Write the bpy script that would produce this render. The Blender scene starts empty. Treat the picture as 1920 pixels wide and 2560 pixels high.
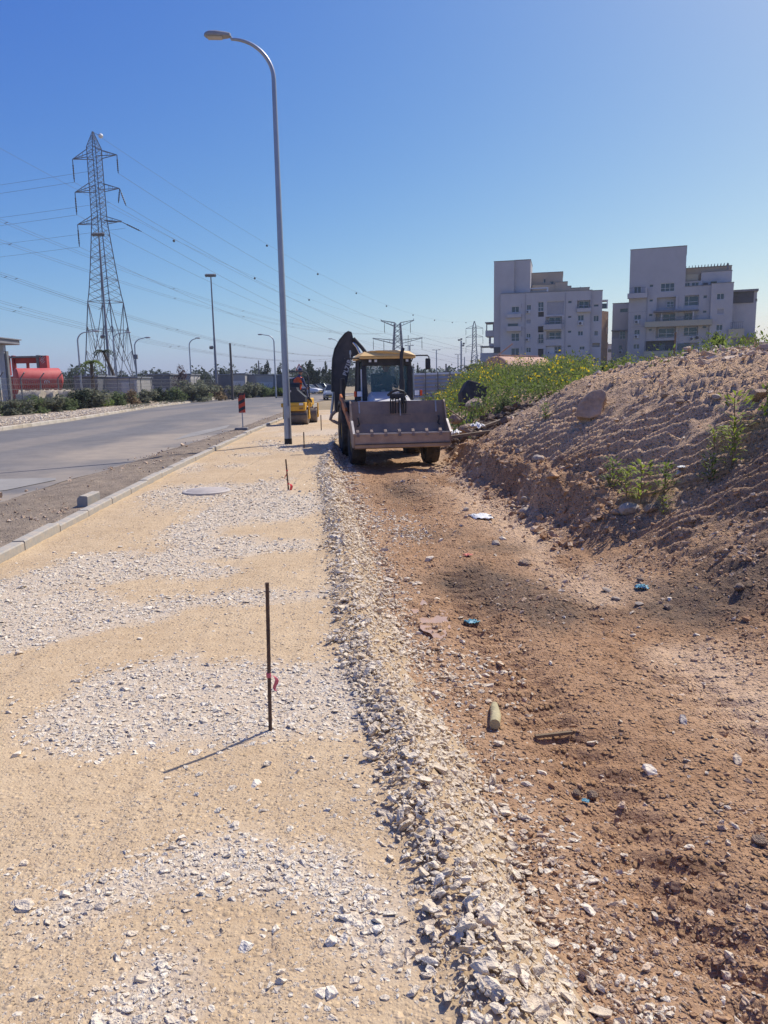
import bpy, bmesh, math, random
import numpy as np
from mathutils import Vector, Matrix, Euler
random.seed(7)
rng = np.random.default_rng(11)
R = math.radians
PI = math.pi
scene = bpy.context.scene
COL = scene.collection

# ------------------------------------------------------------------ camera
FPX, PITCH, ROLL, EYE = 1923.0, math.atan(326 / 1923.0), 0.0195, 1.6
cF = Vector((0, math.cos(PITCH), -math.sin(PITCH)))
u0 = Vector((0, math.sin(PITCH), math.cos(PITCH)))
cU = u0 * math.cos(ROLL) + Vector((1, 0, 0)) * math.sin(ROLL)
cR = Vector((1, 0, 0)) * math.cos(ROLL) - u0 * math.sin(ROLL)
cam_d = bpy.data.cameras.new('camera')
cam = bpy.data.objects.new('camera', cam_d)
COL.objects.link(cam)
m3 = Matrix((cR, cU, -cF)).transposed()
cam.matrix_world = Matrix.Translation((0, 0, EYE)) @ m3.to_4x4()
cam_d.sensor_fit = 'HORIZONTAL'
cam_d.sensor_width = 36.0
cam_d.lens = 36.0 * FPX / 1920.0
cam_d.clip_start = 0.05
cam_d.clip_end = 20000
scene.camera = cam

def at(px, py, Y):
    """point of the place that is seen at photo pixel (px, py), Y metres ahead"""
    d = cF + cR * ((px - 960) / FPX) - cU * ((py - 1280) / FPX)
    return Vector((0, 0, EYE)) + d * (Y / d.y)

# ------------------------------------------------------------------ sky, sun, exposure
SUN_EL, SUN_AZ = R(52), R(47)            # azimuth measured from +Y towards +X
world = bpy.data.worlds.new('World')
scene.world = world
world.use_nodes = True
nt = world.node_tree
nt.nodes.clear()
sky = nt.nodes.new('ShaderNodeTexSky')
sky.sky_type = 'NISHITA'
sky.sun_disc = False
sky.sun_elevation = SUN_EL
sky.sun_rotation = SUN_AZ
sky.altitude = 0
sky.air_density = 0.6
sky.dust_density = 1.15
sky.ozone_density = 10.0
bg = nt.nodes.new('ShaderNodeBackground')
bg.inputs['Strength'].default_value = 0.115
wo = nt.nodes.new('ShaderNodeOutputWorld')
# the camera's rendering of blue: one tone curve per channel over the whole sky
sp = nt.nodes.new('ShaderNodeSeparateColor'); cb = nt.nodes.new('ShaderNodeCombineColor')
nt.links.new(sky.outputs[0], sp.inputs[0])
for ch, (pw, gain) in enumerate(((1.90, 4.75), (1.38, 1.87), (.485, .845))):
    a_ = nt.nodes.new('ShaderNodeMath'); a_.operation = 'MULTIPLY'; a_.inputs[1].default_value = 0.115
    b_ = nt.nodes.new('ShaderNodeMath'); b_.operation = 'POWER'; b_.inputs[1].default_value = pw
    c_ = nt.nodes.new('ShaderNodeMath'); c_.operation = 'MULTIPLY'; c_.inputs[1].default_value = .985 * gain / 0.115
    d_ = nt.nodes.new('ShaderNodeMath'); d_.operation = 'MINIMUM'; d_.inputs[1].default_value = 1.1 / 0.115
    nt.links.new(sp.outputs[ch], a_.inputs[0]); nt.links.new(a_.outputs[0], b_.inputs[0])
    nt.links.new(b_.outputs[0], c_.inputs[0]); nt.links.new(c_.outputs[0], d_.inputs[0]); nt.links.new(d_.outputs[0], cb.inputs[ch])
nt.links.new(cb.outputs[0], bg.inputs[0])
nt.links.new(bg.outputs[0], wo.inputs[0])
sun_d = bpy.data.lights.new('sun', 'SUN')
sun_d.energy = 4.1
sun_d.angle = R(0.55)
sun_d.color = (1.0, 0.94, 0.86)
sun = bpy.data.objects.new('sun', sun_d)
COL.objects.link(sun)
sdir = Vector((math.sin(SUN_AZ) * math.cos(SUN_EL), math.cos(SUN_AZ) * math.cos(SUN_EL), math.sin(SUN_EL)))
sun.rotation_euler = sdir.to_track_quat('Z', 'Y').to_euler()
sun.location = (20, 20, 40)
vs = scene.view_settings
vs.view_transform = 'Standard'
vs.look = 'None'
vs.exposure = 0.25
vs.gamma = 1.0
vs.use_curve_mapping = False
scene.cycles.max_bounces = 6
scene.cycles.diffuse_bounces = 3
scene.cycles.transparent_max_bounces = 12
scene.cycles.volume_bounces = 0

# ------------------------------------------------------------------ noise (numpy)
_perm = np.random.default_rng(3).permutation(4096)
_gr = np.random.default_rng(4).random(4096)
def vnoise(x, y):
    xi = np.floor(x).astype(np.int64); yi = np.floor(y).astype(np.int64)
    fx = x - xi; fy = y - yi
    fx = fx * fx * (3 - 2 * fx); fy = fy * fy * (3 - 2 * fy)
    def h(a, b): return _gr[_perm[(a + _perm[b & 4095]) & 4095]]
    a = h(xi, yi); b = h(xi + 1, yi); c = h(xi, yi + 1); d = h(xi + 1, yi + 1)
    return (a + (b - a) * fx) * (1 - fy) + (c + (d - c) * fx) * fy
def fbm(x, y, o=4, g=0.5):
    s = 0; a = 1.0; t = 0
    for i in range(o):
        s = s + a * vnoise(x + 17.3 * i, y - 9.1 * i); t += a; a *= g; x = x * 2.03; y = y * 2.03
    return s / t
def sstep(a, b, x):
    t = np.clip((x - a) / (b - a), 0, 1); return t * t * (3 - 2 * t)

# ------------------------------------------------------------------ materials
def mat(name, col, rough=0.8, var=0.12, scale=3.0, metal=0.0, bump=0.0, bscale=40.0, col2=None, spec=0.3, trans=0.0, bdist=0.02):
    """procedural material: base colour mottled by noise, optional second colour, relief and leaf translucency"""
    m = bpy.data.materials.new(name); m.use_nodes = True
    t = m.node_tree; N = t.nodes; L = t.links
    b = N['Principled BSDF']; out = N['Material Output']
    b.inputs['Roughness'].default_value = rough
    b.inputs['Metallic'].default_value = metal
    b.inputs['Specular IOR Level'].default_value = spec
    tc = N.new('ShaderNodeTexCoord')
    no = N.new('ShaderNodeTexNoise'); no.inputs['Scale'].default_value = scale; no.inputs['Detail'].default_value = 6
    no.inputs['Roughness'].default_value = 0.65
    L.new(tc.outputs['Object'], no.inputs['Vector'])
    rp = N.new('ShaderNodeValToRGB')
    c = col; c2 = col2 if col2 else tuple(min(1, v * (1 + var)) for v in col)
    c1 = col if col2 else tuple(v * (1 - var) for v in col)
    rp.color_ramp.elements[0].position = 0.35; rp.color_ramp.elements[1].position = 0.65
    rp.color_ramp.elements[0].color = (*c1, 1); rp.color_ramp.elements[1].color = (*c2, 1)
    L.new(no.outputs[0], rp.inputs[0]); L.new(rp.outputs[0], b.inputs['Base Color'])
    if bump > 0:
        n2 = N.new('ShaderNodeTexNoise'); n2.inputs['Scale'].default_value = bscale; n2.inputs['Detail'].default_value = 5
        L.new(tc.outputs['Object'], n2.inputs['Vector'])
        bp = N.new('ShaderNodeBump'); bp.inputs['Strength'].default_value = bump; bp.inputs['Distance'].default_value = bdist
        L.new(n2.outputs[0], bp.inputs['Height']); L.new(bp.outputs[0], b.inputs['Normal'])
    if trans > 0:
        tr = N.new('ShaderNodeBsdfTranslucent'); mx = N.new('ShaderNodeMixShader'); mx.inputs[0].default_value = trans
        L.new(rp.outputs[0], tr.inputs[0]); L.new(b.outputs[0], mx.inputs[1]); L.new(tr.outputs[0], mx.inputs[2])
        L.new(mx.outputs[0], out.inputs['Surface'])
    return m

def rand_mat(name, cols, rough=0.9, bump=0.5, bscale=60.0):
    """stones: every piece takes a colour of its own from a ramp"""
    m = bpy.data.materials.new(name); m.use_nodes = True
    t = m.node_tree; N = t.nodes; L = t.links; b = N['Principled BSDF']
    b.inputs['Roughness'].default_value = rough; b.inputs['Specular IOR Level'].default_value = 0.2
    oi = N.new('ShaderNodeObjectInfo'); rp = N.new('ShaderNodeValToRGB')
    el = rp.color_ramp.elements
    while len(el) < len(cols): el.new(0.5)
    for i, c in enumerate(cols):
        el[i].position = i / (len(cols) - 1); el[i].color = (*c, 1)
    L.new(oi.outputs['Random'], rp.inputs[0])
    tc = N.new('ShaderNodeTexCoord'); no = N.new('ShaderNodeTexNoise'); no.inputs['Scale'].default_value = 2.5; no.inputs['Detail'].default_value = 4
    L.new(tc.outputs['Object'], no.inputs['Vector'])
    mr = N.new('ShaderNodeMapRange'); mr.inputs[3].default_value = 0.75; mr.inputs[4].default_value = 1.2
    L.new(no.outputs[0], mr.inputs[0])
    mx = N.new('ShaderNodeVectorMath'); mx.operation = 'SCALE'
    L.new(rp.outputs[0], mx.inputs[0]); L.new(mr.outputs[0], mx.inputs['Scale']); L.new(mx.outputs[0], b.inputs['Base Color'])
    bp = N.new('ShaderNodeBump'); bp.inputs['Strength'].default_value = bump; bp.inputs['Distance'].default_value = 0.1
    L.new(no.outputs[0], bp.inputs['Height']); L.new(bp.outputs[0], b.inputs['Normal'])
    return m

def ground_mat(name, c_lo, c_hi, attr=None, c_attr=None, attr2=None, c_attr2=None, s1=0.7, s2=9.0, s3=70.0, bump=0.9, rough=0.95, bdist=0.02, peb=(), pebh=1.0, pebc=.3):
    """earth: two colours in noise patches, further colours where the named attributes say so, grain relief"""
    m = bpy.data.materials.new(name); m.use_nodes = True
    t = m.node_tree; N = t.nodes; L = t.links; b = N['Principled BSDF']
    b.inputs['Roughness'].default_value = rough; b.inputs['Specular IOR Level'].default_value = 0.15
    tc = N.new('ShaderNodeTexCoord')
    def noise(s, d=6):
        n = N.new('ShaderNodeTexNoise'); n.inputs['Scale'].default_value = s; n.inputs['Detail'].default_value = d
        n.inputs['Roughness'].default_value = 0.6; L.new(tc.outputs['Object'], n.inputs['Vector']); return n
    n1, n2, n3 = noise(s1), noise(s2), noise(s3, 8)
    ad = N.new('ShaderNodeMath'); ad.operation = 'ADD'; L.new(n1.outputs[0], ad.inputs[0]); L.new(n2.outputs[0], ad.inputs[1])
    a2 = N.new('ShaderNodeMath'); a2.operation = 'ADD'; L.new(ad.outputs[0], a2.inputs[0]); L.new(n3.outputs[0], a2.inputs[1])
    mr = N.new('ShaderNodeMapRange'); mr.inputs[1].default_value = 1.1; mr.inputs[2].default_value = 1.9
    L.new(a2.outputs[0], mr.inputs[0])
    mx = N.new('ShaderNodeMix'); mx.data_type = 'RGBA'
    mx.inputs[6].default_value = (*c_lo, 1); mx.inputs[7].default_value = (*c_hi, 1)
    L.new(mr.outputs[0], mx.inputs[0]); cur = mx.outputs[2]
    for at_, ca in ((attr, c_attr), (attr2, c_attr2)):
        if at_:
            an = N.new('ShaderNodeAttribute'); an.attribute_name = at_
            ml = N.new('ShaderNodeMath'); ml.operation = 'MULTIPLY'; L.new(an.outputs['Fac'], ml.inputs[0]); 
            m2 = N.new('ShaderNodeMapRange'); m2.inputs[1].default_value = 0.25; m2.inputs[2].default_value = 0.75; m2.inputs[3].default_value = 0.55; m2.inputs[4].default_value = 1.0
            L.new(n2.outputs[0], m2.inputs[0]); L.new(m2.outputs[0], ml.inputs[1])
            mm = N.new('ShaderNodeMix'); mm.data_type = 'RGBA'; L.new(ml.outputs[0], mm.inputs[0]); L.new(cur, mm.inputs[6])
            mm.inputs[7].default_value = (*ca, 1); cur = mm.outputs[2]
    hgt = a2.outputs[0]
    for sc_, keep_ in peb:               # grit: rounded cells, some raised, each with a tone of its own
        vo = N.new('ShaderNodeTexVoronoi'); vo.inputs['Scale'].default_value = sc_
        wv = N.new('ShaderNodeVectorMath'); wv.operation = 'MULTIPLY_ADD'; wv.inputs[1].default_value = (.012, .012, .012)
        L.new(n2.outputs[1], wv.inputs[0]); L.new(tc.outputs['Object'], wv.inputs[2]); L.new(wv.outputs[0], vo.inputs['Vector'])
        sx = N.new('ShaderNodeSeparateColor'); L.new(vo.outputs['Color'], sx.inputs[0])
        inv = N.new('ShaderNodeMapRange'); inv.interpolation_type = 'SMOOTHSTEP'; inv.inputs[1].default_value = .62; inv.inputs[2].default_value = .15; L.new(vo.outputs['Distance'], inv.inputs[0])
        gt = N.new('ShaderNodeMapRange'); gt.inputs[1].default_value = 1 - keep_; gt.inputs[2].default_value = 1 - keep_ * .6; L.new(sx.outputs[0], gt.inputs[0])
        pm_ = N.new('ShaderNodeMath'); pm_.operation = 'MULTIPLY'; L.new(inv.outputs[0], pm_.inputs[0]); L.new(gt.outputs[0], pm_.inputs[1])
        ph = N.new('ShaderNodeMath'); ph.operation = 'MULTIPLY_ADD'; ph.inputs[1].default_value = pebh * 60 / sc_; L.new(pm_.outputs[0], ph.inputs[0]); L.new(hgt, ph.inputs[2]); hgt = ph.outputs[0]
        tn = N.new('ShaderNodeMapRange'); tn.inputs[3].default_value = 1 - pebc; tn.inputs[4].default_value = 1 + pebc; L.new(sx.outputs[1], tn.inputs[0])
        t1 = N.new('ShaderNodeMix'); t1.data_type = 'FLOAT'; t1.inputs[2].default_value = 1.0; L.new(pm_.outputs[0], t1.inputs[0]); L.new(tn.outputs[0], t1.inputs[3])
        sc2 = N.new('ShaderNodeVectorMath'); sc2.operation = 'SCALE'; L.new(cur, sc2.inputs[0]); L.new(t1.outputs[0], sc2.inputs['Scale']); cur = sc2.outputs[0]
    L.new(cur, b.inputs['Base Color'])
    bp = N.new('ShaderNodeBump'); bp.inputs['Strength'].default_value = bump; bp.inputs['Distance'].default_value = bdist
    L.new(hgt, bp.inputs['Height']); L.new(bp.outputs[0], b.inputs['Normal'])
    return m

def glass_mat(name, col=(0.02, 0.03, 0.04), rough=0.05, alpha=1.0):
    m = bpy.data.materials.new(name); m.use_nodes = True
    b = m.node_tree.nodes['Principled BSDF']
    b.inputs['Base Color'].default_value = (*col, 1); b.inputs['Roughness'].default_value = rough
    b.inputs['Specular IOR Level'].default_value = 0.6; b.inputs['Alpha'].default_value = alpha
    return m

# ------------------------------------------------------------------ mesh builder
class MB:
    def __init__(s): s.v = []; s.f = []
    def add(s, vs, fs):
        o = len(s.v); s.v += [tuple(v) for v in vs]; s.f += [tuple(i + o for i in f) for f in fs]; return s
    def box(s, c, d, rot=None, ch=0.0):
        c = Vector(c); hx, hy, hz = d[0] / 2, d[1] / 2, d[2] / 2
        M = Euler(rot).to_matrix() if rot else Matrix.Identity(3)
        if ch <= 0:
            vs = [Vector((x, y, z)) for z in (-hz, hz) for y in (-hy, hy) for x in (-hx, hx)]
            fs = [(0, 2, 3, 1), (4, 5, 7, 6), (0, 1, 5, 4), (2, 6, 7, 3), (0, 4, 6, 2), (1, 3, 7, 5)]
        else:
            ch = min(ch, hx * .9, hy * .9, hz * .9)
            bm = bmesh.new(); bmesh.ops.create_cube(bm, size=1.0)
            for v in bm.verts: v.co = Vector((v.co.x * 2 * hx, v.co.y * 2 * hy, v.co.z * 2 * hz))
            bmesh.ops.bevel(bm, geom=list(bm.edges), offset=ch, segments=2, affect='EDGES', profile=0.5)
            bm.verts.index_update()
            vs = [v.co.copy() for v in bm.verts]; fs = [[v.index for v in f.verts] for f in bm.faces]; bm.free()
        return s.add([c + M @ v for v in vs], fs)
    def bar(s, a, b, w, h=None, ch=0.0):
        """rectangular bar from a to b"""
        a = Vector(a); b = Vector(b); h = h or w; d = b - a
        if d.length < 1e-6: return s
        q = d.to_track_quat('Z', 'Y').to_matrix()
        hx, hy = w / 2, h / 2
        vs = [p + q @ Vector((x, y, 0)) for p in (a, b) for x, y in ((-hx, -hy), (hx, -hy), (hx, hy), (-hx, hy))]
        return s.add(vs, [(0, 3, 2, 1), (4, 5, 6, 7), (0, 1, 5, 4), (1, 2, 6, 5), (2, 3, 7, 6), (3, 0, 4, 7)])
    def cyl(s, a, b, r0, r1=None, n=12, cap=True):
        return s.tube([a, b], [r0, r0 if r1 is None else r1], n, cap)
    def tube(s, pts, r, n=8, cap=True):
        pts = [Vector(p) for p in pts]
        rr = r if isinstance(r, (list, tuple)) else [r] * len(pts)
        vs = []; fs = []; prev = None
        for i, p in enumerate(pts):
            d = (pts[min(i + 1, len(pts) - 1)] - pts[max(i - 1, 0)]).normalized()
            if prev is None: x = d.orthogonal().normalized()
            else:
                x = prev - d * prev.dot(d); x = x.normalized() if x.length > 1e-6 else d.orthogonal().normalized()
            prev = x; y = d.cross(x)
            for k in range(n):
                t = 2 * PI * k / n; vs.append(p + (x * math.cos(t) + y * math.sin(t)) * rr[i])
        for i in range(len(pts) - 1):
            for k in range(n):
                a = i * n + k; b = i * n + (k + 1) % n; fs.append((a, b, b + n, a + n))
        if cap: fs += [tuple(range(n - 1, -1, -1)), tuple(range((len(pts) - 1) * n, len(pts) * n))]
        return s.add(vs, fs)
    def prism(s, poly, d, o=(0, 0, 0), ax='Y'):
        """polygon in the plane across ax, extruded by d along ax, centred on o"""
        o = Vector(o); n = len(poly)
        def P(u, v, w): return o + (Vector((u, w, v)) if ax == 'Y' else Vector((w, u, v)) if ax == 'X' else Vector((u, v, w)))
        vs = [P(u, v, -d / 2) for u, v in poly] + [P(u, v, d / 2) for u, v in poly]
        fs = [tuple(range(n)), tuple(range(2 * n - 1, n - 1, -1))] + [(i + n, (i + 1) % n + n, (i + 1) % n, i) for i in range(n)]
        return s.add(vs, fs)
    def lathe(s, prof, n=16, o=(0, 0, 0), ax='Z'):
        o = Vector(o); vs = []; fs = []
        for r, h in prof:
            for k in range(n):
                t = 2 * PI * k / n; a, b = r * math.cos(t), r * math.sin(t)
                vs.append(o + (Vector((a, b, h)) if ax == 'Z' else Vector((h, a, b)) if ax == 'X' else Vector((b, h, a))))
        for i in range(len(prof) - 1):
            for k in range(n):
                a = i * n + k; b = i * n + (k + 1) % n; fs.append((a, b, b + n, a + n))
        fs += [tuple(range(n - 1, -1, -1)), tuple(range((len(prof) - 1) * n, len(prof) * n))]
        return s.add(vs, fs)
    def quad(s, a, b, c, d): return s.add([a, b, c, d], [(0, 1, 2, 3)])
    def mesh(s, name, m=None, smooth=False):
        me = bpy.data.meshes.new(name); me.from_pydata(s.v, [], s.f); me.update()
        if m: me.materials.append(m)
        if smooth:
            me.polygons.foreach_set('use_smooth', [True] * len(me.polygons)); me.set_sharp_from_angle(angle=R(38))
        return me
    def build(s, name, m=None, parent=None, smooth=False, loc=None):
        # drop faces turned the wrong way by recalculating on small meshes
        me = s.mesh(name, m, smooth)
        if len(s.f) < 20000:
            bm = bmesh.new(); bm.from_mesh(me); bmesh.ops.recalc_face_normals(bm, faces=bm.faces); bm.to_mesh(me); bm.free()
            if smooth: me.set_sharp_from_angle(angle=R(38))
        return link(name, me, parent, loc)

def link(name, me, parent=None, loc=None, rot=None):
    o = bpy.data.objects.new(name, me); COL.objects.link(o)
    if parent: o.parent = parent
    if loc is not None: o.location = loc
    if rot is not None: o.rotation_euler = rot
    return o
def tag(o, label=None, cat=None, group=None, kind=None):
    if label: o['label'] = label
    if cat: o['category'] = cat
    if group: o['group'] = group
    if kind: o['kind'] = kind
    return o
def empty(name, loc=(0, 0, 0), rz=0, label=None, cat=None, group=None, rot=None):
    o = bpy.data.objects.new(name, None); COL.objects.link(o)
    o.empty_display_size = 0.2; o.location = loc; o.rotation_euler = rot or (0, 0, rz)
    return tag(o, label, cat, group)
def copy_tree(o, parent=None):
    c = o.copy(); COL.objects.link(c); c.parent = parent
    for ch in o.children: copy_tree(ch, c)
    return c
def np_mesh(name, V, Fq, m=None, smooth=False):
    """mesh from numpy arrays (all faces with the same number of corners)"""
    me = bpy.data.meshes.new(name); V = np.asarray(V, np.float32); Fq = np.asarray(Fq, np.int32)
    k = Fq.shape[1]; n = len(Fq)
    me.vertices.add(len(V)); me.vertices.foreach_set('co', V.ravel())
    me.loops.add(n * k); me.loops.foreach_set('vertex_index', Fq.ravel())
    me.polygons.add(n); me.polygons.foreach_set('loop_start', np.arange(0, n * k, k, dtype=np.int32))
    if smooth: me.polygons.foreach_set('use_smooth', np.ones(n, bool))
    me.update(calc_edges=True); me.validate()
    if m: me.materials.append(m)
    return me
def grid_mesh(name, X, Y, Z, m, attrs=None, smooth=True):
    r, c = X.shape
    V = np.stack([X, Y, Z], -1).reshape(-1, 3)
    i = np.arange(r * c).reshape(r, c)
    F = np.stack([i[:-1, :-1], i[:-1, 1:], i[1:, 1:], i[1:, :-1]], -1).reshape(-1, 4)
    me = np_mesh(name, V, F, m, smooth)
    for k, a in (attrs or {}).items():
        at_ = me.attributes.new(k, 'FLOAT', 'POINT'); at_.data.foreach_set('value', np.asarray(a, np.float32).ravel())
    return me
# ------------------------------------------------------------------ shape of the ground
EDGE_Y = [0, 1.7, 2.3, 2.7, 3.25, 4.2, 6, 8.7, 14.3, 20, 30, 60]
EDGE_X = [.30, .24, .16, .08, .02, -.16, -.36, -.59, -1.15, -1.35, -1.4, -1.4]
TOE_Y = [0, 2.1, 2.4, 3, 3.6, 4.1, 5, 6.1, 7.5, 10.3, 14.8, 20, 60]
TOE_X = [.85, .74, .62, .60, .56, .44, .36, .18, .08, -.19, -.61, -.9, -.9]
MT_Y = [0, 3, 4.7, 6, 7.1, 9.4, 11.9, 15.2, 19.6, 24, 30, 60]
MT_X = [3.1, 2.75, 2.5, 2.3, 2.2, 2.25, 1.98, 1.66, 1.62, 1.5, 1.6, 3]
def kerb_x(y): return np.interp(y, [0, 7, 14.4, 18.5, 25.5, 35, 60, 100], [-3.36, -3.62, -4.0, -4.13, -4.38, -4.52, -5.0, -5.8])
def edge_x(y): return np.interp(y, EDGE_Y, EDGE_X)
def toe_x(y): return np.interp(y, TOE_Y, TOE_X)
def soil_z(x, y, fine=True):
    xm = np.interp(y, MT_Y, MT_X) + 0.22 * (fbm(y * 0.9, y * 0 + 3.3, 3) - .5)
    cut = sstep(8.0, 9.6, y) * (1 - sstep(18.5, 20.5, y))
    if fine: xm = xm + cut * (.34 * (fbm(y * 1.7 + 3, y * 0 + 1.1, 3) - .5) + .16 * (fbm(x * 3.1, y * 4.2, 3) - .5))
    d = x - xm
    za = np.interp(d, [-.3, 0, .35, 1, 2.2, 3.1, 5.2, 9], [0, .03, .17, .55, 1.5, 2.0, 2.33, 2.4])
    zb = np.interp(d, [-.3, 0, .22, .5, 1, 2.2, 3.1, 5.2, 9], [0, .06, .46, .56, .95, 1.82, 2.15, 2.35, 2.4])
    sc = np.interp(y, [0, 3, 10, 14, 16, 18, 20, 23, 28, 40, 60], [.9, .95, 1, 1, .95, .8, .66, .58, .62, .7, .5])
    z = (za * (1 - cut) + zb * cut) * sc
    base = np.interp(y, [0, 1.5, 19.5, 24, 40], [-.26, -.28, -.3, -.08, -.05])
    z = z + base
    # wheel ruts along the trench floor
    t = (x - toe_x(y)) / np.maximum(xm - toe_x(y), .3)
    z = z - 0.035 * np.exp(-((t - .25) / .12) ** 2) * (y < 20) - 0.03 * np.exp(-((t - .78) / .12) ** 2) * (y < 20)
    pud = np.exp(-(((x - .36) / .20) ** 4 + ((y - 6.1) / .6) ** 4))
    if fine:
        up = sstep(-.2, .5, d)
        z = z + (fbm(x * 1.1, y * 1.1, 4) - .5) * (.10 + .11 * up)
        z = z + (fbm(x * 6, y * 6, 4) - .5) * (.045 + .05 * up)
        # crawler-track ridges pressed into the slope
        w = x * .70 + y * .72 + .12 * (fbm(x * .8, y * .8, 2) - .5)
        band = sstep(5.8, 7.5, y) * (1 - sstep(15, 17.5, y)) * sstep(.35, .7, d) * (1 - sstep(2.7, 3.5, d))
        band = band * sstep(.24, .42, fbm(x * 1.3 + 4, y * 1.3, 2))
        z = z + band * .055 * np.sin(2 * PI * w / .18)
        w2 = y * .97 - x * .25
        tt = (x - toe_x(y)) / np.maximum(xm - toe_x(y), .3) + .10 * np.sin(y * .45)
        b2 = (np.exp(-((tt - .30) / .10) ** 4) + np.exp(-((tt - .80) / .10) ** 4)) * (y < 17) * sstep(.32, .46, fbm(x * .9 + 9, y * .5 + 2, 2))
        z = z + b2 * (.026 * np.sin(2 * PI * (y + .35 * np.abs(x - np.round(x * 2) / 2)) / .19) - .03)
        # lumps thrown on the upper slope near the crest and behind the machine
        z = z + sstep(2.6, 3.6, d) * (fbm(x * 3 + 8, y * 3, 3) - .45) * .17
        z = z + cut * sstep(-.25, .1, d) * (1 - sstep(.5, 1.1, d)) * (fbm(x * 4.5 + 2, y * 4.5, 3) - .45) * .26
    z = z * (1 - pud) + pud * (-.322 + .16 * (fbm(x * 9, y * 7, 3) - .5))
    if fine:
        e0, t0 = edge_x(y), toe_x(y); u0 = (x - e0) / (t0 - e0)
        zg = -np.interp(y, [0, 19, 24], [.34, .36, .08]) * sstep(.0, 1.0, u0)
        zz = zg + np.interp(u0, [0, .45, 1, 1.3], [-.12, -.035, .035, .02]) + .07 * (fbm(x * 5 + 1, y * 3.5, 4) - .5)
        z = np.where(u0 < 1.5, np.maximum(z, zz - .3 * np.clip(u0 - 1, 0, 1)), z)
    return z
def gravel_z(x, y, fine=True):
    e = edge_x(y); t = toe_x(y)
    u = (x - e) / (t - e)
    drop = np.interp(y, [0, 19, 24], [.34, .36, .08])
    z = -drop * sstep(.0, 1.0, u) - .3 * np.clip(u - 1, 0, 1)
    z = z + .045 * np.exp(-((u - .12) / .22) ** 2)
    if fine:
        z = z + (fbm(x * .8, y * .8, 3) - .5) * .03 + (fbm(x * 5, y * 5, 4) - .5) * .014
    k = kerb_x(y)
    for off, ph in ((1.25, 0.), (2.35, 1.3), (3.05, 2.2)):     # edges left by the roller drum
        q = x - k - off - .12 * np.sin(.45 * y + ph)
        z = z - (.004 * np.exp(-(q / .028) ** 2) - .003 * np.exp(-((q - .07) / .03) ** 2)) * (u < -.1)
    z = z - .015 * np.exp(-((x - k - .2) / .35) ** 2)
    return z

# patches of bare white stone on the gravel bed (outlines in metres)
PATCH = [
 [(-1.16,2.24),(-.80,2.43),(-.52,2.56),(-.18,2.44),(-.06,2.2),(.02,1.92),(-.10,1.9),(-.2,2.16),(-.45,2.24),(-.75,2.20),(-1.08,2.09)],
 [(-.78,2.02),(-.62,2.05),(-.52,1.85),(-.50,1.5),(-.72,1.5)],
 [(-1.79,3.52),(-1.6,4.0),(-1.3,4.28),(-.75,4.3),(-.3,4.25),(-.10,4.15),(.06,3.45),(-.3,3.3),(-.62,3.33),(-.95,3.24),(-1.45,3.27)],
 [(-3.3,5.65),(-2.4,5.85),(-1.9,5.55),(-1.25,5.75),(-.45,6.05),(-.42,5.75),(-1.3,5.4),(-1.9,5.1),(-2.3,4.6),(-2.55,4.35),(-3.0,4.4)],
 [(-2.85,6.6),(-2.2,7.3),(-1.75,7.9),(-.7,7.75),(-.62,7.35),(-1.5,7.0),(-1.9,6.8),(-1.3,6.65),(-1.4,6.35),(-2.2,6.2),(-2.75,6.0)],
 [(-2.6,8.0),(-2.3,9.6),(-2.3,10.8),(-.9,11.0),(-.8,9.4),(-1.6,9.0),(-2.0,8.2),(-1.2,7.9),(-2.1,7.5)],
 [(-3.5,5.8),(-2.9,7.2),(-2.5,7.4),(-2.4,6.5),(-2.8,5.7)],
]
def in_poly(x, y, poly):
    ins = np.zeros(x.shape, bool); n = len(poly)
    for i in range(n):
        x1, y1 = poly[i]; x2, y2 = poly[(i + 1) % n]
        c = ((y1 > y) != (y2 > y)) & (x < (x2 - x1) * (y - y1) / (y2 - y1 + 1e-12) + x1)
        ins ^= c
    return ins
def patch(x, y):
    s = .10 + .018 * y
    wx = x + (fbm(x * 3, y * 2.2, 4) - .5) * s * 2.2; wy = y + (fbm(x * 3 + 40, y * 2.2 + 7, 4) - .5) * s * 3
    m = np.zeros(x.shape)
    for p in PATCH: m = np.maximum(m, in_poly(wx, wy, p).astype(float))
    far = .8 * sstep(9, 12, y) * sstep(.56, .62, fbm(x * .9, y * .45, 3))
    m = np.maximum(m, far)
    return m
def soil_dark(x, y):
    a = 0
    for cx, cy, rx, ry, k in ((.75, 7.3, .32, .5, 1.2), (1.12, 6.75, .35, .5, 1.4), (1.35, 6.15, .28, .4, 1.2), (1.25, 8.6, .4, .4, .6), (2.6, 6.0, .55, .45, 1.2), (.35, 13.4, .5, 1.3, .8), (.6, 9.6, .5, .35, .6), (4.0, 7.2, .9, .9, .5)):
        a = a + k * np.exp(-(((x - cx) / rx) ** 2 + ((y - cy) / ry) ** 2))
    a = a + 1.3 * np.exp(-(((x - 3.0) / .7) ** 2 + ((y - 21.5) / 1.6) ** 2))
    return np.clip(a * (0.3 + 1.8 * fbm(x * 3, y * 3, 3)) , 0, 1)
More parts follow.
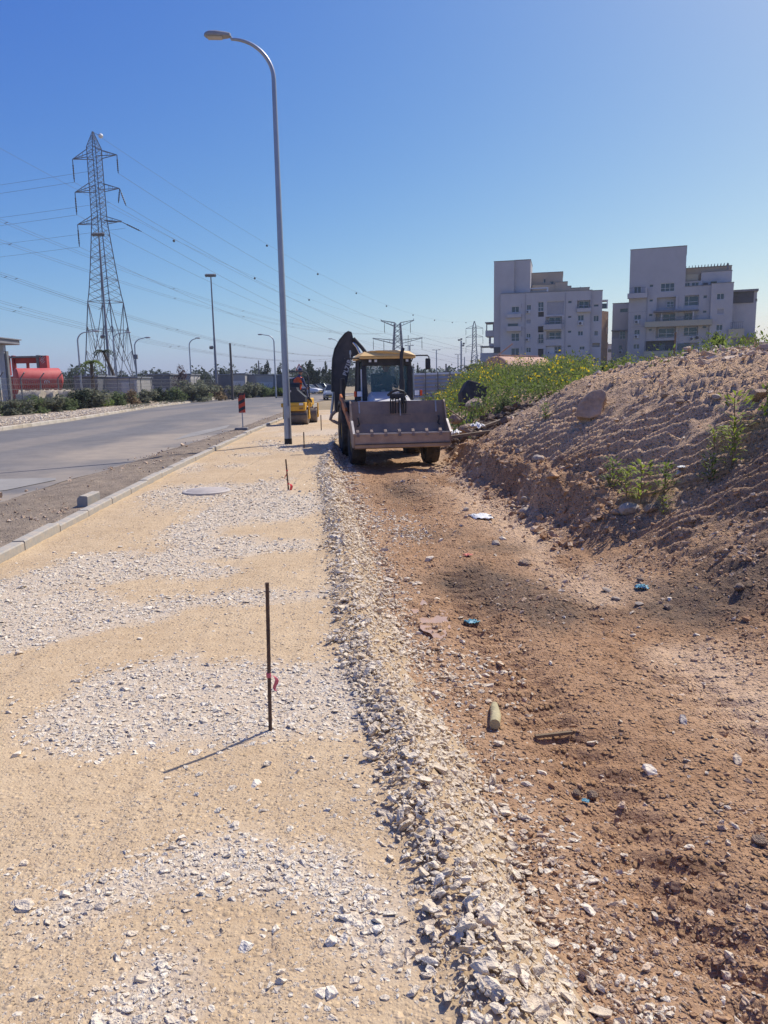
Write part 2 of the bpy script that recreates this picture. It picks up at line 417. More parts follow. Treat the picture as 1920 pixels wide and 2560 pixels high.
def soil_pale(x, y):
    """paler earth: drier trench track; shaded slope lightened in place of fill light"""
    xm = np.interp(y, MT_Y, MT_X); t = (x - toe_x(y)) / np.maximum(xm - toe_x(y), .3)
    a = np.exp(-((t - .82) / .2) ** 2) * sstep(.4, .6, fbm(x * 1.2, y * .7, 3) + .08)
    up = sstep(.3, 1.1, x - xm) * (.35 + .65 * sstep(6.5, 10, y))  # mound slope paled to make up for weak fill light
    tipped = .3 * (1 - sstep(-.12, .45, x - toe_x(y) + .3 * (fbm(x * 3, y * 2, 3) - .5)))
    return np.clip(np.maximum(a + .8 * up, tipped), 0, 1)

M_GRAVEL = ground_mat('compacted_tan_gravel', (.45, .32, .19), (.63, .485, .31), 'patch', (.58, .50, .40), 'slope', (.43, .32, .205), s1=1.1, s2=11, s3=85, bump=.6, bdist=.010, peb=((95, .6), (42, .4)), pebh=.8, pebc=.28)
M_SOIL = ground_mat('red_brown_soil', (.32, .178, .094), (.53, .335, .195), 'pale', (.68, .485, .32), 'dark', (.16, .118, .086), s1=1.0, s2=8, s3=55, bump=1.0, bdist=.022, peb=((70, .5), (28, .35)), pebh=.9, pebc=.3)
M_SHOULDER = ground_mat('dusty_shoulder', (.15, .12, .095), (.37, .295, .22), s1=.45, s2=3, s3=60, bump=.9, bdist=.015, peb=((40, .4),))
M_ASPHALT = ground_mat('dusty_asphalt', (.125, .12, .12), (.205, .195, .19), 'dust', (.36, .30, .235), s1=.22, s2=2.2, s3=120, bump=.25, rough=.85, bdist=.004)
M_FIELD = ground_mat('dry_field', (.22, .17, .10), (.40, .32, .21), s1=.05, s2=.6, s3=9, bump=.5)
M_VERGE = ground_mat('stony_verge', (.30, .235, .17), (.48, .40, .31), s1=.6, s2=5, s3=30, bump=1.0, bdist=.04)
M_HILL = mat('hazy_hillside', (.10, .12, .07), .95, .3, .004)

# far ground sheet, sunk under the worked strip
gx = np.array([-9000, -4000, -2000, -900, -400, -150, -60, -30, -22, -16, -10, -5.2, -4.9, -1, 4, 10, 13.2, 13.8, 30, 60, 150, 400, 900, 2000, 4000, 9000.])
gy_ = np.array([-400, -100, -20, -3, -2.4, 5, 15, 25, 35, 44, 45, 60, 80, 110, 150, 250, 500, 900, 2000, 4000, 9000.])
X, Y = np.meshgrid(gx, gy_)
Z = np.full(X.shape, -.14)
Z[(X >= -4.95) & (X <= 13.5) & (Y >= -2.5) & (Y <= 44.5)] = -1.0
tag(link('ground', grid_mesh('ground', X, Y, Z, M_FIELD, smooth=False)), kind='structure')

# compacted gravel bed of the new pavement
ys = np.concatenate([np.exp(np.linspace(math.log(1.0), math.log(46), 620))])
us = np.concatenate([np.linspace(0, .78, 110, endpoint=False), np.linspace(.78, 1, 60)])
Yg = np.repeat(ys[:, None], len(us), 1)
k0 = kerb_x(ys)[:, None] + .02; k1 = (toe_x(ys) + .22)[:, None]
Xg = k0 + (k1 - k0) * us[None, :]
Zg = gravel_z(Xg, Yg)
e = edge_x(Yg); slope_m = sstep(-.15, .1, Xg - e)
def soft_patch(x, y, k=5):
    r = np.random.default_rng(8); a = 0
    for _ in range(k): a = a + patch(x + r.normal(0, 1) * (.02 + .005 * y), y + r.normal(0, 1) * (.03 + .01 * y))
    return a / k
pm = np.maximum(soft_patch(Xg, Yg) * .8, slope_m * .0)
gravel_bed = tag(link('gravel_bed', grid_mesh('gravel_bed', Xg, Yg, Zg, M_GRAVEL, {'patch': pm, 'slope': sstep(-.05, .15, Xg - e) * .9})), kind='structure')

# trench floor and earth mound
ys = np.exp(np.linspace(math.log(1.0), math.log(46), 1000))
us = np.concatenate([np.linspace(0, 4.6, 330, endpoint=False), np.linspace(4.6, 14.2, 130)])
Ys = np.repeat(ys[:, None], len(us), 1)
x0 = (edge_x(ys) + .12)[:, None]
Xs = x0 + us[None, :]
Zs = soil_z(Xs, Ys)
soil = tag(link('soil_mound', grid_mesh('soil_mound', Xs, Ys, Zs, M_SOIL, {'pale': soil_pale(Xs, Ys), 'dark': soil_dark(Xs, Ys)})), kind='structure')

# carriageway, dusty shoulder, verge beyond the road
def road_right(y): return np.interp(y, [0, 11.7, 16, 23, 32, 48, 70, 95, 110], [-6.3, -5.9, -5.72, -5.65, -5.6, -5.9, -6.0, -5.0, -1.5])
def road_left(y): return np.interp(y, [0, 20, 31.8, 40, 62, 80, 97, 110], [-15.2, -15.4, -15.7, -16.1, -18.4, -19.2, -19.0, -18.8])
ys = np.concatenate([np.linspace(-2, 60, 140), np.linspace(60.5, 112, 60)]); us = np.linspace(0, 1, 60)
Yr = np.repeat(ys[:, None], 60, 1); a = road_left(ys)[:, None]; b = road_right(ys)[:, None] + (.35 * (fbm(ys * .5, ys * 0, 3) - .5))[:, None]
Xr = a + (b - a) * us[None, :]
Zr = -.10 + .02 * np.sin(us * PI)[None, :] + 0 * Yr
dust = sstep(.80, 1.0, us)[None, :] * (fbm(Xr * .6, Yr * .35, 3) > .47) * .9 + .4 * sstep(.45, .7, fbm(Xr * .55, Yr * .04, 3)) + .7 * sstep(.55, .72, fbm(Xr * .5 + 7, Yr * .2 + 3, 3)) * sstep(.45, .9, us)[None, :] + .4 * (1 - sstep(0, .05, us))[None, :]
tag(link('road', grid_mesh('road', Xr, Yr, Zr, M_ASPHALT, {'dust': np.clip(dust, 0, 1)})), kind='structure')
ys = np.linspace(2, 62, 420); us = np.linspace(0, 1, 70)
Yh = np.repeat(ys[:, None], 70, 1); a = road_right(ys)[:, None] - .5; b = kerb_x(ys)[:, None] + .02
Xh = a + (b - a) * us[None, :]
Zh = -.112 + .06 * sstep(.12, .5, us)[None, :] + (fbm(Xh * 2, Yh * 2, 4) - .5) * .05 * sstep(.1, .35, us)[None, :] + .05 * sstep(.55, .62, fbm(Xh * 1.1 + 3, Yh * .6, 3)) * sstep(.25, .5, us)[None, :] * (fbm(Xh * 9, Yh * 9, 2))
tag(link('road_shoulder', grid_mesh('road_shoulder', Xh, Yh, Zh, M_SHOULDER)), kind='structure')
ys = np.linspace(10, 100, 260); us = np.linspace(0, 1, 40)
Yv = np.repeat(ys[:, None], 40, 1); b = road_left(ys)[:, None] - .02; a = b - np.interp(ys, [10, 50, 80, 100], [9, 9, 6, 4])[:, None]
Xv = a + (b - a) * us[None, :]
Zv = .03 + (fbm(Xv * 2, Yv * 2, 4) - .5) * .16 * (1 - sstep(.9, 1., us))[None, :] + .18 * sstep(.62, .7, fbm(Xv * .5, Yv * .3, 3)) * sstep(60, 75, Yv)
tag(link('stony_verge', grid_mesh('stony_verge', Xv, Yv, Zv, M_VERGE)), kind='structure')
# junction surface beyond the bend, where cars are parked
mb = MB(); mb.quad((-60, 108, -.118), (26, 108, -.118), (26, 124, -.118), (-60, 124, -.118)); tag(mb.build('side_road', M_ASPHALT), kind='structure')

# pale patched areas of the carriageway
M_PATCHED = ground_mat('pale_patched_asphalt', (.24, .23, .215), (.33, .31, .285), s1=.6, s2=4, s3=120, bump=.25, bdist=.004)
for pts in ([(-7.35, 14.6), (-6.25, 14.6), (-6.1, 14.25), (-6.4, 12.9), (-7.0, 12.6)], [(-6.6, 24.2), (-6.3, 26.3), (-6.15, 30.5), (-6.5, 33), (-6.9, 28)]):
    mb = MB(); mb.add([(a_, b_, -.0875) for a_, b_ in pts], [tuple(range(len(pts)))]); tag(mb.build('road_patch', M_PATCHED), kind='structure')
# puddle on the trench floor
M_PUDDLE = mat('muddy_water', (.50, .325, .215), .22, .12, 5, spec=.4)
mb = MB(); n = 40; pz = -.318
rim = []
for i in range(n):
    t = 2 * PI * i / n; rr = 1 + .8 * (vnoise(np.array([i * .45]), np.array([2.]))[0] - .5) + .2 * (vnoise(np.array([i * 1.3]), np.array([9.]))[0] - .5)
    rim.append((.36 + .15 * rr * math.cos(t) - .06 * math.sin(t), 6.1 + .45 * rr * math.sin(t), pz))
mb.add(rim, [tuple(range(n))]); tag(mb.build('puddle', M_PUDDLE), kind='structure')

# hills on the skyline
def hill(name, y, x0, x1, h, seed):
    xs = np.linspace(x0, x1, 160); rows = []
    prof = h * (.35 + .9 * fbm(xs * .0016 + seed, xs * 0 + seed, 5)) * sstep(x0, x0 + 500, xs) * (1 - sstep(x1 - 500, x1, xs))
    ks = np.array([0, .35, .7, 1., .8, .3])
    ds = np.array([-500, -250, -90, 0, 200, 600])
    Xq = np.repeat(xs[None, :], 6, 0); Yq = y + np.repeat(ds[:, None], 160, 1); Zq = ks[:, None] * prof[None, :] - 2
    tag(link(name, grid_mesh(name, Xq, Yq, Zq, M_HILL)), kind='structure')
hill('hills', 2900, -2600, 1500, 52, 5.0)

# ------------------------------------------------------------------ stones
def stone_mesh(name, seed, m, flat=.62, n=13):
    r = np.random.default_rng(seed); bm = bmesh.new()
    for i in range(n):
        v = r.normal(size=3); v /= np.linalg.norm(v); v *= r.uniform(.8, 1.1)
        bm.verts.new((v[0] * .5 * r.uniform(.9, 1.15), v[1] * .42, v[2] * .5 * flat))
    res = bmesh.ops.convex_hull(bm, input=bm.verts)
    bmesh.ops.delete(bm, geom=[g for g in res['geom_interior'] if isinstance(g, bmesh.types.BMVert)], context='VERTS')
    me = bpy.data.meshes.new(name); bm.to_mesh(me); bm.free(); me.materials.append(m); return me
M_WSTONE = rand_mat('white_limestone', [(.83, .74, .595), (.73, .635, .49), (.87, .785, .645), (.75, .62, .455), (.67, .575, .45), (.85, .755, .605)])
M_TSTONE = rand_mat('tan_pebble', [(.56, .42, .27), (.64, .51, .36), (.50, .37, .23), (.70, .61, .49), (.58, .45, .30)])
M_CLOD = rand_mat('soil_clod', [(.46, .285, .165), (.38, .22, .12), (.52, .34, .205), (.58, .43, .30), (.36, .22, .13), (.50, .32, .19)])
M_PALECLOD = rand_mat('dry_soil_clod', [(.60, .44, .31), (.52, .37, .25), (.66, .51, .38), (.56, .40, .27), (.68, .57, .45)])
def base_set(prefix, m, seed, flat=.62):
    c = bpy.data.collections.new(prefix + '_shapes')
    for i in range(7): c.objects.link(bpy.data.objects.new(prefix, stone_mesh(prefix, seed + i, m, flat)))
    return c
C_W = base_set('white_stone', M_WSTONE, 100, .5); C_T = base_set('tan_pebble', M_TSTONE, 200, .6)
M_SSTONE = rand_mat('mixed_tipped_stone', [(.78, .675, .52), (.66, .55, .41), (.82, .72, .575), (.70, .555, .385), (.62, .515, .39), (.79, .685, .53)])
C_S = base_set('tipped_stone', M_SSTONE, 150, .62)
C_C = base_set('clod', M_CLOD, 300, .72); C_P = base_set('dry_clod', M_PALECLOD, 400, .72)
def scatter(name, P, S, coll, parent, label, rot=None, tilt=.28):
    n = len(P); me = bpy.data.meshes.new(name); me.vertices.add(n); me.vertices.foreach_set('co', np.asarray(P, np.float32).ravel())
    if rot is None: rot = np.stack([rng.normal(0, tilt, n), rng.normal(0, tilt, n), rng.uniform(0, 6.283, n)], -1)
    if S.ndim == 1: S = np.stack([S * rng.uniform(.8, 1.3, n), S * rng.uniform(.75, 1.1, n), S * rng.uniform(.7, 1.1, n)], -1)
    for nm, arr in (('rot', rot), ('scl', S)):
        a = me.attributes.new(nm, 'FLOAT_VECTOR', 'POINT'); a.data.foreach_set('vector', np.asarray(arr, np.float32).ravel())
    o = link(name, me, parent)
    ng = bpy.data.node_groups.new(name + '_scatter', 'GeometryNodeTree')
    ng.interface.new_socket('Geometry', in_out='INPUT', socket_type='NodeSocketGeometry')
    ng.interface.new_socket('Geometry', in_out='OUTPUT', socket_type='NodeSocketGeometry')
    N = ng.nodes; L = ng.links
    gi = N.new('NodeGroupInput'); go = N.new('NodeGroupOutput'); ip = N.new('GeometryNodeInstanceOnPoints')
    ci = N.new('GeometryNodeCollectionInfo'); ci.inputs['Collection'].default_value = coll
    ci.inputs['Separate Children'].default_value = True; ci.inputs['Reset Children'].default_value = True
    ip.inputs['Pick Instance'].default_value = True
    def na(nm):
        q = N.new('GeometryNodeInputNamedAttribute'); q.data_type = 'FLOAT_VECTOR'; q.inputs[0].default_value = nm; return q.outputs[0]
    rv = N.new('FunctionNodeRandomValue'); rv.data_type = 'INT'
    [s for s in rv.inputs if s.name == 'Min' and s.type == 'INT'][0].default_value = 0
    [s for s in rv.inputs if s.name == 'Max' and s.type == 'INT'][0].default_value = len(coll.objects) - 1
    L.new(gi.outputs[0], ip.inputs['Points']); L.new(ci.outputs[0], ip.inputs['Instance'])
    L.new([s for s in rv.outputs if s.type == 'INT'][0], ip.inputs['Instance Index'])
    L.new(na('rot'), ip.inputs['Rotation']); L.new(na('scl'), ip.inputs['Scale'])
    L.new(ip.outputs[0], go.inputs[0])
    md = o.modifiers.new('scatter', 'NODES'); md.node_group = ng
    return tag(o, label, kind='stuff')
def cand(n, y0, y1, side='g'):
    """random places in view, denser near the camera (even on screen)"""
    y = np.exp(rng.uniform(math.log(y0), math.log(y1), n))
    hw = .56 * y + .35
    x = rng.uniform(-1, 1, n) * hw
    return x, y
# white stones: bare patches and the tipped edge of the bed
x, y = cand(420000, 1.45, 24)
ok = (x > kerb_x(y) + .12) & (x < toe_x(y) + .5)
x, y = x[ok], y[ok]
pm = patch(x + rng.normal(0, 1, len(x)) * (.022 + .005 * y), y + rng.normal(0, 1, len(x)) * (.035 + .010 * y)); e_ = x - edge_x(y) + .22 * (fbm(x * 2.5 + 60, y * 1.5, 3) - .5)
sl = sstep(-.22, .12, e_ + rng.normal(0, .05, len(x))) * (1 - sstep(-.28, .16, x - toe_x(y) + rng.normal(0, .08, len(x)))) * (.55 + .45 * sstep(.36, .52, fbm(x * 3 + 20, y * 1.6 + 4, 3)))
w = np.maximum(pm * (.55 + .45 * sstep(.35, .5, fbm(x * 5, y * 5, 2))), sl)
edge_fade = .02 * (fbm(x * 4, y * 4, 2) > .5)
size = np.where(sl > .3, rng.gamma(4.5, .0085, len(x)), rng.gamma(6, .0050, len(x))) * np.clip(.85 + y * .03, .9, 1.6)
dens_needed = np.where(sl > .3, 1.9, 1.5 + 1.3 * (1 - sstep(2.4, 4.2, y))) / (size ** 2 * .75)
dens_have = 420000 / (math.log(24 / 1.45)) / (y * 2 * (.56 * y + .35))
keep = rng.random(len(x)) < np.clip(w * dens_needed / dens_have, 0, 1) + edge_fade * .5
x, y, size = x[keep], y[keep], size[keep]
z = np.where(x > edge_x(y), np.maximum(gravel_z(x, y), soil_z(x, y)), gravel_z(x, y)) + size * np.where(sl[keep] > .3, rng.uniform(-.05, .30, len(x)), rng.uniform(-.16, .10, len(x))) + .012 * (np.abs(x - edge_x(y)) < .1)
rank = np.argsort(-(size / y) * (1 + .0 * x)); vis = (np.abs(x) < .49 * y + .05) & (y > 1.72)
rank = [i for i in rank if vis[i]]
big = rank[:300]; bigset = np.zeros(len(x), bool); bigset[big] = True
for i in big:
    o = link('stone', (C_S if sl[keep][i] > .3 else C_W).objects[int(rng.integers(7))].data, gravel_bed, (x[i], y[i], z[i]), (rng.normal(0, .3), rng.normal(0, .3), rng.uniform(0, 6.28)))
    o.scale = (size[i] * rng.uniform(.95, 1.35), size[i] * rng.uniform(.8, 1.1), size[i] * rng.uniform(.75, 1.1))
slp = sl[keep] > .3
r_ = ~bigset & ~slp
scatter('loose_stones', np.stack([x, y, z], -1)[r_], size[r_], C_W, gravel_bed, 'crushed white limestone loose on the tan bed', tilt=.2)
r_ = ~bigset & slp
scatter('tipped_stones', np.stack([x, y, z], -1)[r_], size[r_], C_S, gravel_bed, 'mixed pale stones tipped along the edge of the bed', tilt=.35)
# tan pebbles trodden into the bed
x, y = cand(160000, 1.45, 18)
ok = (x > kerb_x(y) + .05) & (x < edge_x(y) + .1); x, y = x[ok], y[ok]
size = rng.gamma(6, .0024, len(x)) * np.clip(.8 + .05 * y, .8, 1.6)
cl = sstep(.32, .62, .5 * fbm(x * 1.6 + 5, y * 1.3, 3) + .5 * fbm(x * 3.2 + 8, y * .5, 3)) * .95 + .06
keep = (rng.random(len(x)) < cl * (1 - .6 * patch(x, y))); x, y, size = x[keep], y[keep], size[keep]
z = gravel_z(x, y) + size * rng.uniform(-.27, -.04, len(x))
scatter('tan_pebbles', np.stack([x, y, z], -1), size, C_T, gravel_bed, 'small tan pebbles trodden into the gravel bed', tilt=.15)
# soil clods and stones of the trench and mound
x, y = cand(240000, 1.5, 30)
ok = (x > toe_x(y) - .12) & (x < 12); x, y = x[ok], y[ok]
d = x - np.interp(y, MT_Y, MT_X)
size = rng.gamma(2.4, .0085, len(x)) * np.clip(.5 + .09 * y, .6, 1.9) * (1 + .35 * sstep(0, 1, d))
cl = .05 + .6 * sstep(.45, .72, fbm(x * 1.7 + 2, y * 1.4 + 8, 4)) + .40 * sstep(-.1, .6, d) + .3 * (1 - sstep(2, 4, y))
cl = cl * (1 - .55 * sstep(.3, .9, soil_pale(x, y)) * (d < .3))
bnd = sstep(5.8, 7.5, y) * (1 - sstep(14.5, 17, y)) * sstep(.35, .7, d) * (1 - sstep(2.6, 3.4, d))
keep = rng.random(len(x)) < cl * .8 * (1 - .75 * bnd); x, y, size, d = x[keep], y[keep], size[keep], d[keep]
z = soil_z(x, y) + size * rng.uniform(-.25, .12, len(x))
pal = (rng.random(len(x)) < np.clip(soil_pale(x, y) + .12, 0, 1))
P = np.stack([x, y, z], -1)
scatter('soil_clods', P[~pal], size[~pal], C_C, soil, 'red brown soil clods scattered over the trench and mound')
scatter('dry_soil_clods', P[pal], size[pal], C_P, soil, 'paler dry clods and stones on the mound slope')
# pale stones sprinkled over the soil
x, y = cand(9000, 1.6, 28); ok = (x > toe_x(y)) & (x < 11); x, y = x[ok], y[ok]
keep = rng.random(len(x)) < .05 + .5 * sstep(.5, .7, fbm(x * 1.1 + 30, y * 1.1, 3)) * (1 - sstep(.1, .9, x - toe_x(y))) + .10; x, y = x[keep], y[keep]
size = rng.gamma(3, .010, len(x)) * np.clip(.8 + .05 * y, .8, 1.7)
z = soil_z(x, y) + size * .1
scatter('pale_stones', np.stack([x, y, z], -1), size, C_S, soil, 'pale stones sprinkled over the brown soil')
px_, py_, ps_ = [], [], []
for cx, cy, rx, ry, n in ((.02, 10.7, .28, .5, 420), (.30, 9.5, .2, .35, 260), (.66, 5.0, .13, .32, 150)):
    px_.append(rng.normal(cx, rx, n)); py_.append(rng.normal(cy, ry, n)); ps_.append(rng.gamma(5, .0065, n))
x, y, size = np.concatenate(px_), np.concatenate(py_), np.concatenate(ps_)
scatter('spilled_stones', np.stack([x, y, soil_z(x, y) + size * .05], -1), size, C_S, soil, 'small smears of pale stone spilled on the trench floor')
n = 1500; y = rng.uniform(8.3, 19, n); d = rng.normal(.12, .28, n); x = np.interp(y, MT_Y, MT_X) + d; size = rng.gamma(2.2, .024, n)
scatter('bank_clods', np.stack([x, y, soil_z(x, y) + size * .1], -1), size, C_C, soil, 'crumbled clods along the foot of the cut bank', tilt=.5)
# shoulder grit and verge stones
x, y = cand(26000, 6, 45); ok = (x > road_right(y) - .1) & (x < kerb_x(y) - .16); x, y = x[ok], y[ok]
size = rng.gamma(3, .009, len(x)) * np.clip(.8 + .04 * y, .8, 2); keep = rng.random(len(x)) < sstep(.42, .6, fbm(x * 1.5, y * .8, 3)) * .8 + .1; x, y, size = x[keep], y[keep], size[keep]
scatter('shoulder_grit', np.stack([x, y, -.055 + size * .2], -1), size, C_P, bpy.data.objects['road_shoulder'], 'loose grit strewn along the dusty road shoulder')
n = 22000; y = rng.uniform(28, 98, n); x = road_left(y) - .2 - rng.random(n) ** .8 * 3.2
size = rng.gamma(4, .017, n)
scatter('verge_stones', np.stack([x, y, .05 + size * .15], -1), size, C_S, bpy.data.objects['stony_verge'], 'pale stones covering the verge across the road')
# ------------------------------------------------------------------ kerbs
M_KERB = mat('new_grey_concrete', (.33, .325, .30), .9, .14, 6, col2=(.50, .42, .32), bump=.3, bscale=120, bdist=.004)
M_KERB_OLD = mat('dusty_pale_kerb', (.50, .43, .33), .92, .2, 1.5, bump=.3, bscale=50, bdist=.01)
def kerb_mesh(name, L, w, h, m, ch=.025):
    mb = MB(); p = [(-w / 2, -h + .0), (w / 2, -h), (w / 2, -ch * .5), (w / 2 - ch * .5, 0), (-w / 2 + ch * 1.6, 0), (-w / 2, -ch * 1.6)]
    mb.prism(p, L, ax='Y'); me = mb.mesh(name, m); return me
kerb = empty('kerb', (-4, 14, 0)); tag(kerb, kind='structure'); kerb.location = (0, 0, 0)
km = kerb_mesh('kerb_stone', .985, .16, .3, M_KERB)
y = 4.6
while y < 60:
    yc = y + .5; xa = float(kerb_x(y)); xb = float(kerb_x(y + 1)); a = math.atan2(xb - xa, 1)
    o = link('kerb_stone', km, kerb, ((xa + xb) / 2 - .06, yc, .08 + rng.normal(0, .008)), (rng.normal(0, .006), rng.normal(0, .012), -a + rng.normal(0, .008)))
    y += 1.0
fk = empty('far_kerb'); tag(fk, kind='structure')
km2 = kerb_mesh('kerb_stone', .98, .22, .3, M_KERB_OLD)
km3 = kerb_mesh('kerb_stone', .98, .22, .3, mat('pale_stone_kerb', (.56, .50, .41), .9, .15, 2))
y = 27.0; i = 0
while y < 99:
    xa = float(road_left(y)); xb = float(road_left(y + 1)); a = math.atan2(xb - xa, 1)
    link('kerb_stone', km3 if rng.random() < .4 else km2, fk, ((xa + xb) / 2 - .11, y + .5, .045 + rng.normal(0, .008)), (0, 0, -a)); y += 1.0
# kerb closing the bend
for k in range(34):
    x = -19 + k; link('kerb_stone', km2, fk, (x + .5, 110 + .03 * k, .03), (0, 0, R(90)))
# spare kerb stone left on the shoulder
o = link('spare_kerb_stone', kerb_mesh('spare_kerb_stone', .42, .15, .18, M_KERB), None, (-4.2, 10.85, .11), (R(1.5), R(3), R(-3)))
tag(o, 'spare grey kerb stone lying loose on the road side of the kerb', 'kerb stone')
# fallen plank of old kerb by the far bend
# ------------------------------------------------------------------ street lamp by the gravel bed
M_GALV = mat('galvanised_steel', (.36, .38, .42), .42, .08, 2, metal=.55, spec=.5)
M_DARK = mat('black_paint', (.02, .02, .022), .5, .2, 8)
M_LENS = mat('lamp_lens', (.45, .43, .40), .3, .08, 6)
M_LAMPGREY = mat('lamp_housing_grey', (.30, .31, .33), .5, .1, 5)
def lamp_post(loc, h, base_r, top_r, reach, bend, rz, label, group=None, head=.75, name='street_lamp', smallhead=False, lean=0):
    t = empty(name, loc, rz, label, 'street lamp', group)
    mb = MB(); mb.tube([(0, 0, .16), (0, 0, h - bend)], [base_r, top_r * 1.25], 16); mb.build('pole', M_GALV, t, True)
    mb = MB(); mb.cyl((0, 0, -.15), (0, 0, .16), base_r * 1.06, base_r * 1.03, 16); mb.build('base_sleeve', M_DARK, t, True)
    mb = MB(); pts = []; rr = []
    for i in range(15):
        a = PI / 2 * i / 14; pts.append((-bend * (1 - math.cos(a)), 0, h - bend + bend * math.sin(a) * .92)); rr.append(top_r * (1.25 - .45 * i / 14))
    pts.append((-reach, 0, h - bend + bend * .92 + .05)); rr.append(top_r * .75)
    mb.tube(pts, rr, 12); mb.build('arm', M_GALV, t, True)
    hz = h - bend + bend * .92 + .06
    mb = MB(); L = head
    prof = [(0, .03, .04), (.03, .085, .06), (.25, .12, .085), (.55, .155, .10), (.8, .15, .095), (.95, .10, .06), (1.0, .03, .03)]
    vs = []; n = 14
    for u, w, hh in prof:
        for k in range(n):
            a = 2 * PI * k / n; vs.append((-reach - u * L, w * math.cos(a), hz + max(-.45, math.sin(a)) * hh + .02))
    fs = [(i * n + k, i * n + (k + 1) % n, (i + 1) * n + (k + 1) % n, (i + 1) * n + k) for i in range(len(prof) - 1) for k in range(n)]
    fs += [tuple(range(n)), tuple(range((len(prof) - 1) * n, len(prof) * n))]
    mb.add(vs, fs); hd = mb.build('lamp_head', M_LAMPGREY, t, True)
    mb = MB(); mb.box((-reach - L * .6, 0, hz - .035), (L * .55, .2, .03), ch=.012); mb.build('lens', M_LENS, hd)
    return t
lp = lamp_post((-2.51, 20.5, 0), 9.98, .098, .044, 1.0, .98, R(4), 'tall grey street lamp with curved arm standing in the gravel bed', head=.64)
mb = MB(); mb.box((.02, -.097, .85), (.10, .02, .30), ch=.008); mb.build('access_door', M_GALV, lp)

# ------------------------------------------------------------------ manhole, stakes, delineator
M_MAN = mat('grey_cover', (.50, .45, .40), .85, .12, 9)
t = empty('manhole_cover', (-2.68, 11.55, .02), 0, 'round concrete manhole cover flush in the gravel bed', 'manhole')
mb = MB(); mb.lathe([(.36, -.10), (.36, .005), (.345, .015), (.31, .015), (.305, .008)], 40); mb.build('rim', M_MAN, t, True)
mb = MB(); mb.lathe([(.298, -.05), (.298, .012), (.29, .018), (.0001, .022)], 40); mb.build('lid', mat('lid_metal', (.42, .37, .33), .7, .15, 14), t, True)
M_REBAR = mat('rusty_rebar', (.11, .07, .05), .85, .3, 30, bump=.4, bscale=90)
M_TAPE = mat('red_tape', (.62, .05, .07), .5, .15, 12)
M_PINK = mat('pink_ribbon', (.55, .13, .17), .6, .2, 12)
def stake(x, y, h, r, label, ribbon=None, lean=(0, 0)):
    t = empty('survey_stake', (x, y, float(gravel_z(np.array(x), np.array(y)))), 0, label, 'stake', 'survey stakes in the gravel bed')
    mb = MB(); pts = [(lean[0] * u, lean[1] * u, -.15 + (h + .15) * u) for u in np.linspace(0, 1, 30)]
    mb.tube(pts, [r * (1.0 + .07 * (i % 2)) for i in range(30)], 8); mb.build('rod', M_REBAR, t)
    if ribbon:
        for z0, ln, w, m, a in ribbon:
            mb = MB(); n = 6; vs = []
            for i in range(n + 1):
                u = i / n; sx = .012 + .012 * math.sin(u * 5 + a) + u * .02
                vs += [(lean[0] * z0 / h + math.cos(a) * sx, math.sin(a) * sx - w / 2, z0 - ln * u), (lean[0] * z0 / h + math.cos(a) * sx * 1.3 + w * .5, math.sin(a) * sx + w / 2, z0 - ln * u - .01)]
            mb.add(vs, [(2 * i, 2 * i + 1, 2 * i + 3, 2 * i + 2) for i in range(n)])
            mb.cyl((lean[0] * z0 / h, lean[1] * z0 / h, z0 - .01), (lean[0] * z0 / h, lean[1] * z0 / h, z0 + .012), r * 1.35, None, 8)
            mb.build('ribbon', m, t)
    return t
stake(-.555, 3.38, .71, .0085, 'nearest tall rusty rebar stake with a faded pink ribbon halfway', [(.27, .075, .014, M_PINK, .3)], (.02, 0))
stake(-1.43, 11.53, .47, .011, 'dark survey stake with red tape left of the stone edge', [(.30, .12, .03, M_TAPE, 3.3), (.10, .11, .05, M_TAPE, .2)], (-.03, 0))
stake(-1.96, 19.2, .40, .014, 'short dark survey stake just right of the lamp base')
stake(-2.08, 26.3, .52, .016, 'far thin survey stake between the roller and the backhoe')
M_SIGNRED = mat('reflective_red', (.55, .07, .035), .45, .12, 10)
M_SIGNBLK = mat('sign_dark', (.035, .035, .045), .5, .2, 10)
M_SIGNW = mat('sign_white', (.72, .72, .70), .5, .06, 8)
t = empty('delineator_board', (-5.05, 28.0, -.06), R(4), 'small red and black striped warning board on a rubber foot', 'warning board')
mb = MB(); mb.box((0, 0, 1.0), (.24, .02, .70)); mb.build('panel', M_SIGNRED, t)
for k in range(2):
    mb = MB(); z0 = .70 + k * .26
    mb.add([(-.119, -.012, z0 - .03), (.119, -.012, z0 + .09), (.119, -.012, z0 + .21), (-.119, -.012, z0 + .09), (-.119, -.0102, z0 - .03), (.119, -.0102, z0 + .09), (.119, -.0102, z0 + .21), (-.119, -.0102, z0 + .09)],
           [(0, 1, 2, 3), (4, 5, 1, 0), (5, 6, 2, 1), (6, 7, 3, 2), (7, 4, 0, 3)]); mb.build('stripe', M_SIGNBLK, t)
mb = MB(); mb.prism([(-.119, 1.16), (.119, 1.30), (.119, 1.345), (-.119, 1.345)], .004, (0, -.0125, 0)); mb.build('stripe', M_SIGNBLK, t)
mb = MB(); mb.cyl((0, -.02, 1.21), (0, -.035, 1.21), .085, .08, 18); mb.build('reflector', mat('amber_lens', (.30, .06, .04), .3, .1, 10), t, True)
mb = MB(); mb.cyl((0, .01, .05), (0, .01, .7), .022, None, 8); mb.build('post', M_GALV, t, True)
mb = MB(); mb.box((-.05, 0, .06), (.46, .34, .12), ch=.03); mb.build('foot', mat('foot_rubber', (.22, .20, .19), .9, .2, 12), t)

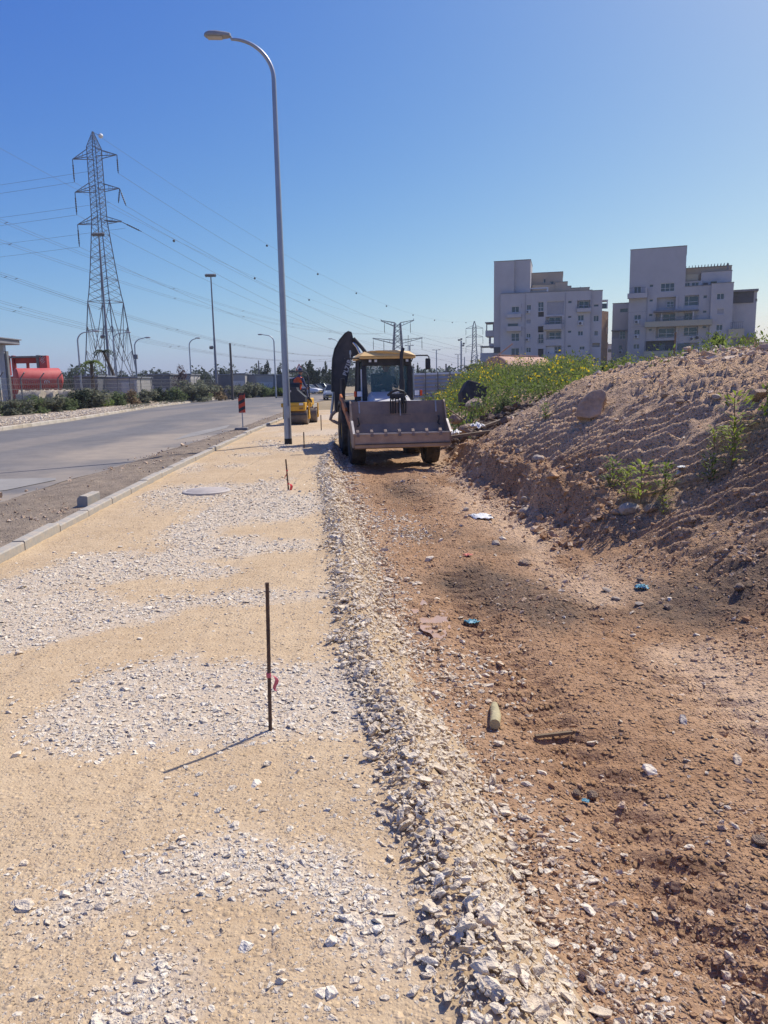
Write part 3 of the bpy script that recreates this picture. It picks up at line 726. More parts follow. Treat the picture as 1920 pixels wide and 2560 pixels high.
# ------------------------------------------------------------------ wheels
M_TYRE = mat('dusty_tyre', (.055, .048, .042), .95, .35, 5, bump=.3, bscale=30, col2=(.13, .10, .075))
def tyre_mesh(R_, w, rim, lugs=0, m=M_TYRE):
    """tyre with its axle along X, centred on the hub"""
    mb = MB(); sh = .12 * R_
    prof = [(rim, -w * .40), (R_ - sh * 1.3, -w * .5), (R_ - sh * .4, -w * .46), (R_ - .01, -w * .36), (R_, 0), (R_ - .01, w * .36), (R_ - sh * .4, w * .46), (R_ - sh * 1.3, w * .5), (rim, w * .40), (rim * .96, 0)]
    n = 36; vs = []; fs = []
    for r, h in prof:
        for k in range(n):
            a = 2 * PI * k / n; vs.append((h, r * math.cos(a), r * math.sin(a)))
    P = len(prof)
    for i in range(P):
        for k in range(n):
            j = (i + 1) % P; fs.append((i * n + k, i * n + (k + 1) % n, j * n + (k + 1) % n, j * n + k))
    mb.add(vs, fs)
    for k in range(lugs):
        for s in (-1, 1):
            a = 2 * PI * (k + (.5 if s > 0 else 0)) / lugs; pts = []
            for u in (0, 1):
                aa = a + u * .34; xx = s * w * (.04 + .42 * u); rr = R_ - .005 - .035 * u
                for da, dr in ((-.055, -.02), (.055, -.02), (.055, .03), (-.055, .03)):
                    pts.append((xx, (rr + dr) * math.cos(aa + da), (rr + dr) * math.sin(aa + da)))
            mb.add(pts, [(0, 1, 2, 3), (7, 6, 5, 4), (0, 4, 5, 1), (1, 5, 6, 2), (2, 6, 7, 3), (3, 7, 4, 0)])
    return mb.mesh('tyre', m, lugs == 0)
def wheel(parent, c, R_, w, rim, rim_m, lugs=0, out=1, tm=M_TYRE):
    t = link('wheel', tyre_mesh(R_, w, rim, lugs, tm), parent, c)
    mb = MB(); o = out * w * .30
    mb.lathe([(rim * 1.02, o * .9), (rim * .98, o * 1.15), (rim * .85, o * .8), (rim * .45, o * .55), (rim * .3, o * .9), (.001, o * .95)], 24, ax='X'); mb.build('rim', rim_m, t, True)
    return t

# ------------------------------------------------------------------ backhoe loader, bucket towards the camera
M_YEL = mat('sun_faded_yellow', (.72, .42, .10), .5, .14, 3)
M_ROOF = mat('sunlit_roof_yellow', (.82, .53, .21), .5, .1, 3)  # roof yellow lightened: sun glare put into the colour
M_CABBLK = mat('cab_black', (.028, .030, .036), .5, .25, 3, col2=(.065, .06, .058))
M_BOOM = mat('boom_black', (.035, .037, .048), .45, .25, 2.5, col2=(.085, .08, .085))
M_BUCKET = mat('worn_bucket_steel', (.22, .17, .14), .65, .3, 2.2, metal=.1, bump=.3, bscale=25, col2=(.36, .26, .185))
M_BUCKETOUT = mat('muddy_bucket_face', (.36, .26, .20), .85, .25, 2.5, bump=.4, bscale=18, col2=(.50, .37, .27))
M_BRIGHT = mat('scraped_steel', (.50, .46, .42), .45, .2, 10, metal=.5)
M_HOOD = mat('light_grey_hood', (.62, .60, .57), .5, .08, 3)
M_CABGLASS = glass_mat('tinted_cab_glass', (.16, .27, .26), .03, .42)
M_WHITEPLATE = mat('white_panel', (.55, .56, .57), .5, .1, 4)
M_HOSE = mat('hydraulic_hose', (.03, .03, .03), .6, .2, 10)
M_CHROME = mat('chrome_rod', (.6, .6, .6), .2, .05, 5, metal=.9)
M_ORANGE = mat('orange_lens', (.75, .10, .03), .3, .1, 5)
M_CLEAR = mat('clear_lamp_lens', (.75, .76, .78), .2, .08, 20)
M_LOADARM = mat('loader_arm_orange', (.50, .17, .06), .6, .25, 3)
GZ = -.30
bh = empty('backhoe_loader', (.10, 19.0, GZ), R(8), 'yellow and black backhoe loader with raised bucket facing the camera', 'backhoe loader')
def P(name, mb, m, parent=bh, smooth=False): return mb.build(name, m, parent, smooth)
# wheels: front pair (nearer), rear pair
for s in (-1, 1):
    wheel(bh, (s * .86, -1.10, .47), .47, .34, .26, M_YEL, 14, s)
    wheel(bh, (s * .84, 1.15, .66), .66, .42, .34, M_YEL, 16, s)
# chassis, axle, hood and cab
mb = MB(); mb.box((0, -.1, .72), (.78, 3.0, .36), ch=.04); mb.box((0, -1.10, .50), (1.5, .20, .20), ch=.03); mb.box((0, 1.15, .66), (1.4, .3, .3), ch=.03); P('chassis', mb, M_CABBLK)
mb = MB()
mb.add([(-.46, -1.75, .80), (.46, -1.75, .80), (.46, -1.75, 1.22), (-.46, -1.75, 1.22), (-.52, -.30, .80), (.52, -.30, .80), (.50, -.30, 1.55), (-.50, -.30, 1.55), (-.38, -1.72, 1.30), (.38, -1.72, 1.30), (.40, -.30, 1.66), (-.40, -.30, 1.66)],
       [(0, 1, 2, 3), (0, 4, 5, 1), (1, 5, 6, 2), (3, 7, 4, 0), (3, 2, 9, 8), (2, 6, 10, 9), (8, 11, 7, 3), (8, 9, 10, 11), (4, 7, 11, 10, 6, 5)]); P('hood', mb, M_HOOD)
mb = MB(); mb.box((0, -1.77, 1.02), (.62, .03, .36)); gr = P('grille', mb, M_CABBLK)
for k in range(5): mb = MB(); mb.box((0, -1.795, .88 + k * .07), (.58, .02, .02)); P('grille_slat', mb, M_BOOM, gr)
for s in (-1, 1):
    mb = MB(); pts = [(s * (.60), -1.55, 1.00), (s * .62, -1.3, 1.08), (s * .63, -.95, 1.09), (s * .62, -.70, 1.0)]
    for i in range(3):
        a, b = Vector(pts[i]), Vector(pts[i + 1]); mb.add([a + Vector((-.2, 0, 0)), a + Vector((.2, 0, 0)), b + Vector((.2, 0, 0)), b + Vector((-.2, 0, 0)), a + Vector((-.2, 0, -.03)), a + Vector((.2, 0, -.03)), b + Vector((.2, 0, -.03)), b + Vector((-.2, 0, -.03))], [(0, 1, 2, 3), (7, 6, 5, 4), (0, 4, 5, 1), (1, 5, 6, 2), (2, 6, 7, 3), (3, 7, 4, 0)])
    P('front_fender', mb, M_CABBLK)
    mb = MB(); mb.box((s * .60, -.62, 1.40), (.30, .60, .10), ch=.03); mb.box((s * .60, -.95, 1.33), (.28, .16, .12), ch=.03); P('side_cowl', mb, M_WHITEPLATE)
# cab frame, floor at .95, roof at 2.48
zf, zr = 1.0, 2.44
def post(name, a, b, w=.075, m=M_CABBLK): mb = MB(); mb.bar(a, b, w); return P(name, mb, m)
cabw = .70
mb = MB(); mb.box((0, .42, 1.08), (1.36, 1.35, .34), ch=.03); P('cab_floor', mb, M_CABBLK)
for s in (-1, 1):
    post('cab_pillar', (s * .66, -.28, 1.2), (s * .60, -.18, zr), .10)
    post('cab_pillar', (s * .69, .45, 1.2), (s * .64, .48, zr), .08)
    post('cab_pillar', (s * .68, 1.05, 1.2), (s * .62, 1.02, zr), .10)
    mb = MB(); mb.bar((s * .62, -.18, zr), (s * .62, 1.02, zr), .09); P('roof_rail', mb, M_CABBLK)
    mb = MB(); mb.box((s * .60, -.30, 1.75), (.12, .04, 1.05), rot=(R(-4), R(s * 2), 0), ch=.015); P('pillar_cover', mb, M_CABBLK)
mb = MB(); mb.box((0, -.24, 2.36), (1.30, .10, .17), ch=.02); P('front_header', mb, M_CABBLK)
mb = MB(); mb.box((0, 1.04, 2.38), (1.24, .08, .12), ch=.02); P('rear_header', mb, M_CABBLK)
mb = MB(); mb.quad((-.60, -.262, 1.30), (.60, -.262, 1.30), (.56, -.20, 2.30), (-.56, -.20, 2.30)); P('windscreen', mb, M_CABGLASS)
for s in (-1, 1):
    mb = MB(); mb.quad((s * .688, -.2, 1.28), (s * .688, 1.0, 1.28), (s * .632, .98, 2.38), (s * .632, -.14, 2.38)); P('side_window', mb, M_CABGLASS)
mb = MB(); mb.quad((-.62, 1.05, 1.35), (.62, 1.05, 1.35), (.58, 1.03, 2.34), (-.58, 1.03, 2.34)); P('rear_window', mb, M_CABGLASS)
# roof with raised centre and notches
mb = MB()
mb.box((0, .42, 2.47), (1.50, 1.72, .07), ch=.03)
mb.add([(-.74, -.46, 2.50), (.74, -.46, 2.50), (.74, 1.26, 2.50), (-.74, 1.26, 2.50), (-.60, -.32, 2.605), (.60, -.32, 2.605), (.60, 1.12, 2.60), (-.60, 1.12, 2.60), (-.25, -.40, 2.63), (.25, -.40, 2.63), (.25, 1.1, 2.63), (-.25, 1.1, 2.63)],
       [(0, 1, 5, 9, 8, 4), (1, 2, 6, 5), (2, 3, 7, 11, 10, 6), (3, 0, 4, 7), (4, 8, 11, 7), (8, 9, 10, 11), (9, 5, 6, 10)])
P('cab_roof', mb, M_ROOF)
for sx in (-.46, -.31, .38, .53):
    mb = MB(); mb.box((sx, -.315, 2.39), (.085, .05, .075), ch=.012); w_ = P('work_light', mb, M_CABBLK)
    mb = MB(); mb.box((sx, -.345, 2.39), (.07, .012, .06)); P('lens', mb, M_CLEAR, w_)
# exhaust stack in front of the windscreen
mb = MB(); mb.tube([(.30, -.62, 1.5), (.30, -.60, 2.48), (.31, -.60, 2.56), (.35, -.60, 2.67)], [.042, .042, .042, .036], 14); P('exhaust_stack', mb, M_CABBLK, smooth=True)
mb = MB(); mb.cyl((.30, -.62, 1.45), (.30, -.62, 1.95), .065, None, 14); P('muffler', mb, M_CABBLK, smooth=True)
# mirrors
for s in (-1, 1):
    ar = MB(); ar.tube([(s * .66, -.25, 2.36), (s * .70, -.32, 2.46), (s * .74, -.34, 2.50), (s * 1.08, -.36, 2.50), (s * 1.12, -.36, 2.46), (s * 1.12, -.36, 2.30)] if s > 0 else [(-.66, -.25, 2.42), (-.8, -.3, 2.46), (-1.0, -.34, 2.46)], .016, 8); am = P('mirror_arm', ar, M_CABBLK, smooth=True)
    mb = MB()
    if s > 0: mb.box((1.09, -.36, 2.30), (.145, .06, .26), rot=(0, 0, R(10)), ch=.03)
    else: mb.box((-.98, -.36, 2.455), (.30, .14, .022), ch=.008)
    P('mirror', mb, M_CABBLK, am)
mb = MB(); mb.cyl((-.98, -.36, 2.3), (-.98, -.36, 2.62), .012, None, 8); mb.lathe([(.02, 2.54), (.026, 2.58), (.015, 2.64)], 10, (-.98, -.36, 0)); P('beacon_stem', mb, M_GALV, smooth=True)
# headlights with orange indicators either side
for s in (-1, 1):
    mb = MB(); mb.box((s * .80, -.36, 1.62), (.20, .12, .15), ch=.02); h = P('headlight', mb, M_CABBLK)
    mb = MB(); mb.box((s * .77, -.43, 1.62), (.13, .02, .12), ch=.005); P('lens', mb, M_CLEAR, h)
    mb = MB(); mb.box((s * .885, -.42, 1.62), (.06, .05, .13), ch=.01); P('indicator', mb, M_ORANGE, h)
    mb = MB(); mb.tube([(s * .70, -.33, 1.2), (s * .70, -.33, 2.2)], .018, 8); P('grab_rail', mb, M_GALV if s > 0 else M_WHITEPLATE, smooth=True)
# antenna
mb = MB(); mb.cyl((.62, .0, 2.48), (.64, .0, 3.0), .006, None, 6); P('antenna', mb, M_CABBLK)
# steering column, seat
mb = MB(); mb.lathe([(.17, -.012), (.185, 0), (.17, .012)], 20, (0, 0, 0)); sw = P('steering_wheel', mb, M_CABBLK, smooth=True); sw.location = (-.05, .08, 1.72); sw.rotation_euler = (R(-35), 0, 0)
mb = MB(); mb.bar((0, .0, 1.2), (-.05, .08, 1.7), .07); mb.box((0, -.05, 1.5), (.42, .16, .3), ch=.05); P('dash_console', mb, M_WHITEPLATE)
mb = MB(); mb.box((-.02, .55, 1.42), (.50, .46, .12), ch=.05); mb.box((-.02, .80, 1.78), (.48, .12, .66), rot=(R(-8), 0, 0), ch=.05); P('seat', mb, M_BOOM)
# loader arms
for s in (-1, 1):
    mb = MB(); arm = [(-.10, 1.30), (.02, 1.46), (-.70, 1.42), (-1.55, 1.05), (-1.95, .74), (-2.02, .60), (-1.90, .56), (-1.45, .84), (-.70, 1.20)]
    mb.prism([(a_, b_) for a_, b_ in arm], .09, (s * .60, 0, 0), ax='X'); P('loader_arm', mb, M_LOADARM)
    mb = MB(); mb.cyl((s * .60, -.55, .95), (s * .60, -1.2, .95), .045, None, 10); mb.cyl((s * .60, -1.2, .95), (s * .60, -1.75, .80), .026, None, 10); P('lift_cylinder', mb, M_CABBLK, smooth=True)
mb = MB(); mb.cyl((-.62, -1.62, .98), (.62, -1.62, .98), .05, None, 12); P('cross_tube', mb, M_LOADARM, smooth=True)
# linkage and hoses above the bucket
mb = MB()
for k, hx in enumerate((-.16, -.11, -.06, .02, .07, .12, .17)):
    mb.tube([(hx, -1.82, 1.20), (hx * 1.05, -1.86, 1.48), (hx * .9, -1.78, 1.60), (hx * .7 + .01, -1.62, 1.63), (hx * .5, -1.40, 1.50)], .014, 6)
P('hydraulic_hoses', mb, M_HOSE, smooth=True)
mb = MB(); mb.tube([(-.20, -1.70, 1.60), (-.12, -1.80, 1.68), (0, -1.82, 1.71), (.12, -1.80, 1.68), (.20, -1.70, 1.60)], .03, 8); mb.box((0, -1.76, 1.58), (.34, .10, .10), ch=.02); mb.box((.12, -1.78, 1.52), (.10, .08, .22), ch=.02); P('hose_bracket', mb, M_CABBLK)
# clam bucket: back plate, sides, front clam, cutting edge, teeth
BW = 1.035
sec = [(-1.72, 1.47), (-1.80, 1.20), (-1.83, .98), (-1.92, .82), (-2.15, .72), (-2.40, .80)]
mb = MB(); vs = []
for (yy, zz) in sec: vs += [(-BW, yy, zz), (BW, yy, zz)]
for (yy, zz) in sec: vs += [(-BW, yy + .035, zz - .02), (BW, yy + .035, zz - .02)]
n = len(sec); fs = [(2 * i, 2 * i + 1, 2 * i + 3, 2 * i + 2) for i in range(n - 1)] + [(2 * n + 2 * i + 2, 2 * n + 2 * i + 3, 2 * n + 2 * i + 1, 2 * n + 2 * i) for i in range(n - 1)]
fs += [(0, 2 * n, 2 * n + 1, 1), (2 * n - 2, 2 * n - 1, 4 * n - 1, 4 * n - 2)]
mb.add(vs, fs); bk = P('bucket', mb, M_BUCKET)
for s in (-1, 1):
    mb = MB(); mb.prism([(-1.69, 1.45), (-1.74, 1.49), (-1.82, 1.44), (-2.05, 1.05), (-2.44, .80), (-2.40, .52), (-2.15, .48), (-1.80, .60), (-1.70, .95)], .03, (s * (BW + .017), 0, 0), ax='X'); P('side_plate', mb, M_BUCKET, bk)
    mb = MB(); mb.bar((s * (BW + .02), -2.05, 1.06), (s * (BW + .02), -2.45, .80), .045, .03); P('side_edge', mb, M_BRIGHT, bk)
    mb = MB(); hk = [(s * .90, -1.86, 1.12), (s * .90, -1.93, 1.12), (s * .90, -1.95, 1.06), (s * .88, -1.92, .98), (s * .92, -1.95, .94)]; mb.tube(hk, .02, 8); P('lifting_hook', mb, M_CABBLK, bk, True)
    mb = MB(); mb.bar((s * .86, -1.76, 1.46), (s * .86, -1.82, 1.22), .03, .02); P('rib', mb, M_BRIGHT, bk)
mb = MB(); mb.add([(-BW, -2.42, .81), (BW, -2.42, .81), (BW, -2.40, .50), (-BW, -2.40, .50), (-BW, -2.18, .46), (BW, -2.18, .46), (BW, -1.95, .56), (-BW, -1.95, .56), (-BW, -2.38, .79), (BW, -2.38, .79)], [(0, 3, 2, 1), (3, 4, 5, 2), (4, 7, 6, 5), (0, 1, 9, 8)]); P('front_clam', mb, M_BUCKETOUT, bk)
mb = MB(); mb.box((0, -2.415, .80), (2 * BW, .05, .028)); P('cutting_edge', mb, M_BRIGHT, bk)
mb = MB(); mb.box((0, -2.42, .575), (2 * BW, .035, .014)); P('lower_lip', mb, M_CABBLK, bk)
for k in range(7):
    x_ = -.97 + k * .30; mb = MB(); mb.prism([(-2.46, .74), (-2.43, .84), (-2.37, .89), (-2.33, .84), (-2.38, .74)], .06, (x_, 0, 0), ax='X'); P('tooth', mb, M_BUCKET, bk)
mb = MB(); mb.box((.02, -1.78, 1.46), (.12, .06, .05), ch=.01); mb.bar((.05, -1.80, 1.44), (.05, -1.84, 1.15), .025); P('level_indicator', mb, M_BRIGHT, bk)
# rear boom folded up, swung to the left, with dipper and rams
def bl(px, py, Y=20.9):
    w = at(px, py, Y); return bh.matrix_basis.inverted() @ w
bpy.context.view_layer.update()
z3 = lambda zx, zy: (780 + zx * .2411, 800 + zy * .2411)
outl = [(206, 745), (208, 560), (215, 405), (238, 300), (290, 205), (345, 140), (383, 118), (408, 124), (420, 165), (428, 205), (455, 290), (492, 352), (425, 380), (400, 440), (372, 590), (330, 790), (290, 905), (258, 960), (236, 960), (232, 760)]
pl = [bl(*z3(a_, b_)) for a_, b_ in outl]
mb = MB(); mb.prism([(p.x, p.z) for p in pl], .26, (0, pl[0].y, 0)); bo = P('boom', mb, M_BOOM)
rib = [(206, 745), (208, 560), (215, 405), (238, 300), (290, 205), (345, 140), (383, 118)]
mb = MB(); mb.tube([bl(*z3(a_, b_), 20.70) for a_, b_ in rib], .022, 6); P('boom_edge', mb, M_CABBLK, bo)
mb = MB(); mb.tube([bl(*z3(a_, b_), 20.8) for a_, b_ in ((428, 190), (470, 235), (520, 290), (560, 345))], .05, 8); P('dipper_ram', mb, M_CABBLK, bo, True)
mb = MB(); mb.tube([bl(*z3(a_, b_), 20.75) for a_, b_ in ((425, 235), (462, 280), (495, 345))], .035, 8); P('ram_rod', mb, M_CHROME, bo, True)
# lettering painted on the boom
fc = bpy.data.curves.new('boom_lettering', 'FONT'); fc.body = 'BL71B'; fc.size = .165; fc.extrude = .004; fc.offset = .006; fc.materials.append(M_WHITEPLATE)
pA = bl(*z3(330, 575), 20.73); pB = bl(*z3(372, 450), 20.73)
tmp = bpy.data.objects.new('boom_lettering', fc); COL.objects.link(tmp); bpy.context.view_layer.update()
tm = bpy.data.meshes.new_from_object(tmp.evaluated_get(bpy.context.evaluated_depsgraph_get())); bpy.data.objects.remove(tmp); bpy.data.curves.remove(fc)
tx = link('boom_lettering', tm, bo)
tx.location = (pA.x + .08, pl[0].y - .145, pA.z - .02); tx.rotation_euler = (R(90), R(-math.degrees(math.atan2(pB.z - pA.z, pB.x - pA.x))), 0)
# stabiliser leg and rear frame on the left
mb = MB(); mb.tube([bl(*z3(a_, b_), 20.6) for a_, b_ in ((222, 745), (214, 860), (200, 970))], .034, 8); P('stabiliser_ram', mb, M_GALV, smooth=True)
mb = MB(); mb.tube([bl(*z3(a_, b_), 20.5) for a_, b_ in ((245, 945), (205, 985), (192, 1030), (225, 1050), (275, 1072))], .045, 8); P('stabiliser_leg', mb, M_BUCKETOUT, smooth=True)
mb = MB(); mb.box((-.92, 1.55, 1.35), (.10, .5, 1.3), ch=.02); mb.box((0, 1.75, .85), (1.8, .3, .6), ch=.04); P('rear_frame', mb, M_CABBLK)
mb = MB(); mb.box((-1.0, .55, 1.35), (.06, 1.5, .22), rot=(R(12), 0, 0), ch=.015); mb.box((-1.0, -.9, .98), (.06, 1.3, .16), rot=(R(14), 0, 0), ch=.015); P('side_guard', mb, M_LOADARM)
for s in (-1, 1):
    mb = MB(); mb.prism([(.62, 1.22), (.75, 1.40), (1.15, 1.46), (1.55, 1.38), (1.72, 1.15), (1.66, 1.13), (1.50, 1.30), (1.15, 1.38), (.8, 1.33), (.68, 1.2)], .42, (s * .84, 0, 0), ax='X'); P('rear_fender', mb, M_CABBLK)

# ------------------------------------------------------------------ people
M_SKIN = mat('skin', (.36, .20, .13), .6, .08, 8)
M_BLUE = mat('blue_work_clothes', (.06, .08, .17), .85, .2, 6)
M_VEST = mat('orange_safety_vest', (.85, .14, .04), .7, .12, 6)
M_CAP = mat('dark_blue_cap', (.045, .07, .14), .8, .15, 8)
M_GREYSHIRT = mat('dark_work_shirt', (.05, .055, .07), .85, .2, 6)
def skin_body(name, verts, edges, radii, root, m, parent):
    me = bpy.data.meshes.new(name); me.from_pydata(verts, edges, []); me.update(); me.materials.append(m)
    o = link(name, me, parent)
    md = o.modifiers.new('skin', 'SKIN'); md.use_smooth_shade = True
    if not me.skin_vertices: 
        bpy.context.view_layer.objects.active = o
    for i, r in enumerate(radii):
        me.skin_vertices[0].data[i].radius = (r, r) if not isinstance(r, tuple) else r
        me.skin_vertices[0].data[i].use_root = (i == root)
    sb = o.modifiers.new('sub', 'SUBSURF'); sb.levels = 1; sb.render_levels = 2
    return o
def seated_person(loc, rz, label, body_m, vest=None, lean=(0, 0), head_turn=(0, 0), name='person', cap=None, arms=None):
    t = empty(name, loc, rz, label, 'person')
    lx, ly = lean                       # facing -Y; seat at z = 0
    S = lambda x, y, z: (x + lx * z, y + ly * z, z)
    V = [S(0, 0, .10), S(0, -.01, .28), S(0, 0, .46), S(0, -.01, .56), S(0, -.03, .66)]
    Rr = [(.165, .13), (.15, .115), (.165, .115), (.07, .07), (.055, .055)]
    E = [(0, 1), (1, 2), (2, 3), (3, 4)]
    for s in (-1, 1):
        b = len(V); V += [(s * .10, -.12, .07), (s * .13, -.44, .09), (s * .14, -.50, -.28), (s * .14, -.62, -.34)]; Rr += [.09, .07, .05, .04]
        E += [(0, b), (b, b + 1), (b + 1, b + 2), (b + 2, b + 3)]
    el = arms or [((-.27, -.10, .26), (-.16, -.38, .30)), ((.27, -.10, .26), (.16, -.38, .30))]
    for (e_, h_), s in zip(el, (-1, 1)):
        b = len(V); V += [S(s * .20, 0, .47), S(*e_), S(*h_)]; Rr += [.065, .05, .036]; E += [(2, b), (b, b + 1), (b + 1, b + 2)]
    body = skin_body('body', V, E, Rr, 0, body_m, t)
    # head with face features
    hx, hy, hz = S(0, -.03, .76); mb = MB(); n = 16
    prof = [(.02, -.125), (.055, -.11), (.075, -.06), (.085, 0), (.082, .05), (.06, .10), (.01, .125)]
    mb.lathe(prof, n); mb.add([(-.012, -.078, .01), (.012, -.078, .01), (.016, -.085, -.025), (-.016, -.085, -.025), (0, -.112, -.02)], [(0, 1, 4), (1, 2, 4), (2, 3, 4), (3, 0, 4)])
    for s in (-1, 1): mb.box((s * .086, .005, -.005), (.018, .03, .055), ch=.006); mb.box((s * .032, -.082, .012), (.024, .008, .012))
    mb.box((0, -.078, -.055), (.045, .012, .012)); hd = P('head', mb, M_SKIN, t, True); hd.location = (hx, hy, hz); hd.rotation_euler = (R(head_turn[0]), 0, R(head_turn[1]))
    mb = MB(); mb.lathe([(.09, .025), (.094, .06), (.075, .115), (.03, .14), (.002, .145)], n); mb.prism([(-.07, -.07), (.07, -.07), (.055, -.155), (-.055, -.155)], .012, (0, 0, .035), ax='Z'); P('cap', mb, cap or M_CAP, hd, True)
    for (e_, h_), s in zip(el, (-1, 1)):
        mb = MB(); q = Vector(S(*h_)); d = (q - Vector(S(*e_))).normalized()
        mb.tube([q - d * .02, q + d * .05, q + d * .085], [.028, .04, .03], 8)
        for k in range(4): mb.tube([q + d * .08 + Vector((-.03 + .02 * k, 0, 0)), q + d * (.13 - .008 * abs(k - 1.5)) + Vector((-.032 + .021 * k, 0, -.02)), q + d * .12 + Vector((-.03 + .02 * k, 0, -.05))], [.010, .009, .008], 6)
        mb.tube([q + d * .03 + Vector((s * -.03, 0, 0)), q + d * .08 + Vector((s * -.06, 0, -.015))], [.011, .009], 6)
        P('hand', mb, M_SKIN, t, True)
    if vest:
        mb = MB(); ring = []
        for zz, rx, ry in ((.05, .20, .165), (.18, .195, .155), (.32, .205, .15), (.44, .215, .14), (.515, .15, .11), (.55, .09, .085)):
            cx, cy, cz = S(0, 0, zz); ring.append([(cx + rx * math.cos(2 * PI * k / 16), cy + ry * math.sin(2 * PI * k / 16), cz) for k in range(16)])
        vs = [p for r_ in ring for p in r_]; mb.add(vs, [(i * 16 + k, i * 16 + (k + 1) % 16, (i + 1) * 16 + (k + 1) % 16, (i + 1) * 16 + k) for i in range(5) for k in range(16)]); v_ = P('vest', mb, vest, t, True)
        mb = MB(); cx, cy, cz = S(0, 0, .28)
        mb.add([(cx + .212 * math.cos(2 * PI * k / 16), cy + .162 * math.sin(2 * PI * k / 16), cz + dz) for dz in (-.03, .03) for k in range(16)], [(k, (k + 1) % 16, 16 + (k + 1) % 16, 16 + k) for k in range(16)]); P('reflective_band', mb, mat('band_dark', (.10, .06, .05), .6), v_)
    return t
seated_person((.10, 19.55, GZ + 1.50), R(6), 'operator in dark clothes seated inside the backhoe cab', M_GREYSHIRT, cap=M_GREYSHIRT, lean=(0, -.12))
# ------------------------------------------------------------------ tandem roller with its driver
M_ROLLY = mat('roller_yellow', (.70, .40, .05), .5, .12, 3)
M_ROLLD = mat('roller_dark_grey', (.045, .048, .058), .55, .2, 3)
M_DRUM = mat('dusty_drum_steel', (.20, .165, .14), .6, .18, 4, metal=.3, bump=.2, bscale=30)
rl = empty('road_roller', (-3.36, 30.6, 0), R(-3), 'small yellow tandem roller behind the lamp post on the gravel bed', 'roller')
rl.scale = (.92, .92, .88)
def PR(name, mb, m, parent=rl, smooth=False): return mb.build(name, m, parent, smooth)
for dy, dx, rz in ((0, 0, 0), (1.62, .16, R(4))):
    mb = MB(); mb.lathe([(.16, -.50), (.34, -.50), (.355, -.485), (.355, .485), (.34, .50), (.16, .50)], 40, ax='X'); d = PR('drum', mb, M_DRUM, smooth=True); d.location = (dx, dy - .1, .355); d.rotation_euler = (0, 0, rz)
    for s in (-1, 1):
        mb = MB(); mb.box((s * .545, 0, .24), (.05, .22, .62), ch=.02); mb.cyl((s * .50, 0, .0), (s * .575, 0, .0), .13, .11, 16); PR('drum_fork', mb, M_ROLLY, d)
    mb = MB(); mb.box((0, -.40 if dy == 0 else .40, .10), (1.0, .03, .06)); PR('scraper', mb, M_ROLLD, d)
mb = MB(); mb.box((0, -.26, .80), (.90, .56, .38), ch=.04); PR('front_body', mb, M_ROLLY)
mb = MB(); mb.box((0, -.543, .83), (.86, .012, .014)); PR('body_seam', mb, M_ROLLD)
mb = MB(); mb.box((.28, -.545, .91), (.17, .012, .10)); PR('number_plate', mb, M_SIGNW)
mb = MB(); mb.box((.28, -.545, .72), (.16, .014, .08)); PR('tail_lamp', mb, mat('tail_lamp_amber', (.35, .18, .05), .4), smooth=False)
mb = MB(); mb.box((.02, 1.55, .96), (.92, .9, .34), ch=.05); PR('rear_body', mb, M_ROLLY)
mb = MB(); mb.box((0, .80, .72), (.5, .7, .24), ch=.04); PR('centre_joint', mb, M_ROLLD)
for s in (-1, 1): mb = MB(); mb.box((s * .59, .0, .86), (.14, .22, .18), ch=.03); PR('fork_bracket', mb, M_ROLLY)
mb = MB(); mb.prism([(-.42, .98), (.44, .98), (.44, 1.22), (.12, 1.52), (.08, 1.64), (-.36, 1.64), (-.42, 1.4)], .62, (0, -.12, 0)); PR('engine_cover', mb, M_ROLLD)
mb = MB(); mb.box((-.16, -.437, 1.48), (.03, .012, .09)); PR('latch', mb, M_SIGNW)
mb = MB(); mb.box((-.12, .62, 1.40), (.5, .5, .12), ch=.05); mb.box((-.12, .38, 1.62), (.46, .10, .45), ch=.04); PR('seat', mb, M_ROLLD)
mb = MB(); mb.bar((.02, 1.1, 1.1), (.02, .95, 1.62), .06); mb.lathe([(.17, -.012), (.185, 0), (.17, .012)], 18, (.02, .93, 1.66)); PR('steering_wheel', mb, M_ROLLD, smooth=True)
mb = MB(); mb.tube([(.34, .28, 1.25), (.40, .30, 1.42), (.36, .36, 1.55)], .02, 6); mb.box((.30, .24, 1.38), (.12, .1, .16), ch=.02); mb.box((.36, .26, 1.30), (.08, .08, .1), ch=.02); PR('control_levers', mb, M_HOSE)
roll = MB(); roll.tube([(-.52, .30, 1.05), (-.50, .30, 2.10), (-.42, .30, 2.28), (-.28, .30, 2.33), (.28, .30, 2.33), (.42, .30, 2.28), (.50, .30, 2.10), (.52, .30, 1.05)], .035, 8); PR('roll_bar', roll, M_ROLLD, smooth=True)
mb = MB(); mb.tube([(.50, .25, 1.2), (.60, .2, 1.05), (.66, .1, .72)], .035, 8); PR('step_rail', mb, M_ROLLD, smooth=True)
seated_person((-3.42, 31.2, 1.30), R(180 - 35), 'worker in orange vest and blue cap seated on the roller', M_BLUE, M_VEST, lean=(-.22, -.10), head_turn=(10, 25),
              arms=[((-.29, -.12, .22), (-.24, -.36, .12)), ((.28, -.10, .24), (.20, -.36, .22))])

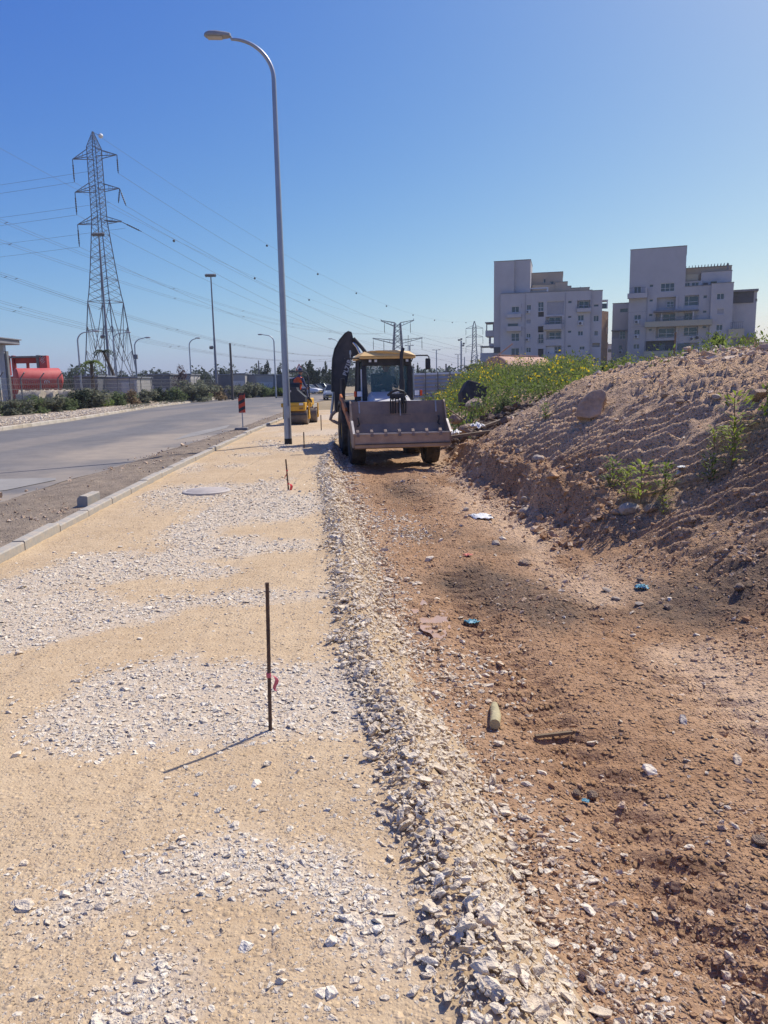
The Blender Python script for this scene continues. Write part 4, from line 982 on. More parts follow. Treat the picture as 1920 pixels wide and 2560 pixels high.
# ------------------------------------------------------------------ cars
M_CARGLASS = glass_mat('car_glass', (.015, .02, .025), .05)
M_RIM = mat('alloy_rim', (.35, .35, .36), .35, .1, 6, metal=.7)
M_CARTYRE = mat('car_tyre', (.03, .03, .03), .9, .2, 8)
def car_paint(name, c, metal=.4): 
    m = mat(name, c, .28, .05, 2, metal=metal, spec=.5); return m
def car(loc, rz, paint, label, L=4.5, W=1.76, H=1.46, group='parked cars beyond the bend', hatch=False):
    """saloon pointing to -Y"""
    t = empty('parked_car', loc, rz, label, 'car', group); hl = L / 2
    # lower body: stations along y with half width, sill, shoulder heights
    st = [(-hl, .62, .38, .60), (-hl + .12, .76, .24, .72), (-hl + .5, .86, .20, .82), (-hl + 1.2, .88, .18, .93), (-.3, .88, .18, .98), (hl - 1.3, .88, .18, 1.0), (hl - .5, .86, .22, 1.02 if not hatch else 1.05), (hl - .1, .78, .28, .95), (hl, .66, .40, .80)]
    vs = []; n = 8
    for y_, w, z0, z1 in st:
        w *= W / 1.76
        vs += [(-w * .9, y_, z0), (-w, y_, z0 + .14), (-w * 1.0, y_, (z0 + z1) * .5), (-w * .93, y_, z1 - .03), (-w * .80, y_, z1), (w * .80, y_, z1), (w * .93, y_, z1 - .03), (w * 1.0, y_, (z0 + z1) * .5), (w, y_, z0 + .14), (w * .9, y_, z0)]
    n = 10; fs = [(i * n + k, i * n + (k + 1) % n, (i + 1) * n + (k + 1) % n, (i + 1) * n + k) for i in range(len(st) - 1) for k in range(n)] + [tuple(range(n)), tuple(range((len(st) - 1) * n, len(st) * n))]
    mb = MB(); mb.add(vs, fs); mb.build('body', paint, t, True)
    # greenhouse
    f0, f1, r1, r0 = -hl + 1.25, -hl + 2.0, hl - 1.55 if not hatch else hl - .75, hl - .75 if not hatch else hl - .25
    w0, w1, zb = .78 * W / 1.76, .58 * W / 1.76, .96
    gv = [(-w0, f0, zb - .06), (w0, f0, zb - .06), (w0, r0, zb), (-w0, r0, zb), (-w1, f1, H), (w1, f1, H), (w1, r1, H), (-w1, r1, H)]
    mb = MB(); mb.add(gv, [(0, 1, 5, 4), (1, 2, 6, 5), (2, 3, 7, 6), (3, 0, 4, 7)]); mb.build('windows', M_CARGLASS, t)
    mb = MB(); mb.box((0, (f1 + r1) / 2, H), (2 * w1 + .05, r1 - f1 + .1, .05), ch=.02)
    for s in (0, 1):
        for a_, b_ in (((0, 4), (3, 7)) if s == 0 else ((1, 5), (2, 6))): mb.bar(gv[a_], gv[b_], .06)
        m_ = Vector(gv[0 if s == 0 else 1]).lerp(Vector(gv[3 if s == 0 else 2]), .52); u_ = Vector(gv[4 if s == 0 else 5]).lerp(Vector(gv[7 if s == 0 else 6]), .5); mb.bar(m_, u_, .07)
    mb.build('roof', paint, t)
    for s in (-1, 1):
        for yy in (-hl + .85, hl - .85): 
            w_ = link('wheel', tyre_mesh(.315, .2, .21, 0, M_CARTYRE), t, (s * (W / 2 - .12), yy, .315))
            mb = MB(); mb.lathe([(.215, s * .06), (.20, s * .09), (.05, s * .085), (.001, s * .09)], 16, ax='X'); mb.build('rim', M_RIM, w_, True)
        mb = MB(); mb.box((s * .62 * W / 1.76, -hl + .13, .66), (.34, .12, .13), ch=.03); mb.build('headlight', M_CLEAR, t)
        mb = MB(); mb.box((s * .66 * W / 1.76, hl - .07, .78), (.28, .1, .14), ch=.03); mb.build('tail_light', M_SIGNRED, t)
        mb = MB(); mb.box((s * (W / 2 + .05), f0 + .35, 1.0), (.16, .08, .11), ch=.03); mb.build('mirror', paint, t)
    mb = MB(); mb.box((0, -hl + .01, .46), (1.0, .06, .14), ch=.02); mb.build('grille', M_CABBLK, t)
    mb = MB(); mb.box((0, -hl - .025, .34), (.5, .02, .11)); mb.build('number_plate', mat('plate_yellow', (.75, .60, .15), .5), t)
    return t
car((-4.95, 79.5, -.10), R(-2), car_paint('silver_paint', (.34, .36, .37)), 'silver saloon coming along the road behind the backhoe boom', group='cars on the road')
def car_at(px, base_y, Y, rz, paint, label, **k):
    p = at(px, base_y, Y); return car((p.x, Y, -.12), rz, paint, label, **k)
car_at(772, 975, 126, R(62), car_paint('white_paint', (.70, .70, .70), 0), 'white car parked beside the roller bar on the side road')
car_at(792, 975, 127.5, R(62), car_paint('dark_grey_paint', (.05, .055, .065)), 'dark grey parked car left of the dark estate')
car_at(812, 975, 129, R(60), car_paint('slate_paint', (.07, .09, .10)), 'dark estate parked rightmost in the row behind the saloon', hatch=True, H=1.6)
car_at(1009, 950, 132, R(80), car_paint('grey_paint', (.2, .21, .22)), 'grey parked car hidden behind the backhoe cab') if False else None
# dark van behind the roller driver
vt = empty('parked_van', (at(735, 980, 96).x, 98, -.12), R(3), 'dark van with white roof edge behind the roller', 'van')
mb = MB(); mb.prism([(-1.0, .35), (1.0, .35), (1.0, 1.5), (.85, 2.3), (-.85, 2.3), (-1.0, 1.5)], 4.8, (0, 0, 0)); mb.build('body', car_paint('dark_blue_paint', (.03, .035, .06)), vt)
mb = MB(); mb.box((0, 0, 2.35), (1.78, 4.85, .14), ch=.05); mb.build('roof', car_paint('van_white', (.6, .6, .62), 0), vt)
mb = MB(); mb.quad((-.82, -2.41, 1.5), (.82, -2.41, 1.5), (.72, -2.41, 2.15), (-.72, -2.41, 2.15)); mb.build('rear_window', M_CARGLASS, vt)
for s in (-1, 1):
    mb = MB(); mb.box((s * .9, -2.42, 1.1), (.12, .05, .35)); mb.build('tail_light', M_SIGNRED, vt)
    for yy in (-1.5, 1.5): link('wheel', tyre_mesh(.34, .22, .2, 0, M_CARTYRE), vt, (s * .9, yy, .34))
# triangular warning sign
sg = at(748, 920, 70); t = empty('warning_sign', (sg.x, 70, -.1), 0, 'red bordered white triangle warning sign above the roller', 'road sign')
mb = MB(); mb.cyl((0, .02, 0), (0, .02, sg.z + .1), .03, None, 8); mb.build('post', M_GALV, t)
zc = sg.z + .1
def tri(r): return [(0, r), (-r * .866, -r * .5), (r * .866, -r * .5)]
mb = MB(); mb.prism(tri(.40), .012, (0, -.02, zc)); mb.build('border', M_SIGNRED, t)
mb = MB(); mb.prism(tri(.27), .006, (0, -.031, zc)); mb.build('face', M_SIGNW, t)
mb = MB(); mb.box((0, -.036, zc), (.05, .004, .18)); mb.build('symbol', M_SIGNBLK, t)

# ------------------------------------------------------------------ apartment blocks
M_WALL = mat('greyish_stone_cladding', (.50, .475, .46), .85, .07, .25, bump=.2, bscale=3)
M_WALL2 = mat('grey_stone_cladding', (.47, .45, .44), .85, .07, .25, bump=.2, bscale=3)
M_TANWALL = mat('sandy_and_sunlit_wall', (.50, .40, .29), .9, .07, .3)  # tan of the sunlit penthouses put into the colour; low house shares it
M_ORWALL = mat('sunlit_orange_wall', (.62, .40, .25), .9, .08, .3)  # sunlight on the side wing put into its wall colour
M_YBAND = mat('cream_parapet', (.46, .42, .31), .9, .06, .3)
M_COPING = mat('roof_coping', (.22, .21, .21), .8, .1, 1)
M_FRAME = mat('white_window_frame', (.62, .62, .63), .6, .05, 1)
M_PANE = glass_mat('window_pane', (.05, .065, .085), .12)
M_PANEL = mat('shutter_panel', (.36, .35, .36), .7, .06, 2)
M_DARKREC = mat('dark_recess', (.10, .095, .10), .9, .15, .4)
M_RAIL = mat('steel_railing', (.13, .14, .16), .5, .1, 2)
M_LEAFPOT = mat('roof_plants', (.07, .09, .05), .9, .3, 2)
M_ACW = mat('air_conditioner_white', (.58, .58, .57), .6, .06, 3)
class Bld:
    """block of flats: facade data in zoom units u, v turned to metres by the scale at distance Y"""
    def __init__(s, name, label, ox, oy, k, Y, rz=0):
        s.o = (ox, oy, k); s.Y = Y
        c = s.pt(800, 1200); s.c = c
        s.t = empty(name, (c[0], Y, -.14), rz, label, 'building')
    def pt(s, u, v):
        p = at(s.o[0] + u * s.o[2], s.o[1] + v * s.o[2], s.Y); return (p.x, p.z)
    def X(s, u, v=900): return s.pt(u, v)[0] - s.c[0]
    def Z(s, v, u=800): return s.pt(u, v)[1] + .14
    def block(s, u0, u1, vtop, fr, dep, m, openings=(), vbot=None, coping=True, name='wall'):
        """box with real openings in its front face; openings = (u0, v0, u1, v1, kind)"""
        x0, x1 = s.X(u0), s.X(u1); uc = (u0 + u1) / 2; z1 = s.Z(vtop, uc); z0 = 0 if vbot is None else s.Z(vbot, uc)
        ops = []
        for a, b, c, d, kind in openings:
            um = (a + c) / 2; vm = (b + d) / 2; xa, xc = s.X(a, vm), s.X(c, vm); zt, zb = s.Z(b, um), s.Z(d, um)
            ops.append((max(xa, x0 + .05), min(xc, x1 - .05), max(zb, z0 + .05), min(zt, z1 - .05), kind))
        xs = sorted({round(v, 4) for v in [x0, x1] + [o[0] for o in ops] + [o[1] for o in ops]})
        zs = sorted({round(v, 4) for v in [z0, z1] + [o[2] for o in ops] + [o[3] for o in ops]})
        mb = MB(); f = fr
        for i in range(len(xs) - 1):
            for j in range(len(zs) - 1):
                cx, cz = (xs[i] + xs[i + 1]) / 2, (zs[j] + zs[j + 1]) / 2
                if any(o[0] < cx < o[1] and o[2] < cz < o[3] for o in ops): continue
                mb.quad((xs[i], f, zs[j]), (xs[i + 1], f, zs[j]), (xs[i + 1], f, zs[j + 1]), (xs[i], f, zs[j + 1]))
        b = f + dep
        mb.quad((x0, f, z0), (x0, f, z1), (x0, b, z1), (x0, b, z0)); mb.quad((x1, f, z0), (x1, b, z0), (x1, b, z1), (x1, f, z1))
        mb.quad((x0, f, z1), (x1, f, z1), (x1, b, z1), (x0, b, z1)); mb.quad((x0, b, z0), (x0, b, z1), (x1, b, z1), (x1, b, z0))
        for xa, xb, za, zb, kind in ops:
            r = .9 if kind in ('bay', 'rec') else .28
            for q in (((xa, za), (xb, za)), ((xb, za), (xb, zb)), ((xb, zb), (xa, zb)), ((xa, zb), (xa, za))):
                (p, q_), (p2, q2) = q; mb.quad((p, f, q_), (p2, f, q2), (p2, f + r, q2), (p, f + r, q_))
        w = mb.build(name, m, s.t)
        if coping:
            mb = MB(); mb.box(((x0 + x1) / 2, (f + b) / 2, z1 + .06), (x1 - x0 + .12, dep + .12, .12)); mb.build('coping', M_COPING, w)
        for xa, xb, za, zb, kind in ops:
            cx, cz, w_, h_ = (xa + xb) / 2, (za + zb) / 2, xb - xa, zb - za
            if kind in ('bay', 'rec'):
                mb = MB(); mb.box((cx, f + .95, cz), (w_ + .1, .1, h_ + .1)); mb.build('recess', m if kind == 'bay' else M_DARKREC, s.t); continue
            fw = .07; g = f + .16; mb = MB()
            for bx in ((xa + fw / 2, cz, fw, h_), (xb - fw / 2, cz, fw, h_)): mb.box((bx[0], g, bx[1]), (bx[2], .08, bx[3]))
            mb.box((cx, g, za + fw / 2), (w_ - 2 * fw, .08, fw)); mb.box((cx, g, zb - fw / 2), (w_ - 2 * fw, .08, fw))
            if kind == 'w':
                nm = 2 if w_ < 2.2 else 3
                for k in range(1, nm): mb.box((xa + w_ * k / nm, g, cz), (fw, .07, h_ - 2 * fw))
                if h_ > 1.6: mb.box((cx, g - .004, za + h_ * .4), (w_ - 2 * fw, .06, fw * .8))
            win = mb.build('window', M_FRAME if kind in ('w', 'p') else M_WALL2, s.t)
            mb = MB(); mb.box((cx, g + .05, cz), (w_ - .02, .02, h_ - .02)); mb.build('pane', {'w': M_PANE, 's': M_PANE, 'p': M_PANEL, 'd': M_PANE}[kind], win)
        return w
    def slab(s, u0, v0, u1, v1, fr, dep, m, name='parapet'):
        um = (u0 + u1) / 2; x0, x1, z1, z0 = s.X(u0, v0), s.X(u1, v0), s.Z(v0, um), s.Z(v1, um)
        mb = MB(); mb.box(((x0 + x1) / 2, fr + dep / 2, (z0 + z1) / 2), (abs(x1 - x0), dep, abs(z1 - z0))); return mb.build(name, m, s.t)
    def win(s, u0, v0, u1, v1, fr, kind='w'):
        """window let into the back of a bay"""
        um = (u0 + u1) / 2; xa, xb, zb, za = s.X(u0, v0), s.X(u1, v0), s.Z(v0, um), s.Z(v1, um); cx, cz, w_, h_ = (xa + xb) / 2, (za + zb) / 2, xb - xa, zb - za
        fw = .08; mb = MB()
        for a, b, c, d in ((xa + fw / 2, cz, fw, h_), (xb - fw / 2, cz, fw, h_), (cx, cz, fw, h_)): mb.box((a, fr, b), (c, .10, d))
        mb.box((cx, fr - .004, za + fw / 2), (w_, .09, fw)); mb.box((cx, fr - .004, zb - fw / 2), (w_, .09, fw)); mb.box((cx, fr - .008, za + h_ * .4), (w_, .07, fw))
        o = mb.build('window', M_FRAME, s.t); mb = MB(); mb.box((cx, fr + .04, cz), (w_ - .02, .03, h_ - .02)); mb.build('pane', M_PANE, o)
    def rail(s, u0, v0, u1, v1, fr, step=.35):
        um = (u0 + u1) / 2; x0, x1, z1, z0 = s.X(u0, v0), s.X(u1, v0), s.Z(v0, um), s.Z(v1, um); mb = MB()
        for z in (z0 + .05, z1): mb.bar((x0, fr, z), (x1, fr, z), .06)
        x = x0
        while x <= x1: mb.bar((x, fr, z0), (x, fr, z1), .04); x += step
        mb.build('railing', M_RAIL, s.t)
    def ac(s, u0, v0, u1, v1, fr):
        um = (u0 + u1) / 2; x0, x1, z1, z0 = s.X(u0, v0), s.X(u1, v0), s.Z(v0, um), s.Z(v1, um); cx, cz = (x0 + x1) / 2, (z0 + z1) / 2
        mb = MB(); mb.box((cx, fr - .22, cz), (x1 - x0, .4, z1 - z0), ch=.04); o = mb.build('air_conditioner', M_ACW, s.t)
        mb = MB(); mb.cyl((cx - .1, fr - .425, cz), (cx - .1, fr - .43, cz), (z1 - z0) * .38, None, 16); mb.build('fan', M_DARKREC, o)
B = Bld('apartment_building', 'pale stone apartment block with tall blank left tower, left of the two', 1160, 600, .2411, 160, R(-13))
B.block(312, 518, 208, 0, 11, M_WALL)
B.block(518, 683, 196, .8, 10, M_WALL, [(684 - 6, 380, 684, 381, 's')][:0])
B.block(683, 1010, 300, 6, 9, M_TANWALL, [(818, 365, 842, 408, 's'), (890, 395, 925, 432, 's')])
B.block(700, 935, 446, 3.2, 6, M_TANWALL); B.block(935, 1058, 424, 3.0, 8, M_TANWALL); B.block(1058, 1096, 470, 3.0, 8, M_TANWALL); B.block(1096, 1281, 490, 3.0, 8, M_TANWALL, [(1112, 522, 1215, 545, 's')])
ops = [(500, 688, 578, 750, 'w'), (655, 672, 700, 728, 'w'), (770, 645, 828, 742, 'w'), (1070, 640, 1108, 668, 's'), (772, 748, 828, 800, 'rec'),
       (460, 862, 568, 898, 's'), (650, 822, 700, 870, 'p'), (1070, 795, 1105, 818, 's'), (1168, 790, 1228, 848, 'w'),
       (497, 965, 580, 1050, 'w'), (652, 970, 695, 1015, 'w'), (770, 897, 825, 960, 'rec'), (1068, 945, 1105, 970, 's'), (1168, 952, 1220, 1000, 'w'),
       (495, 1120, 578, 1202, 'w'), (650, 1115, 698, 1168, 'w'), (772, 975, 824, 1075, 'w'), (770, 1130, 824, 1215, 'rec'), (1065, 1095, 1100, 1118, 's'), (1182, 1108, 1236, 1145, 'w'),
       (858, 640, 1032, 786, 'p'), (846, 800, 1010, 884, 'bay'), (852, 950, 1004, 1034, 'bay'), (848, 1100, 1004, 1182, 'bay'), (1160, 640, 1290, 722, 'bay'),
       (497, 1262, 578, 1330, 'w'), (650, 1262, 698, 1310, 'w'), (1182, 1255, 1236, 1300, 'w')]
B.block(386, 1300, 548, -1.0, 12, M_WALL, ops)
B.block(1300, 1404, 542, -.4, 11, M_WALL, [(1325, 680, 1375, 705, 's'), (1322, 795, 1376, 856, 'w'), (1330, 948, 1368, 1002, 'w'), (1312, 1075, 1384, 1116, 'bay'), (1325, 1230, 1376, 1290, 'w')])
B.win(880, 806, 1003, 878, -.3); B.win(880, 956, 1003, 1030, -.3); B.win(935, 1104, 1001, 1180, -.3); B.slab(850, 1106, 932, 1182, -.35, .1, M_FRAME, 'shutter'); B.win(1180, 645, 1280, 718, -.3)
B.slab(588, 488, 872, 500, 1.0, .8, M_FRAME, 'pergola_beam'); B.slab(588, 500, 602, 560, 1.0, .3, M_FRAME, 'pergola_post'); B.slab(856, 500, 872, 550, 1.0, .3, M_FRAME, 'pergola_post'); B.slab(602, 512, 856, 548, 1.5, .1, M_WALL2, 'pergola_back')
B.slab(452, 768, 600, 806, -1.9, .9, M_WALL); B.slab(448, 896, 600, 946, -1.9, .9, M_WALL); B.slab(824, 882, 1006, 934, -2.0, 1.0, M_WALL2); B.rail(846, 842, 1032, 880, -1.5); B.rail(1160, 690, 1292, 722, -1.2); B.rail(770, 1020, 828, 1072, -1.1); B.slab(1160, 722, 1296, 760, -1.7, .7, M_WALL)
for q in ((648, 733, 690, 762), (1172, 856, 1220, 893), (648, 1020, 680, 1050), (868, 1160, 895, 1180)): B.ac(*q, -1.0)
for (a, b, c, d) in ((222, 928, 312, 992), (260, 1065, 386, 1108), (168, 1165, 386, 1255)): B.slab(a, b, c, d, .5, 5, M_WALL2, 'balcony')
for (a, b, c, d) in ((218, 840, 314, 850), (168, 1092, 314, 1102)): B.slab(a, b, c, d, .4, 5, M_COPING, 'awning')
for (a, b, c, d) in ((230, 850, 240, 930), (258, 1000, 280, 1066), (172, 1102, 182, 1166), (300, 850, 312, 930)): B.slab(a, b, c, d, .5, .3, M_COPING, 'balcony_post')
B.slab(314, 1108, 384, 1166, -.25, .2, M_DARKREC, 'recess')
x0, x1 = B.X(1404), B.X(1470); mb = MB(); mb.box((0, 0, B.Z(715, 1440) / 2), (9, 9, B.Z(715, 1440)), rot=(0, 0, R(-28))); w = mb.build('side_wing', M_ORWALL, B.t); w.location = (x1 - 5.6, 7.9, 0)
B.slab(1408, 623, 1474, 634, 2.0, 3, M_FRAME, 'pergola_beam'); B.slab(1462, 634, 1472, 715, 2.0, .3, M_FRAME, 'pergola_post'); B.slab(1412, 660, 1462, 714, 2.4, .1, M_PANE, 'glass_screen')
for v in (760, 905, 1060): B.slab(1464, v, 1480, v + 60, 4, 1.5, M_ORWALL, 'balcony')

D = Bld('apartment_building', 'grey stone apartment block with tall blank tower and cream balconies, rightmost large one', 1500, 590, .2532, 157, R(-21))
ops = [(358, 480, 428, 552, 'w'), (508, 465, 545, 492, 's'), (612, 458, 742, 542, 'w'), (505, 612, 540, 638, 's'), (360, 765, 425, 816, 'w'), (500, 758, 536, 785, 's'), (360, 915, 415, 966, 'w'), (497, 908, 530, 930, 's'),
       (575, 598, 758, 736, 'bay'), (565, 760, 762, 838, 'bay'), (565, 893, 752, 1002, 'bay'), (460, 1030, 752, 1134, 'rec'), (350, 1060, 410, 1110, 'w')]
D.block(300, 822, 104, 0, 12, M_WALL2, ops)
D.block(822, 1060, 500, -.02, 11, M_WALL2, [(782, 588, 966, 692, 'bay'), (830, 588, 966, 692, 'bay'), (1005, 592, 1040, 622, 's'), (828, 760, 922, 840, 'bay'), (1000, 740, 1036, 766, 's'), (828, 893, 958, 987, 'bay'), (995, 890, 1032, 915, 's'), (985, 1038, 1030, 1066, 's'), (826, 1055, 960, 1130, 'bay')][1:])
D.block(1060, 1256, 484, -.6, 11, M_WALL2, [(1125, 583, 1192, 642, 'w'), (1125, 730, 1190, 786, 'p'), (1118, 885, 1176, 942, 'w'), (1110, 1035, 1176, 1092, 'w')])
D.block(822, 1242, 292, 4.2, 7, M_TANWALL, [(1170, 325, 1205, 350, 'p')]); D.block(966, 1242, 352, 2.2, 6, M_WALL)
D.slab(812, 366, 966, 430, 2.6, .4, M_YBAND, 'parapet'); D.block(812, 978, 440, 1.6, 4, M_WALL, [(816, 452, 885, 504, 'w'), (900, 452, 966, 500, 'w')], coping=False)
mb = MB(); n = 14
for k in range(n):
    u = 850 + (1232 - 850) * k / (n - 1); x = D.X(u, 280); z = D.Z(286 - 14 * k / n, u); mb.box((x, 5.5, z), (.12, 5, .35))
mb.build('pergola_slats', M_COPING, D.t); D.slab(1228, 268, 1246, 330, 3.2, .3, M_COPING, 'pergola_post')
D.block(1256, 1476, 560, 3, 10, M_WALL2, [(1262, 862, 1270, 930, 's')]); D.slab(1256, 538, 1506, 558, 2.2, 10, M_COPING, 'roof_overhang'); D.slab(1262, 562, 1466, 668, 2.8, .3, M_DARKREC, 'glazed_band'); D.slab(1476, 630, 1496, 656, 3, 1, M_COPING, 'hood')
D.block(133, 298, 632, 3, 10, M_WALL2, [(212, 685, 292, 726, 's'), (132, 915, 208, 1000, 'p'), (212, 915, 266, 1000, 'w'), (200, 1065, 232, 1110, 's')]); D.slab(128, 908, 296, 918, 2.2, 1, M_COPING, 'awning'); D.ac(200, 1120, 242, 1155, 3)
D.slab(300, 552, 488, 602, -1.2, 1.2, M_WALL); D.rail(318, 498, 476, 552, -1.1); D.slab(472, 498, 488, 552, -1.2, .3, M_WALL, 'pier')
D.slab(465, 838, 1085, 892, -1.6, 1.6, M_YBAND, 'balcony'); D.slab(455, 1134, 772, 1192, -1.6, 1.6, M_YBAND, 'balcony'); D.slab(1226, 930, 1366, 1012, -1.4, 2, M_YBAND, 'balcony'); D.rail(1248, 866, 1360, 930, -1.2); D.rail(460, 1080, 755, 1134, -1.3); D.rail(566, 800, 965, 838, -1.2)
D.slab(548, 735, 770, 752, -1.8, 2, M_COPING, 'awning'); D.slab(775, 735, 965, 746, -1.4, 1.6, M_COPING, 'awning'); D.slab(755, 590, 775, 840, -.3, .3, M_WALL, 'pier'); D.slab(616, 760, 628, 838, -1.2, .25, M_WALL, 'pier'); D.slab(908, 750, 922, 838, -1.2, .25, M_WALL, 'pier'); D.slab(755, 893, 772, 1140, -.3, .3, M_WALL, 'pier')
D.win(668, 636, 736, 694, .75); D.win(632, 765, 760, 832, .75); D.win(832, 765, 916, 836, .7); D.win(790, 900, 952, 980, .7); D.win(590, 905, 740, 995, .75); D.win(786, 592, 964, 688, .7); D.slab(592, 1060, 652, 1132, .6, .1, M_PANE, 'pane'); D.slab(772, 1062, 880, 1130, -.2, .1, M_PANE, 'pane')
D.ac(365, 820, 410, 856, 0); D.ac(360, 970, 405, 1002, 0); D.ac(890, 1000, 915, 1035, -.02); D.ac(942, 985, 962, 1030, -.02)
D.slab(1366, 1003, 1484, 1012, 1, 3, M_COPING, 'awning'); D.slab(1372, 1012, 1478, 1075, 1.2, .2, mat('brick_red_screen', (.30, .17, .12), .9, .2, 2), 'screen'); D.slab(1340, 1078, 1480, 1200, .6, 2, M_WALL, 'parapet')
for q in ((640, 560), (1045, 560), (1300, 545)): B.slab(q[0], q[1], q[0] + 5, 1300, -1.12, .1, M_PANEL, 'drain_pipe')
for q in ((487, 500), (1057, 500)): D.slab(q[0], q[1], q[0] + 5, 1190, -.15 if q[0] < 900 else -.75, .12, M_PANEL, 'drain_pipe')
for v in (660, 810, 958, 1105): B.slab(600, v, 606, v + 40, -1.1, .1, M_PANEL, 'vent_grille')
B.slab(1195, 472, 1203, 488, 4, .4, M_COPING, 'roof_tank'); B.slab(735, 292, 760, 300, 8, 1, M_ACW, 'roof_tank'); D.slab(1010, 460, 1050, 492, 1.8, .5, M_DARKREC, 'roof_plant'); D.slab(1075, 455, 1130, 484, 1.0, .4, M_LEAFPOT, 'roof_planter')
for q in ((500, 590), (500, 735), (500, 885)): D.slab(300, q[1], 480, q[1] + 4, -.06, .06, M_PANEL, 'string_course')
# low houses peeping out beyond the blocks
def low_house(name, px0, px1, py, Y, m, label):
    a = at(px0, py, Y); b = at(px1, py, Y); t = empty(name, ((a.x + b.x) / 2, Y, -.14), 0, label, 'building'); w = b.x - a.x; h = a.z + .14
    mb = MB(); mb.box((0, 4, h / 2), (w, 8, h)); mb.build('wall', m, t)
    mb = MB(); mb.box((0, 4, h + .1), (w + .3, 8.3, .2)); mb.build('roof', M_COPING, t)
    for k in range(max(1, int(w / 3))):
        x = -w / 2 + (k + .5) * w / max(1, int(w / 3)); mb = MB(); mb.box((x, -.03, h - 1.6), (1.1, .08, 1.0)); o = mb.build('window', M_FRAME, t); mb = MB(); mb.box((x, -.075, h - 1.6), (.95, .02, .85)); mb.build('pane', M_PANE, o)
    return t
low_house('low_house', 1871, 1890, 832, 190, M_WALL, 'low pale house peeping out right of the rightmost block')
low_house('low_house', 1892, 1935, 858, 180, M_TANWALL, 'low tan house with slatted roof at the right edge')
low_house('low_house', 1515, 1534, 862, 210, M_WALL, 'small pale house in the gap between the two blocks')

# ------------------------------------------------------------------ pylons
M_STEEL = mat('pylon_steel', (.16, .17, .20), .55, .12, 1, metal=.3)
M_INS = mat('insulator_brown', (.035, .035, .05), .4, .1, 6)
def lattice(mb, lv, w_leg, w_br, cross=True):
    """square lattice mast through levels (z, half width)"""
    for i in range(len(lv) - 1):
        (z0, h0), (z1, h1) = lv[i], lv[i + 1]
        c0 = [(-h0, -h0, z0), (h0, -h0, z0), (h0, h0, z0), (-h0, h0, z0)]; c1 = [(-h1, -h1, z1), (h1, -h1, z1), (h1, h1, z1), (-h1, h1, z1)]
        for k in range(4):
            mb.bar(c0[k], c1[k], w_leg); j = (k + 1) % 4
            mb.bar(c0[k], c1[j], w_br)
            if cross: mb.bar(c0[j], c1[k], w_br)
            if i % 3 == 0: mb.bar(c0[k], c0[j], w_br)
def insulator(parent, top, bot, r=.14, nm='insulator'):
    mb = MB(); a, b = Vector(top), Vector(bot); n = 18; pts = []; rr = []
    for i in range(n + 1): pts.append(a.lerp(b, i / n)); rr.append(r if (i % 2 and 3 < i < n - 2) else r * .45)
    mb.tube(pts, rr, 7); return mb.build(nm, M_INS, parent)
z7 = lambda u, v: (140 + u * .2985, 300 + v * .2985)
PY = 135.0
base = at(*z7(468, 2190), PY); py1 = empty('power_pylon', (base.x, PY, -.14), R(-14), 'tall lattice power pylon with three pairs of arms left of the lamp post', 'pylon')
hz = lambda v: at(*z7(380, v), PY).z + .14
top = hz(95); za1, za2, za3 = hz(285), hz(565), hz(838); zw = hz(1525)
lv = [(zw + (za3 - zw) * i / 11, 2.05 + (.88 - 2.05) * (i / 11) ** .8) for i in range(12)]
mb = MB(); lattice(mb, lv, .13, .05, True); m_ = lv[-1][0]
up = [(za3 + (za1 + .9 - za3) * i / 14, .88 - .06 * i / 14) for i in range(15)]; lattice(mb, up, .12, .045, True)
pk = [(za1 + .9 + (top - za1 - .9) * i / 5, .82 * (1 - i / 5) + .04) for i in range(6)]; lattice(mb, pk, .10, .045, True); mb.build('upper_mast', M_STEEL, py1)
mb = MB(); hb = 3.35; c1 = [(-2.05, -2.05), (2.05, -2.05), (2.05, 2.05), (-2.05, 2.05)]; c0 = [(-hb, -hb), (hb, -hb), (hb, hb), (-hb, hb)]
for k in range(4):
    j = (k + 1) % 4; A0, A1, B0, B1 = Vector((*c0[k], 0)), Vector((*c1[k], zw)), Vector((*c0[j], 0)), Vector((*c1[j], zw))
    mb.bar(A0, A1, .15); mb.bar(A1, B1, .09)
    mid1 = A1.lerp(A0, .38); mid2 = B1.lerp(B0, .38); cen = (A1.lerp(A0, .5) + B1.lerp(B0, .5)) / 2
    mb.bar(A1, cen, .09); mb.bar(B1, cen, .09); mb.bar(cen, A0, .09); mb.bar(cen, B0, .09); mb.bar(A1.lerp(A0, .3), A1.lerp(cen, .58), .07); mb.bar(B1.lerp(B0, .3), B1.lerp(cen, .58), .07)
    mb.bar(A1.lerp(cen, .58), B1.lerp(cen, .58), .08)
    for u in (.25, .5, .75):
        e1 = A0.lerp(A1, u); e2 = A0.lerp(cen, u); mb.bar(e1, e2, .05); mb.bar(e1, A0.lerp(cen, min(1, u + .25)), .05)
        e1 = B0.lerp(B1, u); e2 = B0.lerp(cen, u); mb.bar(e1, e2, .05); mb.bar(e1, B0.lerp(cen, min(1, u + .25)), .05)
mb.build('leg_frame', M_STEEL, py1)
tipsR = []; tipsL = []
